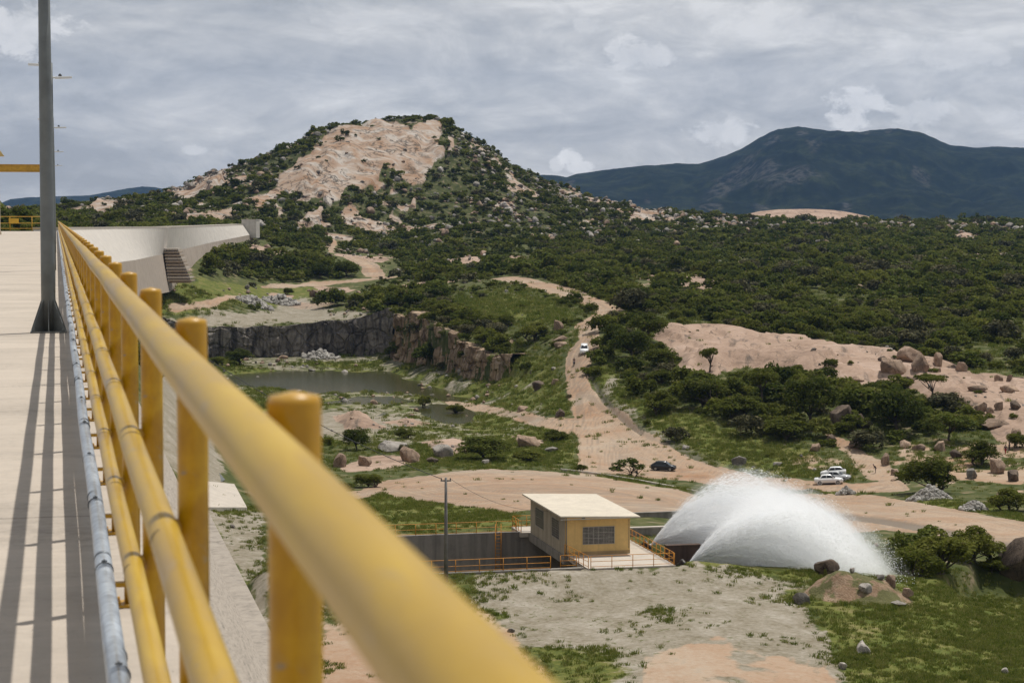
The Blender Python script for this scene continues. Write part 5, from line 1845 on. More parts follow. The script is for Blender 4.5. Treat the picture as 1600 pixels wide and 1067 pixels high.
ROCKG2 = plain_rock('crushed_granite', [(0.16, 0.145, 0.125), (0.31, 0.29, 0.26), (0.46, 0.435, 0.40)])
heap(1452, 780, 70, 20, 420, 'grey heap of broken stone at the foot of the big round bush', SMALLROCK, 1, 0.75)
heap(1522, 798, 46, 16, 220, 'scattered grey heap of broken stone beside the right-hand road', SMALLROCK, 2, 0.7)
heap(1322, 773, 30, 12, 120, 'small pale rubble heap on the red verge right of the parked cars', SMALLROCK, 3, 0.7)
heap(398, 477, 56, 12, 200, 'whitish rubble heap on the field above the quarry wall', SMALLROCK, 4, 2.0)
heap(440, 474, 60, 12, 160, 'brown-grey rubble heap with weeds right of the whitish one', SMALLROCK, 6, 1.8)
heap(500, 559, 60, 9, 160, 'grey rubble fallen at the foot of the dark quarry wall', SMALLROCK, 5, 1.9)

# mound of earth at the end of the gravel lot
mc = ground(1345, 940)
w_, n_ = 11.2, 90
gx = np.linspace(-0.62, 0.62, n_) * w_
AX, AY = np.meshgrid(gx, gx * 0.7)
rr = np.sqrt((AX / 5.6) ** 2 + (AY / 3.6) ** 2) + fbm(AX / 3, AY / 3, octaves=3, seed=91) * 0.28
hz = 1.65 * sstep(1.0, 0.12, rr) * (1 + 0.25 * fbm(AX / 1.6, AY / 1.6, octaves=4, seed=92)) + fbm(AX / 0.7, AY / 0.7, octaves=3, seed=93) * 0.10
hz += 0.55 * sstep(0.9, 0.3, np.sqrt(((AX + 2.4) / 2.6) ** 2 + (AY / 2.2) ** 2))
gz = bil(ZG, AX + mc.x, AY + mc.y + 2.4) - mc.z
hz = np.where(rr > 1.02, -0.25, hz) + gz
i_ = np.arange(n_ * n_).reshape(n_, n_)
me = np_mesh('earth_mound', np.stack([AX, AY + 2.4, hz], -1).reshape(-1, 3), np.stack([i_[:-1, :-1], i_[:-1, 1:], i_[1:, 1:], i_[1:, :-1]], -1).reshape(-1, 4))
m, nt, b = new_mat('mound_earth')
g = N(nt); co = g.coord('Object')
n1_ = g.noise(co, 0.9, 6, 0.65); n2_ = g.noise(co, 5, 5, 0.7)
c_ = g.ramp(g.math('ADD', g.math('MULTIPLY', n1_, 0.6), g.math('MULTIPLY', n2_, 0.4)), [(0.35, (0.18, 0.105, 0.058)), (0.5, (0.28, 0.185, 0.115)), (0.66, (0.38, 0.29, 0.20))])
c_ = g.mix(g.mapr(g.noise(co, 0.55, 4, 0.6), 0.45, 0.52, 0, 0.9), c_, (0.10, 0.105, 0.028))
g.L(c_, b.inputs['Base Color']); b.inputs['Roughness'].default_value = 0.95
g.bump(n2_, 0.25, 0.8, b)
o = link('earth_mound', me, m); o.location = mc
tag(o, 'orange-brown earth mound with grass and rocks beside the spray', 'earth mound')
MOUND = o
def mound_top(px, py):
    """point of the mound nearest to the view ray"""
    d = at(px, py, 1.0)
    P = np.stack([AX + mc.x, AY + 2.4 + mc.y, hz + mc.z], -1).reshape(-1, 3)
    qx, qy = proj(P[:, 0], P[:, 1], P[:, 2])
    e = (qx - px) ** 2 + (qy - py) ** 2 + (P[:, 1] - P[:, 1].min()) * 2.0
    return Vector(P[int(np.argmin(e))])


for px, py, w, h, kind, lb in ((1331, 892, 11, 9, 'pale', 'small white rock on the crest of the earth mound'), (1352, 925, 22, 16, 'pale', 'pale rock sunk in the face of the earth mound'),
                               (1394, 912, 20, 18, 'pink', 'pink rock on the right shoulder of the earth mound'), (1375, 890, 16, 10, 'grey', 'grey rock near the top right of the earth mound'),
                               (1418, 930, 22, 16, 'pink', 'orange rock at the right foot of the earth mound'), (1403, 945, 30, 7, 'grey', 'low grey stones at the foot of the earth mound')):
    q = mound_top(px, py)
    i = ROCK_N.get(kind, 0); ROCK_N[kind] = i + 1
    o = link('boulder', RK[kind][i % 3]); s = q.y / F
    o.scale = (w * s, w * s * 0.8, h * s * 1.2); o.rotation_euler = (0, 0, i * 1.7); o.location = q - Vector((0, 0, h * s * 0.35))
    tag(o, lb, 'boulder', 'boulders and rocks below the dam')

# stones nobody could count: over the hill, the outcrops and the pit
rng = np.random.default_rng(77)
n = 90000
u_ = rng.uniform(-0.30, 0.30, n); y_ = np.sqrt(rng.uniform(150 ** 2, 1290 ** 2, n)); x_ = u_ * y_
hillq = bil(hill_m, x_, y_); rk = bil(c_rock, x_, y_); hrk = bil(c_hrock, x_, y_); pit = bil(pitfloor, x_, y_); rd__ = bil(c_road, x_, y_); grv = bil(c_grav, x_, y_); gr_ = bil(c_grass, x_, y_)
cl = fbm(x_ / 22, y_ / 30, octaves=3, seed=95)
pxq = 800 + F * u_ * CP
right = sstep(640, 760, pxq); left = sstep(460, 250, pxq)
pr = hillq * (1 - hrk * 0.9) * np.clip(0.12 + 0.6 * sstep(-0.05, 0.25, cl) * (0.25 + right + left), 0, 1) * 1.0
pr += (1 - hillq) * (0.10 * rk * sstep(0, 0.3, cl) + 0.22 * pit * sstep(-0.1, 0.25, cl) + 0.05 * sstep(0.05, 0.35, cl) + 0.04 * gr_)
pr += (1 - hillq) * (y_ > 520) * 0.10 * sstep(0.0, 0.3, cl)
pr *= (1 - 0.9 * rd__)
pr = np.where((y_ < 190), pr * 0.5 + 0.02 * (1 - rd__), pr)
k = rng.random(n) < pr * 0.75
x_, y_ = x_[k], y_[k]; hk = hillq[k] > 0.5
sz = np.where(hk, rng.lognormal(0.42, 0.5, len(x_)), rng.lognormal(-0.75, 0.5, len(x_)) * np.clip(y_ / 320, 0.35, 3.2))
sz = np.clip(sz, 0.1, 4.5)
z_ = bil(ZG, x_, y_) - sz * 0.22
idx = np.where(hk, rng.integers(0, 6, len(x_)), rng.choice([0, 1, 2, 3, 4], len(x_)))
o = instances('scattered_stones', np.stack([x_, y_, z_], 1), sz[:, None] * rng.uniform(0.65, 1.3, (len(x_), 3)) * [1, 1, 0.8], rng.uniform(0, 6.28, len(x_)), idx, SMALLROCK)
tag(o, kind='stuff')
print('stones', len(x_))
# ------------------------------------------------------------------ trees and bushes one can point at
def tree(name, key, px, py, w, h, label, cat, rz=None, group=None, dp=0.0):
    p = ground(px, py)
    s = p.y / F
    root = tag(empty(name, (p.x, p.y + w * s * 0.25 + dp, zat(p.x, p.y + w * s * 0.25 + dp) - 0.1)), label, cat, group)
    c, t = TREES[key]
    hh = h * s * 1.04
    # keep the foot on the sightline when the ground behind rises
    for nm, me in (('trunk', t), ('crown', c)):
        o = link(nm, me, None, root)
        o.scale = (w * s, w * s * 0.9, hh)
        o.rotation_euler = (0, 0, rz if rz is not None else (px * 0.37) % 6.28)
    return root


GB = 'trees and big bushes below the dam'
T0_ = [
    ('tree', ('small', 0), 1110, 584, 36, 38, 'small round-headed tree standing alone on the edge of the pink rock outcrop'),
    ('bush', ('wide', 0), 1097, 642, 88, 58, 'broad dark green bush below the small round-headed tree'),
    ('tree', ('umbrella', 0), 1192, 645, 76, 70, 'flat-topped umbrella tree with a bare trunk at the foot of the outcrop'),
    ('bush', ('wide', 1), 1160, 660, 92, 52, 'dark bush in front of the umbrella tree trunk'),
    ('tree', ('round', 0), 1272, 668, 98, 86, 'big spreading tree right of the umbrella tree with dark shade below'),
    ('tree', ('round', 1), 1405, 684, 108, 86, 'largest dark round tree in the middle of the rock outcrop'),
    ('tree', ('light', 0), 1348, 640, 44, 42, 'small paler tree between the spreading tree and the dark round one'),
    ('tree', ('umbrella', 1), 1457, 628, 62, 46, 'umbrella tree on the bare rock behind the dark round tree'),
    ('tree', ('light', 0), 1492, 694, 88, 58, 'yellow-green open tree right of the dark round tree'),
    ('bush', ('wide', 2), 1537, 730, 64, 48, 'rounded dark bush below the yellow-green open tree'),
    ('bush', ('wide', 0), 1458, 772, 116, 72, 'huge rounded bush behind the grey stone heap'),
    ('bush', ('wide', 1), 1592, 702, 44, 32, 'dark bush at the right edge next to a sandy patch'),
    ('bush', ('wide', 2), 1585, 800, 78, 44, 'wide-spreading bush at the right edge beside the stone heap'),
    ('bush', ('wide', 1), 1478, 908, 130, 84, 'biggest piece of the dark tangled thicket overhanging the pool right of the spray'),
    ('bush', ('wide', 0), 1434, 900, 96, 70, 'left end of the dark tangled thicket, touching the spray'),
    ('bush', ('wide', 2), 1528, 898, 100, 70, 'right end of the dark thicket, beside the leaning rock'),
    ('bush', ('sparse', 0), 1462, 872, 110, 56, 'bare brown twigs sticking up behind the dark thicket'),
    ('bush', ('sparse', 0), 1412, 895, 74, 66, 'bare twiggy bush at the edge of the spray'),
    ('bush', ('wide', 1), 1036, 603, 58, 30, 'rounded bush on the left tip of the outcrop'),
    ('bush', ('wide', 2), 1030, 650, 66, 46, 'big pale green bush above the dirt slope right of the road'),
    ('bush', ('round', 1), 985, 566, 74, 58, 'tall dark bush closest to the road on its right side'),
    ('tree', ('round', 2), 1010, 536, 70, 52, 'dark tree on the road bend, left of the bare outcrop'),
    ('bush', ('wide', 0), 1032, 578, 70, 40, 'dark bush between the tall roadside bush and the outcrop'),
    ('tree', ('round', 0), 962, 545, 44, 42, 'small dark tree hugging the right edge of the road bend'),
    ('bush', ('sparse', 0), 986, 746, 74, 34, 'olive open bush left of the black car'),
    ('bush', ('wide', 2), 908, 736, 24, 14, 'small green bush at the foot of the dirt road'),
    ('bush', ('wide', 0), 664, 637, 26, 24, 'small dark round bush near the branch track, left of a pair'),
    ('bush', ('wide', 1), 713, 648, 36, 22, 'dark round bush just below the branch track, right of a pair'),
    ('bush', ('round', 1), 556, 704, 54, 42, 'spiky dark bush beside the nearest tall yellow post'),
    ('bush', ('wide', 2), 633, 686, 44, 20, 'low wide dark bush among pale rocks in the pit'),
    ('bush', ('round', 0), 758, 722, 104, 44, 'dense dark thicket above the middle of the dirt pad'),
    ('bush', ('wide', 1), 822, 722, 60, 24, 'lower right part of the thicket, a flatter bush by the pad'),
    ('bush', ('wide', 2), 868, 690, 50, 20, 'light bush between the tilted slab and the road'),
    ('bush', ('wide', 0), 572, 762, 58, 28, 'round bush at the left end of the dirt pad'),
    ('bush', ('wide', 1), 536, 766, 40, 16, 'low bush left of the round bush on the pad'),
    ('bush', ('round', 2), 372, 572, 52, 30, 'dark bush at the foot of the dark quarry wall'),
    ('bush', ('wide', 0), 338, 572, 36, 18, 'lighter low bush left of the one under the quarry wall'),
    ('tree', ('round', 1), 540, 434, 52, 30, 'dark tree left of the upper road bend'),
    ('tree', ('round', 2), 500, 436, 36, 26, 'dark tree second left of the upper road bend'),
    ('bush', ('wide', 1), 520, 463, 44, 16, 'bush on top of the broken ledge above the quarry'),
    ('bush', ('wide', 0), 449, 461, 22, 14, 'bush at the left end of the broken ledge'),
    ('bush', ('wide', 1), 790, 512, 34, 26, 'bright green round bush in the middle of the slope above the cliff'),
    ('bush', ('wide', 2), 700, 500, 70, 34, 'grey-green bush on top of the cliff'),
    ('bush', ('wide', 0), 640, 478, 70, 34, 'green bush at the back corner of the cliff top'),
    ('bush', ('wide', 1), 835, 535, 60, 34, 'dark bush beside the flat cracked slab'),
    ('bush', ('wide', 2), 762, 540, 50, 26, 'bush behind the long flat slab'),
    ('bush', ('sparse', 0), 1290, 906, 8, 22, 'thin pale sapling in front of the white spray'),
    ('bush', ('wide', 0), 1320, 680, 50, 24, 'bush in the hollow below the large pointed boulder'),
    ('bush', ('wide', 1), 1230, 690, 90, 42, 'dark bush leaning over the green bank'),
    ('bush', ('wide', 2), 1560, 905, 60, 30, 'low green growth inside the dark hollow at right'),
]
PLACED = []
for nm, key, px, py, w, h, lb in T0_:
    r_ = tree(nm, key, px, py, w, h, lb, nm, group=GB)
    PLACED.append((r_.location.x, r_.location.y, w * r_.location.y / F * 0.5))

# ------------------------------------------------------------------ the scrub: density over the ground
dens = np.ones(XX.shape)
dens *= 1 - sstep(-7, 2, sd_road)
dens *= 1 - 0.95 * sstep(-2, 5, np.maximum(sd_rock, -50))
seam_ = sstep(0.035, 0.0, np.abs(fbm(XX / 20, YY / 34, octaves=3, seed=141))) * sstep(2, 8, sd_rock)
dens = np.maximum(dens, seam_ * 0.75)
dens *= 1 - 0.9 * c_grav
dens *= 1 - np.where(YY < 400, 0.93, 0.72) * c_grass * (YY < 700)
dens *= 1 - pitfloor
dens *= sstep(318, 350, YY)
dens *= 1 - hill_m * (0.10 + 0.85 * np.clip(sstep(0.3, 0.8, c_rock), 0, 1))
clear = fbm(XX / 45, YY / 60, octaves=4, seed=101)
dens *= np.clip(0.22 + 1.1 * sstep(-0.28, 0.10, clear), 0, 1)
dens *= 1 - 0.75 * (zl > 1) * sstep(0.16, 0.32, streak)
LOW = [[(690, 445), (780, 438), (860, 462), (935, 492), (908, 520), (885, 560), (892, 640), (870, 650), (850, 575), (800, 530), (760, 500), (690, 480)],
       [(480, 440), (560, 434), (650, 436), (650, 456), (560, 460), (480, 456)], [(500, 388), (560, 392), (620, 408), (640, 432), (560, 436), (520, 410)],
       [(930, 560), (960, 570), (1000, 640), (1050, 680), (1000, 690), (950, 640)]]
low_m = np.zeros(XX.shape)
for q in LOW:
    h = hit_many(q)
    low_m = np.maximum(low_m, sstep(-5, 5, sdist_box(plan(h[:, 0], h[:, 1]), 30) + wob * 0.5))
dens *= 1 - 0.55 * low_m
dens = np.where((hill_m > 0.5) & (c_rock < 0.4), np.maximum(dens, 0.62), dens)
# open field between quarry and spillway, less scrub on the lip
pp = plan(XX, YY)
fld = hit_many([(245, 442), (420, 440), (560, 436), (600, 440), (560, 460), (470, 470), (560, 486), (612, 495), (612, 560), (240, 560)])
dens *= 1 - 0.97 * sstep(-4, 6, sdist_box(plan(fld[:, 0], fld[:, 1])))

rng = np.random.default_rng(303)
cand = []
for cell, ya, yb in ((3.6, 318, 620), (4.3, 620, 850), (3.9, 850, 1330), (6.5, 1330, 1498)):
    gy = np.arange(ya, yb, cell)
    for y in gy:
        xs = np.arange(-0.30 * y, 0.30 * y, cell)
        cand.append(np.stack([xs + rng.uniform(-.5, .5, len(xs)) * cell, np.full(len(xs), y) + rng.uniform(-.5, .5, len(xs)) * cell, np.full(len(xs), cell)], 1))
cand = np.concatenate(cand)
x_, y_, cell_ = cand.T
y_ = np.clip(y_, 318, 1497)
d_ = bil(dens, x_, y_)
k = rng.random(len(x_)) < d_ * 0.92
for px_, py__, r_ in PLACED:
    k &= (x_ - px_) ** 2 + (y_ - py__) ** 2 > (r_ * 0.8) ** 2
for W_ in (crest, mid):
    for p_, q_ in zip(W_[:-1], W_[1:]):
        ex, ey = q_.x - p_.x, q_.y - p_.y
        tt = np.clip(((x_ - p_.x) * ex + (y_ - p_.y) * ey) / (ex * ex + ey * ey), 0, 1)
        k &= (x_ - p_.x - tt * ex) ** 2 + (y_ - p_.y - tt * ey) ** 2 > 5.0 ** 2
x_, y_, cell_ = x_[k], y_[k], cell_[k]
wd = np.clip(rng.lognormal(-0.04, 0.42, len(x_)), 0.4, 2.3) * cell_ * 1.10
open_ = bil(c_grass, x_, y_)
wd *= np.where((open_ > 0.5) & (y_ < 700), 0.6, 1.0)
hl = bil(hill_m, x_, y_) > 0.5
wd *= np.where(bil(sstep(2, 8, sd_rock), x_, y_) > 0.5, 0.42, 1.0)
wd *= np.where(hl, 0.85, 1.0) * (1 - 0.55 * bil(low_m, x_, y_))
sl_ = bil(sstep(-200, 0, sd_road), x_, y_)
hg = wd * rng.uniform(0.50, 0.80, len(x_))
z_ = bil(ZG, x_, y_)
qx, qy = proj(x_, y_, z_)
app = wd / y_
# the largest ones in view become things of their own, the rest reads as one mass
vis = (qx > 150) & (qx < 1595) & (qy > 350) & (qx > 88 + (qy - 343) * 1.19 + 16)
vis &= ~((qx > 560) & (qy > 700) & (qy < 1067))
order = np.argsort(-np.where(vis, app, 0))
NIND = 245
ind = order[:NIND]
rest = np.setdiff1d(np.arange(len(x_)), ind)

# a description for each: where it stands between landmarks, then its order from the left in that small stretch
ZONES = [
    ('on the slope above the brown cliff', lambda x, y: x < 905 and 455 < y < 660 and x > 560),
    ('on the strip right of the winding road', lambda x, y: 905 <= x < 1085 and 500 < y < 720),
    ('around the foot of the pink outcrop', lambda x, y: x >= 1085 and 600 < y < 760),
    ('in the pink outcrop cracks', lambda x, y: x >= 1040 and 520 < y <= 600),
    ('left of the upper road bend', lambda x, y: x < 610 and y <= 455),
    ('between the two upper road bends', lambda x, y: 610 <= x < 800 and y <= 470),
    ('behind the winding road', lambda x, y: 800 <= x < 1000 and y <= 520),
    ('above left of the pink outcrop', lambda x, y: 1000 <= x < 1200 and y <= 530),
    ('above the middle of the outcrop', lambda x, y: 1200 <= x < 1400 and y <= 560),
    ('in the scrub behind the boulder cluster', lambda x, y: x >= 1400 and y <= 600),
]
ORD = ['first', 'second', 'third', 'fourth', 'fifth', 'sixth', 'seventh', 'eighth', 'ninth', 'tenth', 'eleventh', 'twelfth', 'thirteenth', 'fourteenth', 'fifteenth', 'sixteenth']
zone_of = {}
for i in ind:
    for zi, (zn, fn) in enumerate(ZONES):
        if fn(qx[i], qy[i]): break
    else: zi, zn = 99, 'near the edge of the road and rocks'
    zone_of.setdefault((zi, zn), []).append(i)
kinds = rng.choice([0, 0, 1, 1, 2, 2, 3, 4], len(x_))
TONE = ['green', 'dark', 'green', 'pale', 'dry']
for (zi, zn), mem in zone_of.items():
    mem = sorted(mem, key=lambda i: qy[i])
    rows = max(1, math.ceil(len(mem) / 9))
    per = math.ceil(len(mem) / rows)
    for r_ in range(rows):
        row = sorted(mem[r_ * per:(r_ + 1) * per], key=lambda i: qx[i])
        band = '' if rows == 1 else ', %s row back' % ORD[rows - 1 - r_]
        for k_, i in enumerate(row):
            o = link('bush', BUSHES[kinds[i]])
            o.location = (x_[i], y_[i], z_[i] - 0.1)
            o.scale = (wd[i], wd[i] * rng.uniform(0.85, 1.1), hg[i] * 1.25)
            o.rotation_euler = (0, 0, rng.uniform(0, 6.28))
            lb = '%s bush %s%s, %s from left' % (TONE[kinds[i]], zn, band, ORD[k_])
            tag(o, lb, 'bush', 'bushes of the scrub ' + zn)

nr = len(rest)
xr, yr, zr_, wr, hr_ = x_[rest], y_[rest], z_[rest], wd[rest], hg[rest]
o = instances('scrub_vegetation', np.stack([xr, yr, zr_ - 0.15], 1), np.stack([wr, wr, hr_ * 1.25], 1), rng.uniform(0, 6.28, nr), np.where(yr < 560, rng.choice([0, 0, 1, 2, 2, 3, 4], nr), 5 + rng.choice([0, 0, 1, 1, 2, 2, 3, 4, 5], nr)), BUSHES + SCRUB)
tag(o, kind='stuff')
print('scrub', nr, 'bushes', len(ind))
# thinner scrub carried on towards the mountains
n = 9000
u_ = rng.uniform(-0.30, 0.30, n); yy_ = 1500 * np.exp(rng.uniform(0, math.log(3.2), n)); xx_ = u_ * yy_
zz = np.interp(np.clip(u_, U[0], U[-1]), U, ZG[-1]); kk = sstep(1500, 2400, yy_)
zz = zz * (1 - kk) + (-8.0 + sstep(3000, 20000, yy_)) * kk + fbm(xx_ / 300, yy_ / 300, octaves=4, seed=71) * 5 * sstep(1500, 2200, yy_) * sstep(9000, 4000, yy_)
ww = rng.uniform(5, 11, n) * (yy_ / 1500) ** 0.5
o = instances('far_scrub', np.stack([xx_, yy_, zz - 0.3], 1), np.stack([ww, ww, ww * 0.5], 1), rng.uniform(0, 6.28, n), rng.integers(0, 6, n), SCRUB)
tag(o, kind='stuff')

# ------------------------------------------------------------------ grass and weeds
n = 260000
u_ = rng.uniform(-0.27, 0.30, n); yg = np.exp(rng.uniform(math.log(120), math.log(620), n)); xg = u_ * yg
gq = bil(c_grass, xg, yg); rq = bil(c_road, xg, yg); kq = bil(c_grav, xg, yg); rkq = bil(c_rock, xg, yg); pq = bil(pitfloor, xg, yg)
patch = fbm(xg / 5, yg / 5, octaves=3, seed=111)
pr = np.clip(gq * (0.25 + 0.9 * sstep(-0.15, 0.25, patch)) + (0.05 + 0.10 * (yg < 200)) * sstep(0.05, 0.4, patch) + 0.22 * (yg > 300) * (1 - rkq) * (1 - kq), 0, 1) * (1 - np.where(patch > 0.1, 0.82, 0.97) * rq) * (1 - np.where(yg < 200, 0.45, 0.9) * kq) * (1 - 0.9 * rkq) * (1 - 0.45 * pq)
A_, T_ = dam_coords(xg, yg)
inch = (A_ > CH_A0 - 1) & (A_ < CH_A1 + 27) & (T_ > CH_T0 - 0.6) & (T_ < CH_T1 + 0.6) | (A_ < 16.5)
k = (rng.random(n) < pr) & ~inch
k &= bil(ZG, xg, yg) > WATER_PIT + 0.05
xg, yg = xg[k], yg[k]
sg = rng.uniform(0.5, 1.15, len(xg)) * np.clip(yg / 260, 0.75, 2.2)
o = instances('grass', np.stack([xg, yg, bil(ZG, xg, yg) - 0.02], 1), sg[:, None] * np.array([1.2, 1.2, 0.8]), rng.uniform(0, 6.28, len(xg)), rng.integers(0, 4, len(xg)), TUFTS)
tag(o, kind='stuff')
print('tufts', len(xg))
# ------------------------------------------------------------------ the two jets of discharged water
def spray_mat():
    m, nt, b = new_mat('white_water')
    b.inputs['Base Color'].default_value = (0.97, 0.975, 0.98, 1)
    b.inputs['Roughness'].default_value = 0.6
    b.inputs['Specular IOR Level'].default_value = 0.2
    tr = nt.nodes.new('ShaderNodeBsdfTranslucent'); tr.inputs['Color'].default_value = (0.98, 0.985, 0.99, 1)
    mx = nt.nodes.new('ShaderNodeMixShader'); mx.inputs[0].default_value = 0.55
    nt.links.new(b.outputs[0], mx.inputs[1]); nt.links.new(tr.outputs[0], mx.inputs[2])
    nt.links.new(mx.outputs[0], nt.nodes['Material Output'].inputs['Surface'])
    return m


SPRAY = spray_mat()
POOL_Z = PLAT - 3.6


def jet(origin, n, seed, label, v0=13.5, el=28.0, half=25.5, yaw=0.0, mist=0.35):
    rng = np.random.default_rng(seed)
    ax = np.array((RV * math.cos(R(yaw)) + DV * math.sin(R(yaw))) * math.cos(R(el)) + Vector((0, 0, math.sin(R(el)))))
    up = np.array([0, 0, 1.0]); s1 = np.cross(ax, up); s1 /= np.linalg.norm(s1); s2 = np.cross(s1, ax)
    # the water leaves in ropes: directions cluster round a few hundred strands of the cone
    ns = 170
    q = np.sqrt(rng.uniform(0.02, 1.0, ns)) ** 0.8 * R(half); ph = rng.uniform(0, 6.283, ns); sv = np.clip(1 + rng.normal(-0.04, 0.09, ns), 0.74, 1.05); pw = rng.lognormal(0, 0.9, ns); pw /= pw.sum()
    st = rng.choice(ns, n, p=pw)
    fine = rng.random(n) < mist
    loose = rng.random(n) < 0.38
    a = q[st] + np.clip(rng.normal(0, R(0.55), n) * (1 + 3.5 * loose), -R(4), R(2.4))
    b = ph[st] + rng.normal(0, 0.02, n) * (1 + 6 * loose)
    d = ax[None] * np.cos(a)[:, None] + (s1[None] * np.cos(b)[:, None] + s2[None] * np.sin(b)[:, None]) * np.sin(a)[:, None]
    v = v0 * sv[st] * (1 + np.clip(rng.normal(0, 0.03, n), -0.08, 0.045) - fine * np.abs(rng.normal(0, 0.06, n)))
    haze_ = rng.random(n) < 0.05
    V = d * v[:, None]
    h0 = origin.z - POOL_Z
    tf = (V[:, 2] + np.sqrt(V[:, 2] ** 2 + 2 * 9.81 * h0)) / 9.81
    t = tf * rng.uniform(0.0, 1.0, n) ** 0.85
    k = 0.05 + 0.10 * fine                                     # air drag
    e = (1 - np.exp(-k * t)) / k
    P = np.array(origin)[None] + V * e[:, None]
    P[:, 2] -= 0.5 * 9.81 * t * t * (1 - 0.3 * k * t)
    P += np.clip(rng.normal(0, 1, (n, 3)), -1.7, 1.7) * (0.03 + 0.12 * t + fine * 0.16 * t + haze_ * 0.3 * t)[:, None]
    vel = V * np.exp(-k * t)[:, None]; vel[:, 2] -= 9.81 * t
    dv = vel / (np.linalg.norm(vel, axis=1, keepdims=True) + 1e-9)
    ln = np.where(fine, rng.uniform(0.03, 0.10, n), rng.uniform(0.15, 0.8, n) * np.clip(1.25 - t * 0.7, 0.22, 1))
    rr_ = np.where(fine, rng.uniform(0.006, 0.013, n), rng.uniform(0.010, 0.024, n) * (0.7 + 0.35 * t))
    ln = np.where(haze_, ln * 0.4, ln); rr_ = np.where(haze_, rng.uniform(0.006, 0.013, n), rr_)
    w1 = np.cross(dv, rng.normal(size=(n, 3))); w1 /= np.linalg.norm(w1, axis=1, keepdims=True) + 1e-9
    w2 = np.cross(dv, w1)
    ok = (P[:, 2] > POOL_Z - 0.2) & ((P - np.array(origin)) @ np.array(RV) < 17.6 + rng.normal(0, 0.7, n))
    P, dv, ln, rr_, w1, w2 = [z[ok] for z in (P, dv, ln, rr_, w1, w2)]
    n = len(P)
    L_, R_ = ln[:, None], rr_[:, None]
    ring = [P + (w1 * math.cos(c) + w2 * math.sin(c)) * R_ for c in (0, 2.094, 4.189)]
    VV = np.stack([P - dv * L_ * 0.5, *ring, P + dv * L_ * 0.5], 1).reshape(-1, 3)
    base = np.arange(n)[:, None] * 5
    tri = np.array([[0, 2, 1], [0, 3, 2], [0, 1, 3], [4, 1, 2], [4, 2, 3], [4, 3, 1]])
    T = (base[:, :, None] + tri[None]).reshape(-1, 3)
    me = np_mesh('water_spray', VV - np.array(origin), None, smooth=False, T=T)
    o = link('water_spray', me, SPRAY); o.location = origin
    return tag(o, label, 'water jet', 'water jets from the dam outlet', 'stuff')


J1 = at(1018, 850, 187.0); J2 = at(1076, 880, 181.0)
jet(J1, 120000, 41, 'rear white water jet, higher misty plume rising behind the valve house railing')
jet(J2, 150000, 42, 'front white water jet, dense plume fanning out over the grassy bank')
def mist(origin, label, dens, seed, parent):
    """fine drifting spray as a real volume: density follows the fan of trajectories (local x downstream, y across, z up)"""
    m, nt, b = new_mat('spray_mist')
    nt.nodes.remove(b)
    g = N(nt)
    co = g.coord('Object')
    sp = g.add('ShaderNodeSeparateXYZ'); g.L(co, sp.inputs[0])
    x, y, z = sp.outputs
    nz = g.noise(g.scale(co, (0.45, 0.7, 0.7)), 1.0, 4, 0.6, 0.6)
    nz = g.math('SUBTRACT', nz, 0.5)
    # ropes: noise that stays constant along each trajectory
    xs = g.math('MAXIMUM', x, 0.3)
    slope = g.math('DIVIDE', g.math('ADD', z, g.math('MULTIPLY', g.math('MULTIPLY', x, x), 0.0735)), xs)
    cb = g.add('ShaderNodeCombineXYZ')
    g.L(g.math('MULTIPLY', slope, 11.0), cb.inputs[0]); g.L(g.math('MULTIPLY', g.math('DIVIDE', y, xs), 11.0), cb.inputs[1]); g.L(g.math('MULTIPLY', x, 0.10), cb.inputs[2])
    rope = g.noise(cb.outputs[0], 1.0, 4, 0.65)
    nz = g.math('ADD', g.math('MULTIPLY', nz, 0.6), g.math('MULTIPLY', g.math('SUBTRACT', rope, 0.5), 0.9))
    # upper envelope of the fan, a little above the highest rope of water
    env = g.math('SUBTRACT', g.math('MULTIPLY', x, 1.34), g.math('MULTIPLY', g.math('MULTIPLY', x, x), 0.0735))
    top = g.math('ADD', g.math('SUBTRACT', env, z), g.math('MULTIPLY', nz, 4.0))
    d = g.math('MULTIPLY', g.mapr(top, -0.7, 2.8), g.mapr(rope, 0.40, 0.60, 0.12, 1.6))
    d = g.math('MULTIPLY', d, g.mapr(x, 1.0, 5.0))
    d = g.math('MULTIPLY', d, g.mapr(g.math('ADD', x, g.math('MULTIPLY', nz, 5.0)), 23.0, 16.5))
    wd = g.math('ADD', g.math('MULTIPLY', x, 0.24), 0.6)
    d = g.math('MULTIPLY', d, g.mapr(g.math('DIVIDE', g.math('ABSOLUTE', y), wd), 1.25, 0.35))
    d = g.math('MULTIPLY', d, g.mapr(z, -4.2, -2.5))
    v = nt.nodes.new('ShaderNodeVolumePrincipled')
    v.inputs['Color'].default_value = (0.985, 0.99, 0.995, 1)
    v.inputs['Anisotropy'].default_value = 0.25
    g.L(g.math('MULTIPLY', d, dens), v.inputs['Density'])
    nt.links.new(v.outputs[0], nt.nodes['Material Output'].inputs['Volume'])
    mb = MB(); mb.box((0.4, -7.5, -3.5), (23.0, 7.5, 8.2))
    o = mb.build('mist', m); o.location = origin; o.rotation_euler = (0, 0, TH)
    o.display_type = 'WIRE'
    return tag(o, label, 'spray mist', 'mist round the water jets', 'stuff')


mist(J1, 'thin white mist drifting round the rear water jet', 1.1, 1, None)
mist(J2, 'thin white mist drifting round the front water jet', 1.7, 2, None)
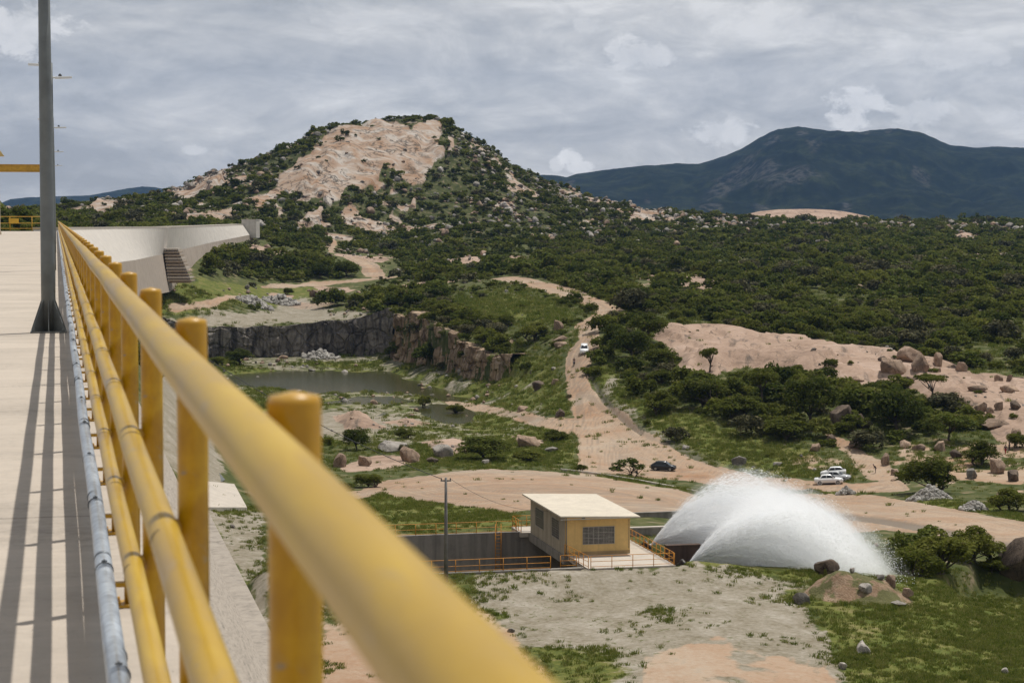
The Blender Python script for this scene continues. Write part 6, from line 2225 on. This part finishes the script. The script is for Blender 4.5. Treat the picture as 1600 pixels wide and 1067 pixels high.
# outlet pipes
for P_, lb in ((J1, 'rear steel outlet pipe hidden in the foot of the spray'), (J2, 'front steel outlet pipe at the foot of the nearer jet')):
    mb = MB()
    d = (RV * math.cos(R(28)) + Vector((0, 0, math.sin(R(28)))))
    mb.tube([-d * 4.0, -d * 0.3, -d * 0.25, Vector((0, 0, 0))], [0.55, 0.55, 0.68, 0.68], 24)
    o = mb.build('outlet_pipe', flat_mat('outlet_steel', (0.06, 0.055, 0.05), 0.5, metal=0.5)); o.location = P_ - d * 0.3
    tag(o, lb, 'pipe')
FOAM, nt, b = new_mat('foam_water')
g = N(nt); co = g.coord('Object')
nn = g.noise(co, 0.7, 6, 0.7, 0.8)
g.L(g.ramp(nn, [(0.40, (0.10, 0.11, 0.09)), (0.52, (0.5, 0.52, 0.52)), (0.6, (0.85, 0.86, 0.87))]), b.inputs['Base Color'])
b.inputs['Roughness'].default_value = 0.35
g.bump(nn, 0.3, 0.8, b)
mb = MB()
mb.poly([W(x, y, POOL_Z - PLAT) for x, y in ((CH_A1 - A0 - 1, -3), (CH_A1 - A0 + 21, -3), (CH_A1 - A0 + 21, 15), (CH_A1 - A0 - 1, 15))])
tag(mb.build('tail_water', FOAM), kind='structure')
# still water in the basin at the dam foot and the lake on the plain
mb = MB(); q = [ground(*k) for k in ((318, 752), (352, 752), (340, 735), (318, 722))]
zb = min(v.z for v in q) + 0.25
mb.poly([(v.x, v.y, zb) for v in q])
tag(mb.build('basin_water', WM), kind='structure')
LAKE = flat_mat('lake_water', (0.33, 0.34, 0.34), 0.25, var=0.03)
mb = MB()
q = [(1490, 354.6, 2300), (1560, 352.8, 2900), (1760, 352.8, 2900), (1760, 356, 2200)]
mb.poly([(at(*k).x, k[2], -5.2) for k in q])
tag(mb.build('lake_water', LAKE), kind='structure')
# ------------------------------------------------------------------ vehicles
GLASS = flat_mat('car_glass', (0.018, 0.022, 0.026), 0.08, var=0.05)
TYRE = flat_mat('tyre_rubber', (0.022, 0.022, 0.022), 0.85)
RIM = flat_mat('wheel_rim', (0.34, 0.35, 0.36), 0.35, metal=0.7)
LAMP = flat_mat('lamp_glass', (0.55, 0.56, 0.56), 0.12)
TAIL = flat_mat('tail_lamp', (0.35, 0.02, 0.015), 0.25)
PLAST = flat_mat('black_plastic', (0.025, 0.025, 0.027), 0.6)


def paint(name, c):
    m = flat_mat(name, c, 0.32, spec=0.35, var=0.02, scale=1.5)
    b = m.node_tree.nodes['Principled BSDF']
    b.inputs['Coat Weight'].default_value = 0.25; b.inputs['Coat Roughness'].default_value = 0.08
    return m


WHITE = paint('white_car_paint', (0.82, 0.82, 0.82)); SILV = paint('silver_car_paint', (0.50, 0.51, 0.52)); BLACK = paint('black_car_paint', (0.018, 0.02, 0.024))


def loft(mb, secs, caps=True):
    """secs: list of closed rings (lists of points) joined in order"""
    rs = [[mb.bm.verts.new(p) for p in s] for s in secs]
    n = len(rs[0])
    for a, b in zip(rs[:-1], rs[1:]):
        for k in range(n):
            f = mb.bm.faces.new([a[k], a[(k + 1) % n], b[(k + 1) % n], b[k]]); f.smooth = True
    if caps:
        mb.bm.faces.new(rs[0]); mb.bm.faces.new(rs[-1][::-1])


SHAPES = {   # x of: nose, cowl, roof front, roof rear, rear glass foot, tail; heights
    'sedan': dict(L=4.35, W=1.74, nose=2.17, cowl=1.02, rf=0.28, rr=-0.92, rg=-1.52, tail=-2.18, belt=0.93, hood=0.90, deck=0.97, roof=1.46),
    'hatch': dict(L=3.95, W=1.70, nose=1.95, cowl=0.98, rf=0.32, rr=-1.15, rg=-1.82, tail=-2.0, belt=0.95, hood=0.92, deck=1.00, roof=1.48),
    'suv': dict(L=4.5, W=1.86, nose=2.2, cowl=1.1, rf=0.45, rr=-1.75, rg=-2.12, tail=-2.28, belt=1.08, hood=1.08, deck=1.10, roof=1.74),
}


def car(shape, paint_m, loc_, heading, label, group=None):
    S = SHAPES[shape]; hw = S['W'] / 2
    root = tag(empty('suv' if shape == 'suv' else 'parked_car', loc_, heading), label, 'car', group)
    mb = MB()

    def ring(x, zb, zm, zt, wb, wm, wt):
        return [(x, -wb, zb), (x, -wm, zm), (x, -wt, zt), (x, 0, zt + 0.025), (x, wt, zt), (x, wm, zm), (x, wb, zb)]
    n_, c_, t_ = S['nose'], S['cowl'], S['tail']
    hd, dk, bl = S['hood'], S['deck'], S['belt']
    loft(mb, [ring(n_, 0.30, 0.50, 0.62, hw * .62, hw * .72, hw * .66), ring(n_ - 0.12, 0.22, 0.52, hd - 0.16, hw * .82, hw * .90, hw * .80), ring(n_ - 0.55, 0.20, 0.58, hd - 0.04, hw * .90, hw, hw * .88),
              ring(c_, 0.20, 0.62, hd + 0.03, hw * .92, hw, hw * .92), ring(0.2, 0.20, 0.64, bl + 0.02, hw * .92, hw, hw * .93), ring(-1.0, 0.20, 0.66, bl + 0.04, hw * .92, hw, hw * .93),
              ring(S['rg'], 0.22, 0.68, dk, hw * .92, hw, hw * .90), ring(t_ + 0.15, 0.26, 0.66, dk - 0.02, hw * .86, hw * .95, hw * .84), ring(t_, 0.34, 0.60, dk - 0.12, hw * .72, hw * .82, hw * .74)])
    rf = S['roof']
    def gr(x, z0, z1, w0, w1): return [(x[0], -w0, z0), (x[1], -w1, z1), (x[1], 0, z1 + 0.02), (x[1], w1, z1), (x[0], w0, z0), (x[0], 0, z0)]
    w0, w1 = hw * .90, hw * .70
    secs = [gr((c_, c_), bl - 0.03, bl - 0.01, w0, w0 * .98), gr((S['rf'] + .28, S['rf']), bl - 0.02, rf - 0.03, w0, w1), gr((-0.35, -0.35), bl, rf, w0, w1), gr((S['rr'] - .15, S['rr']), bl, rf - 0.05, w0, w1 * .97),
            gr((S['rg'], S['rg']), bl, bl + 0.03, w0 * .97, w0 * .95)]
    loft(mb, secs)
    for x in (n_ - 0.82, S['tail'] + 0.82):       # wheel arches
        for s in (-1, 1): mb.tube([(x, s * (hw - 0.21), 0.32), (x, s * (hw + 0.008), 0.32)], 0.37, 20)
    body = mb.build('body', paint_m, root)
    def pane(name, pts, mat_=GLASS, th=0.012):
        m2 = MB(); P = [Vector(p) for p in pts]
        nn = (P[1] - P[0]).cross(P[2] - P[0]).normalized()
        c = sum(P, Vector()) / len(P)
        if nn.dot(c - Vector((-0.3, 0, 0.8))) < 0: nn = -nn
        m2.prism([p + nn * 0.004 for p in P], nn * th)
        return m2.build(name, mat_, root)
    k = 0.10
    A = Vector((c_ - .03, w0 * .86, bl + 0.04)); B = Vector((S['rf'] + .02, w1 * .90, rf - 0.06))
    pane('windscreen', [A, B, (B.x, -B.y, B.z), (A.x, -A.y, A.z)])
    A = Vector((S['rg'] + .03, w0 * .84, bl + 0.09)); B = Vector((S['rr'] - .03, w1 * .88, rf - 0.10))
    pane('rear_window', [A, B, (B.x, -B.y, B.z), (A.x, -A.y, A.z)])
    mid_ = -0.32
    for s in (-1, 1):
        def sp_(x, f): return Vector((x, s * (w0 + (w1 - w0) * f + 0.004), bl + 0.02 + (rf - 0.03 - bl) * f))
        pane('side_window', [sp_(c_ - 0.22, 0.10), sp_(S['rf'] - 0.0, 0.86), sp_(mid_ + .04, 0.88), sp_(mid_ + .04, 0.08)])
        pane('side_window', [sp_(mid_ - .04, 0.08), sp_(mid_ - .04, 0.88), sp_(S['rr'] + .02, 0.84), sp_(S['rg'] + .32, 0.12)])
        m2 = MB(); m2.prism([(n_ - 0.09, s * hw * .52, 0.60), (n_ - 0.09, s * hw * .86, 0.62), (n_ - 0.36, s * hw * .93, 0.78), (n_ - 0.16, s * hw * .60, 0.75)], (0.05, 0, 0.02)); m2.build('headlight', LAMP, root)
        m2 = MB(); m2.box((t_ - 0.015, min(s * hw * .52, s * hw * .80), 0.66), (t_ + 0.10, max(s * hw * .52, s * hw * .80), 0.82)); m2.build('tail_light', TAIL, root)
        m2 = MB(); m2.prism([(c_ - 0.28, s * (w0 - .02), bl + 0.05), (c_ - 0.42, s * (w0 - .02), bl + 0.05), (c_ - 0.42, s * (w0 + .17), bl + 0.07), (c_ - 0.30, s * (w0 + .17), bl + 0.07)], (0, 0, 0.13)); m2.build('wing_mirror', paint_m, root)
        for x in (n_ - 0.82, S['tail'] + 0.82):
            m2 = MB(); m2.tube([(x, s * (hw - 0.19), 0.31), (x, s * (hw - 0.15), 0.31), (x, s * (hw - 0.01), 0.31), (x, s * (hw + 0.012), 0.31)], [0.28, 0.31, 0.31, 0.29], 24)
            wh = m2.build('wheel', TYRE, root)
            m2 = MB(); m2.tube([(x, s * (hw + 0.013), 0.31), (x, s * (hw + 0.026), 0.31)], [0.20, 0.17], 20); m2.build('rim', RIM, wh)
    m2 = MB(); m2.box((n_ - 0.05, -hw * .55, 0.34), (n_ + 0.012, hw * .55, 0.46)); m2.build('grille', PLAST, root)
    m2 = MB(); m2.box((-0.9, -hw * .93, 0.19), (0.9, hw * .93, 0.27)); m2.build('sill', PLAST, root)
    return root


def on_ground(px, py):
    p = ground(px, py); return p


def park(shape, m, px, py, ang, label, group='cars at the dirt parking place'):
    p = ground(px, py)
    o = car(shape, m, (0, 0, 0), 0, label, group)
    # lie on the slope of the ground
    dx = Vector((math.cos(ang), math.sin(ang), 0)); dy = Vector((-dx.y, dx.x, 0))
    zf = zat(*(p + dx * 1.3).xy); zb_ = zat(*(p - dx * 1.3).xy); zl_ = zr_2 = zat(p.x, p.y)
    X = (dx * 2.6 + Vector((0, 0, zf - zb_))).normalized(); Y = (dy * 1.5 + Vector((0, 0, zl_ - zr_2))).normalized(); Z = X.cross(Y).normalized(); Y = Z.cross(X)
    M = Matrix((X, Y, Z)).transposed().to_4x4(); M.translation = Vector((p.x, p.y, max((zf + zb_) / 2, p.z) + 0.02))
    o.matrix_world = M
    return o


park('sedan', WHITE, 1295, 756, R(-8), 'white sedan, nearest of three white cars, side on with dark windows')
park('sedan', SILV, 1307, 751, R(-24), 'silver-white sedan in the middle of the three, nose turned towards the spray')
park('hatch', WHITE, 1302, 744, R(172), 'white car farthest back of the three, against the green bank')
park('hatch', BLACK, 1037, 735, R(-14), 'black hatchback parked alone on the dirt beside an olive bush')
park('suv', WHITE, 913, 551, R(-93), 'white SUV driving down the winding dirt road towards the camera', 'vehicles on the winding road')


# ------------------------------------------------------------------ people
SKIN = flat_mat('skin', (0.23, 0.12, 0.075), 0.6, var=0.08)
HAIR = flat_mat('dark_hair', (0.018, 0.014, 0.012), 0.7)


def skin_obj(name, joints, bones, rad, mat_, parent, sub=1):
    me = bpy.data.meshes.new(name)
    keys = list(joints)
    me.from_pydata([joints[k] for k in keys], [(keys.index(a), keys.index(b)) for a, b in bones], [])
    o = link(name, me, mat_, parent)
    sk = o.modifiers.new('skin', 'SKIN'); sk.use_smooth_shade = True
    for i, k in enumerate(keys):
        r = rad[k]; r = (r, r) if not hasattr(r, '__len__') else r
        me.skin_vertices[0].data[i].radius = r
        me.skin_vertices[0].data[i].use_root = (i == 0)
    sb = o.modifiers.new('smooth', 'SUBSURF'); sb.levels = sub; sb.render_levels = sub
    return o


def person(loc_, rz, label, top, bottom, pose='stand', h=1.70, group=None, parent_cat='person', cap=None):
    root = tag(empty('person', loc_, rz), label, 'person', group)
    k = h / 1.70
    J = {'pelvis': (0, 0, .93), 'waist': (0.01, 0, 1.06), 'chest': (0.02, 0, 1.28), 'neck': (0.01, 0, 1.44), 'headb': (0.02, 0, 1.52), 'head': (0.025, 0, 1.61), 'crown': (0.01, 0, 1.67)}
    st = {'stand': (0.05, -0.05), 'walk': (0.26, -0.24), 'ride': (0, 0), 'stoop': (0.08, -0.08)}[pose]
    for s, nm, d in ((1, 'L', st[0]), (-1, 'R', st[1])):
        J['hip' + nm] = (0, s * .095, .88)
        J['knee' + nm] = (d * .55 + .03, s * .10, .49); J['ankle' + nm] = (d * 1.0 - .02, s * .10, .09); J['toe' + nm] = (d * 1.0 + .15, s * .12, .03)
        J['sh' + nm] = (0.01, s * .18, 1.38); J['elb' + nm] = (-d * .5 - .02, s * .24, 1.11); J['wri' + nm] = (-d * .7 + .08, s * .25, .87)
        J['palm' + nm] = (-d * .7 + .10, s * .25, .80)
    if pose == 'ride':
        for s, nm in ((1, 'L'), (-1, 'R')):
            J['knee' + nm] = (.36, s * .19, .80); J['ankle' + nm] = (.16, s * .17, .38); J['toe' + nm] = (.32, s * .18, .34)
            J['elb' + nm] = (.22, s * .30, 1.16); J['wri' + nm] = (.44, s * .30, 1.10); J['palm' + nm] = (.50, s * .30, 1.10)
    if pose == 'stoop':
        def bend(p):
            x, y, z = p
            if z < .95: return p
            a = R(38); dz = z - .93
            return (x + dz * math.sin(a) * 1.0, y, .93 + dz * math.cos(a))
        for q in ('waist', 'chest', 'neck', 'headb', 'head', 'crown', 'shL', 'shR', 'elbL', 'elbR'): J[q] = bend(J[q])
        for s, nm in ((1, 'L'), (-1, 'R')):
            J['wri' + nm] = (J['elb' + nm][0] + .10, s * .22, J['elb' + nm][2] - .22); J['palm' + nm] = (J['elb' + nm][0] + .13, s * .22, J['elb' + nm][2] - .29)
    for s, nm in ((1, 'L'), (-1, 'R')):
        w = Vector(J['wri' + nm]); p = Vector(J['palm' + nm]); d = (p - w).normalized(); sd_ = Vector((0, s, 0)).cross(d).normalized()
        for f, (o_, l_) in enumerate(((-.030, .075), (-.010, .085), (.010, .080), (.028, .062))):
            b0 = p + d * .02 + sd_ * o_; J['f%d%s' % (f, nm)] = tuple(b0 + d * l_ * .5); J['g%d%s' % (f, nm)] = tuple(b0 + d * l_ * .9 + Vector((0, -s * .015, 0)))
        J['th' + nm] = tuple(w.lerp(p, .5) + sd_ * -.035 + d * .02); J['tt' + nm] = tuple(w.lerp(p, .5) + sd_ * -.055 + d * .055)
    B = [('pelvis', 'waist'), ('waist', 'chest'), ('chest', 'neck'), ('neck', 'headb'), ('headb', 'head'), ('head', 'crown')]
    rad = {'pelvis': (.13, .10), 'waist': (.12, .09), 'chest': (.15, .10), 'neck': .055, 'headb': .075, 'head': (.085, .095), 'crown': .06}
    for nm in 'LR':
        B += [('pelvis', 'hip' + nm), ('hip' + nm, 'knee' + nm), ('knee' + nm, 'ankle' + nm), ('ankle' + nm, 'toe' + nm), ('chest', 'sh' + nm), ('sh' + nm, 'elb' + nm), ('elb' + nm, 'wri' + nm), ('wri' + nm, 'palm' + nm), ('wri' + nm, 'th' + nm), ('th' + nm, 'tt' + nm)]
        rad.update({'hip' + nm: .085, 'knee' + nm: .056, 'ankle' + nm: .04, 'toe' + nm: .035, 'sh' + nm: .058, 'elb' + nm: .042, 'wri' + nm: .029, 'palm' + nm: (.038, .018), 'th' + nm: .012, 'tt' + nm: .009})
        for f in range(4):
            B += [('palm' + nm, 'f%d%s' % (f, nm)), ('f%d%s' % (f, nm), 'g%d%s' % (f, nm))]
            rad.update({'f%d%s' % (f, nm): .0095, 'g%d%s' % (f, nm): .0080})
    sc = lambda D: {q: tuple(Vector(v) * k) for q, v in D.items()}
    rs = lambda D: {q: tuple(x * k for x in v) if hasattr(v, '__len__') else v * k for q, v in D.items()}
    body = skin_obj('body', sc(J), B, rs(rad), SKIN, root)
    up_ = ['waist', 'pelvis', 'chest', 'neck', 'shL', 'shR', 'elbL', 'elbR']
    JT = {q: J[q] for q in up_}; JT['neck'] = tuple(Vector(J['chest']).lerp(Vector(J['neck']), .75))
    for nm in 'LR': JT['elb' + nm] = tuple(Vector(J['sh' + nm]).lerp(Vector(J['elb' + nm]), .85))
    skin_obj('shirt', sc(JT), [('waist', 'pelvis'), ('waist', 'chest'), ('chest', 'neck'), ('chest', 'shL'), ('chest', 'shR'), ('shL', 'elbL'), ('shR', 'elbR')],
             rs({'waist': (.135, .105), 'pelvis': (.145, .115), 'chest': (.165, .115), 'neck': .075, 'shL': .072, 'shR': .072, 'elbL': .06, 'elbR': .06}), top, root)
    JB = {q: J[q] for q in ('pelvis', 'hipL', 'hipR', 'kneeL', 'kneeR', 'ankleL', 'ankleR')}
    skin_obj('trousers', sc(JB), [('pelvis', 'hipL'), ('pelvis', 'hipR'), ('hipL', 'kneeL'), ('hipR', 'kneeR'), ('kneeL', 'ankleL'), ('kneeR', 'ankleR')],
             rs({'pelvis': (.14, .11), 'hipL': .10, 'hipR': .10, 'kneeL': .072, 'kneeR': .072, 'ankleL': .055, 'ankleR': .055}), bottom, root)
    hd = Vector(J['head']) * k; fw = (Vector((1, 0, -0.1 if pose != 'stoop' else -0.7))).normalized()
    upv = Vector((0, 1, 0)).cross(fw) * -1
    mb = MB(); mb.tube([hd + fw * .085 * k + upv * .01, hd + fw * .115 * k - upv * .02], [.012, .018], 8); mb.build('nose', SKIN, body)
    mb = MB()
    for s in (-1, 1): mb.tube([hd + fw * .085 * k + upv * .022 + Vector((0, s * .032, 0)), hd + fw * .096 * k + upv * .022 + Vector((0, s * .032, 0))], [.012, .008], 8)
    mb.tube([hd + fw * .088 * k - upv * .045 + Vector((0, -.022, 0)), hd + fw * .090 * k - upv * .045 + Vector((0, .022, 0))], .006, 6)
    mb.build('face', HAIR, body)
    for s in (-1, 1):
        mb = MB(); mb.tube([hd + Vector((0, s * .085, 0)), hd + Vector((-.01, s * .105, .005))], [.03, .022], 8); mb.build('ear', SKIN, body)
    mb = MB(); bmesh.ops.create_uvsphere(mb.bm, u_segments=16, v_segments=10, radius=.105 * k)
    for v in list(mb.bm.verts):
        v.co.z *= .9
        if v.co.z < -.035 * k and v.co.x > -.02: v.co = v.co * .6
        v.co += hd + upv * .03 * k - fw * .022 * k
    for f in mb.bm.faces: f.smooth = True
    mb.build('hair' if cap is None else 'cap', HAIR if cap is None else cap, body)
    return root


NAVY = flat_mat('navy_cloth', (0.03, 0.035, 0.06), 0.9); DKC = flat_mat('dark_cloth', (0.03, 0.028, 0.028), 0.9); REDC = flat_mat('red_cloth', (0.36, 0.03, 0.025), 0.9); LTC = flat_mat('grey_cloth', (0.24, 0.21, 0.20), 0.9)
p = ground(1368, 739)
person(p, R(200), 'stooping person in dark top and greyish trousers on the sandy path', NAVY, LTC, 'stoop', 1.55, 'people near the parking place')
p = ground(1577, 704)
person(p, R(150), 'standing person in dark clothes on the sand near the right edge', DKC, DKC, 'stand', 1.72, 'people near the parking place')
p = ground(1571, 709)
person(p, R(-120), 'shorter person with red trousers and dark top near the right edge', NAVY, REDC, 'walk', 1.5, 'people near the parking place')

# motorcycle and its rider on the road
p = ground(897, 571)
moto = tag(empty('motorcycle', p, R(-97)), 'dark motorcycle ridden down the dirt road ahead of the white SUV', 'motorcycle')
for x in (.66, -.64):
    mb = MB(); pts = [(x + .30 * math.cos(a), 0, .33 + .30 * math.sin(a)) for a in np.linspace(0, 2 * math.pi, 25)]
    mb.tube(pts, .048, 8, caps=False); w_o = mb.build('wheel', TYRE, moto)
    mb = MB()
    for a in np.linspace(0, math.pi, 6)[:-1]: mb.tube([(x + .27 * math.cos(a), 0, .33 + .27 * math.sin(a)), (x - .27 * math.cos(a), 0, .33 - .27 * math.sin(a))], .008, 5)
    mb.tube([(x, -.06, .33), (x, .06, .33)], .05, 10); mb.build('rim', RIM, w_o)
mb = MB(); mb.tube([(.45, 0, .82), (.2, 0, .72), (-.1, 0, .62), (-.35, 0, .72), (-.62, 0, .70)], [.05, .06, .06, .05, .03], 8); mb.box((-.12, -.13, .28), (.22, .13, .58)); mb.tube([(-.05, 0, .36), (-.64, .07, .33)], .03, 6); mb.build('frame', PLAST, moto)
mb = MB(); mb.tube([(.40, 0, .84), (.25, 0, .90), (.02, 0, .84)], [.07, .13, .09], 12); mb.build('tank', REDC, moto)
mb = MB(); mb.prism([(.02, -.12, .80), (-.62, -.10, .84), (-.62, .10, .84), (.02, .12, .80)], (0, 0, .07)); mb.build('seat', PLAST, moto, bevel=.02)
mb = MB()
for s in (-1, 1): mb.tube([(.66, s * .075, .33), (.46, s * .07, .98)], .022, 8)
mb.build('fork', RIM, moto)
mb = MB(); mb.tube([(.46, -.34, 1.07), (.46, -.12, 1.02), (.46, .12, 1.02), (.46, .34, 1.07)], .017, 8); mb.build('handlebar', PLAST, moto)
mb = MB(); mb.tube([(.50, 0, .90), (.60, 0, .90)], [.06, .085], 14); mb.build('headlight', LAMP, moto)
mb = MB(); mb.tube([(.1, -.16, .34), (-.7, -.18, .40)], [.03, .045], 10); mb.build('exhaust', RIM, moto)
rp = p + Matrix.Rotation(R(-97), 3, 'Z') @ Vector((-.12, 0, 0))
person(rp, R(-97), 'rider in dark clothes and helmet sitting on the motorcycle', DKC, DKC, 'ride', 1.66, cap=PLAST)
# ------------------------------------------------------------------ air
def haze(density):
    m, nt, b = new_mat('haze')
    nt.nodes.remove(b)
    v = nt.nodes.new('ShaderNodeVolumePrincipled')
    v.inputs['Color'].default_value = (0.28, 0.52, 1.0, 1)
    v.inputs['Density'].default_value = density
    v.inputs['Anisotropy'].default_value = 0.3
    nt.links.new(v.outputs[0], nt.nodes['Material Output'].inputs['Volume'])
    mb = MB()
    mb.box((-9900, -300, -60), (9900, 9900, 720))
    o = mb.build('haze', m)
    o.display_type = 'WIRE'
    tag(o, kind='stuff')


haze(0.00003)
# ------------------------------------------------------------------ light
SUN_EL, SUN_AZ = R(69), math.atan2(0.72, 0.69)      # azimuth from +X towards +Y
sd = Vector((math.cos(SUN_EL) * math.cos(SUN_AZ), math.cos(SUN_EL) * math.sin(SUN_AZ), math.sin(SUN_EL)))
sl = bpy.data.lights.new('sun', 'SUN')
sl.energy = 3.9
sl.angle = R(0.5)
sl.color = (1.0, 0.955, 0.88)
so = bpy.data.objects.new('sun', sl)
so.rotation_euler = sd.to_track_quat('Z', 'Y').to_euler()
COL.objects.link(so)

w = bpy.data.worlds.new('World')
SC.world = w
w.use_nodes = True
nt = w.node_tree
bg = nt.nodes['Background']
bg.inputs['Strength'].default_value = 0.1
g = N(nt)
sky = g.add('ShaderNodeTexSky', sky_type='NISHITA', sun_disc=False)
sky.sun_elevation = SUN_EL
sky.sun_rotation = R(90) - SUN_AZ
sky.dust_density = 2.0
dirv = g.coord('Generated')
sep = g.add('ShaderNodeSeparateXYZ'); g.L(dirv, sep.inputs[0])
elev = sep.outputs['Z']
# stratiform layer: long horizontal streaks low down, larger cells higher up
v1 = g.scale(dirv, (10, 10, 30))
v2 = g.scale(dirv, (28, 28, 72))
v3 = g.scale(dirv, (4.5, 4.5, 22))
n1 = g.noise(v1, 1.0, 7, 0.62, 0.7)
n2 = g.noise(v2, 1.0, 6, 0.65, 0.5)
n3 = g.noise(v3, 1.0, 4, 0.5, 0.4)
s = g.math('ADD', g.math('MULTIPLY', n1, 0.45), g.math('ADD', g.math('MULTIPLY', n2, 0.25), g.math('MULTIPLY', n3, 0.30)))
layer = g.ramp(s, [(0.40, (4.15, 4.25, 4.42)), (0.46, (5.0, 5.08, 5.2)), (0.505, (5.75, 5.77, 5.8)), (0.55, (6.7, 6.65, 6.58)), (0.60, (8.0, 7.9, 7.75))])
# clear-sky blue shows a little through the thin places
thin = g.mapr(g.noise(g.scale(dirv, (7, 7, 40)), 1.0, 3, 0.5), 0.45, 0.75, 0.97, 0.90)
base = g.mix(thin, sky.outputs[0], layer)
# cumulus: soft blobs at given directions, broken up by noise
cn = g.noise(g.scale(dirv, (60, 60, 85)), 1.0, 6, 0.62, 0.3)


def puff(col, px, py, wx, wy, amt):
    p = at(px, py, 1000.0).normalized()
    sub = g.add('ShaderNodeVectorMath', operation='SUBTRACT')
    g.L(dirv, sub.inputs[0]); sub.inputs[1].default_value = p
    sc = g.scale(sub.outputs[0], (F / wx, F / wx, F / wy))
    ln = g.add('ShaderNodeVectorMath', operation='LENGTH')
    g.L(sc, ln.inputs[0])
    d = g.math('SUBTRACT', 1.15, ln.outputs['Value'])
    d = g.math('ADD', d, g.math('MULTIPLY', g.math('SUBTRACT', cn, 0.5), 2.6))
    m = g.math('MULTIPLY', g.mapr(d, 0.22, 0.55), min(1.0, amt * 1.25))
    lit = g.ramp(g.math('ADD', g.math('MULTIPLY', cn, 0.5), 0.25), [(0.3, (5.6, 5.7, 5.85)), (0.5, (7.8, 7.75, 7.7)), (0.72, (9.6, 9.4, 9.2))])
    return g.mix(m, col, lit)


for q in ((1345, 160, 50, 28, .75), (1330, 185, 40, 22, .7), (1125, 207, 52, 24, .6), (895, 245, 20, 14, .75), (905, 262, 24, 12, .7), (870, 258, 12, 12, .5),
          (1000, 88, 60, 26, .55), (30, 45, 80, 42, .65), (300, 234, 24, 10, .5), (920, 40, 26, 14, .3), (1480, 80, 110, 30, .35), (1250, 40, 90, 22, .3),
          (1580, 190, 50, 26, .4), (1440, 175, 50, 24, .45), (600, 30, 120, 14, .25)):
    base = puff(base, *q)
# the overcast dome is darker straight up than the glare near the horizon
hi = g.mapr(elev, 0.10, 0.6, 0.0, 1.0)
top = g.mix(hi, base, g.mix(0.6, base, (3.0, 3.25, 3.6)))
g.L(top, bg.inputs['Color'])

SC.view_settings.view_transform = 'Standard'
SC.view_settings.look = 'None'
SC.view_settings.exposure = 0.0
SC.view_settings.gamma = 1.0
SC.cycles.max_bounces = 18
SC.cycles.diffuse_bounces = 16
SC.cycles.transmission_bounces = 8
SC.cycles.volume_bounces = 8
SC.cycles.volume_step_rate = 4.0
SC.cycles.volume_max_steps = 128
SC.cycles.transparent_max_bounces = 8
SC.cycles.caustics_reflective = False
SC.cycles.caustics_refractive = False
SC.cycles.use_denoising = True
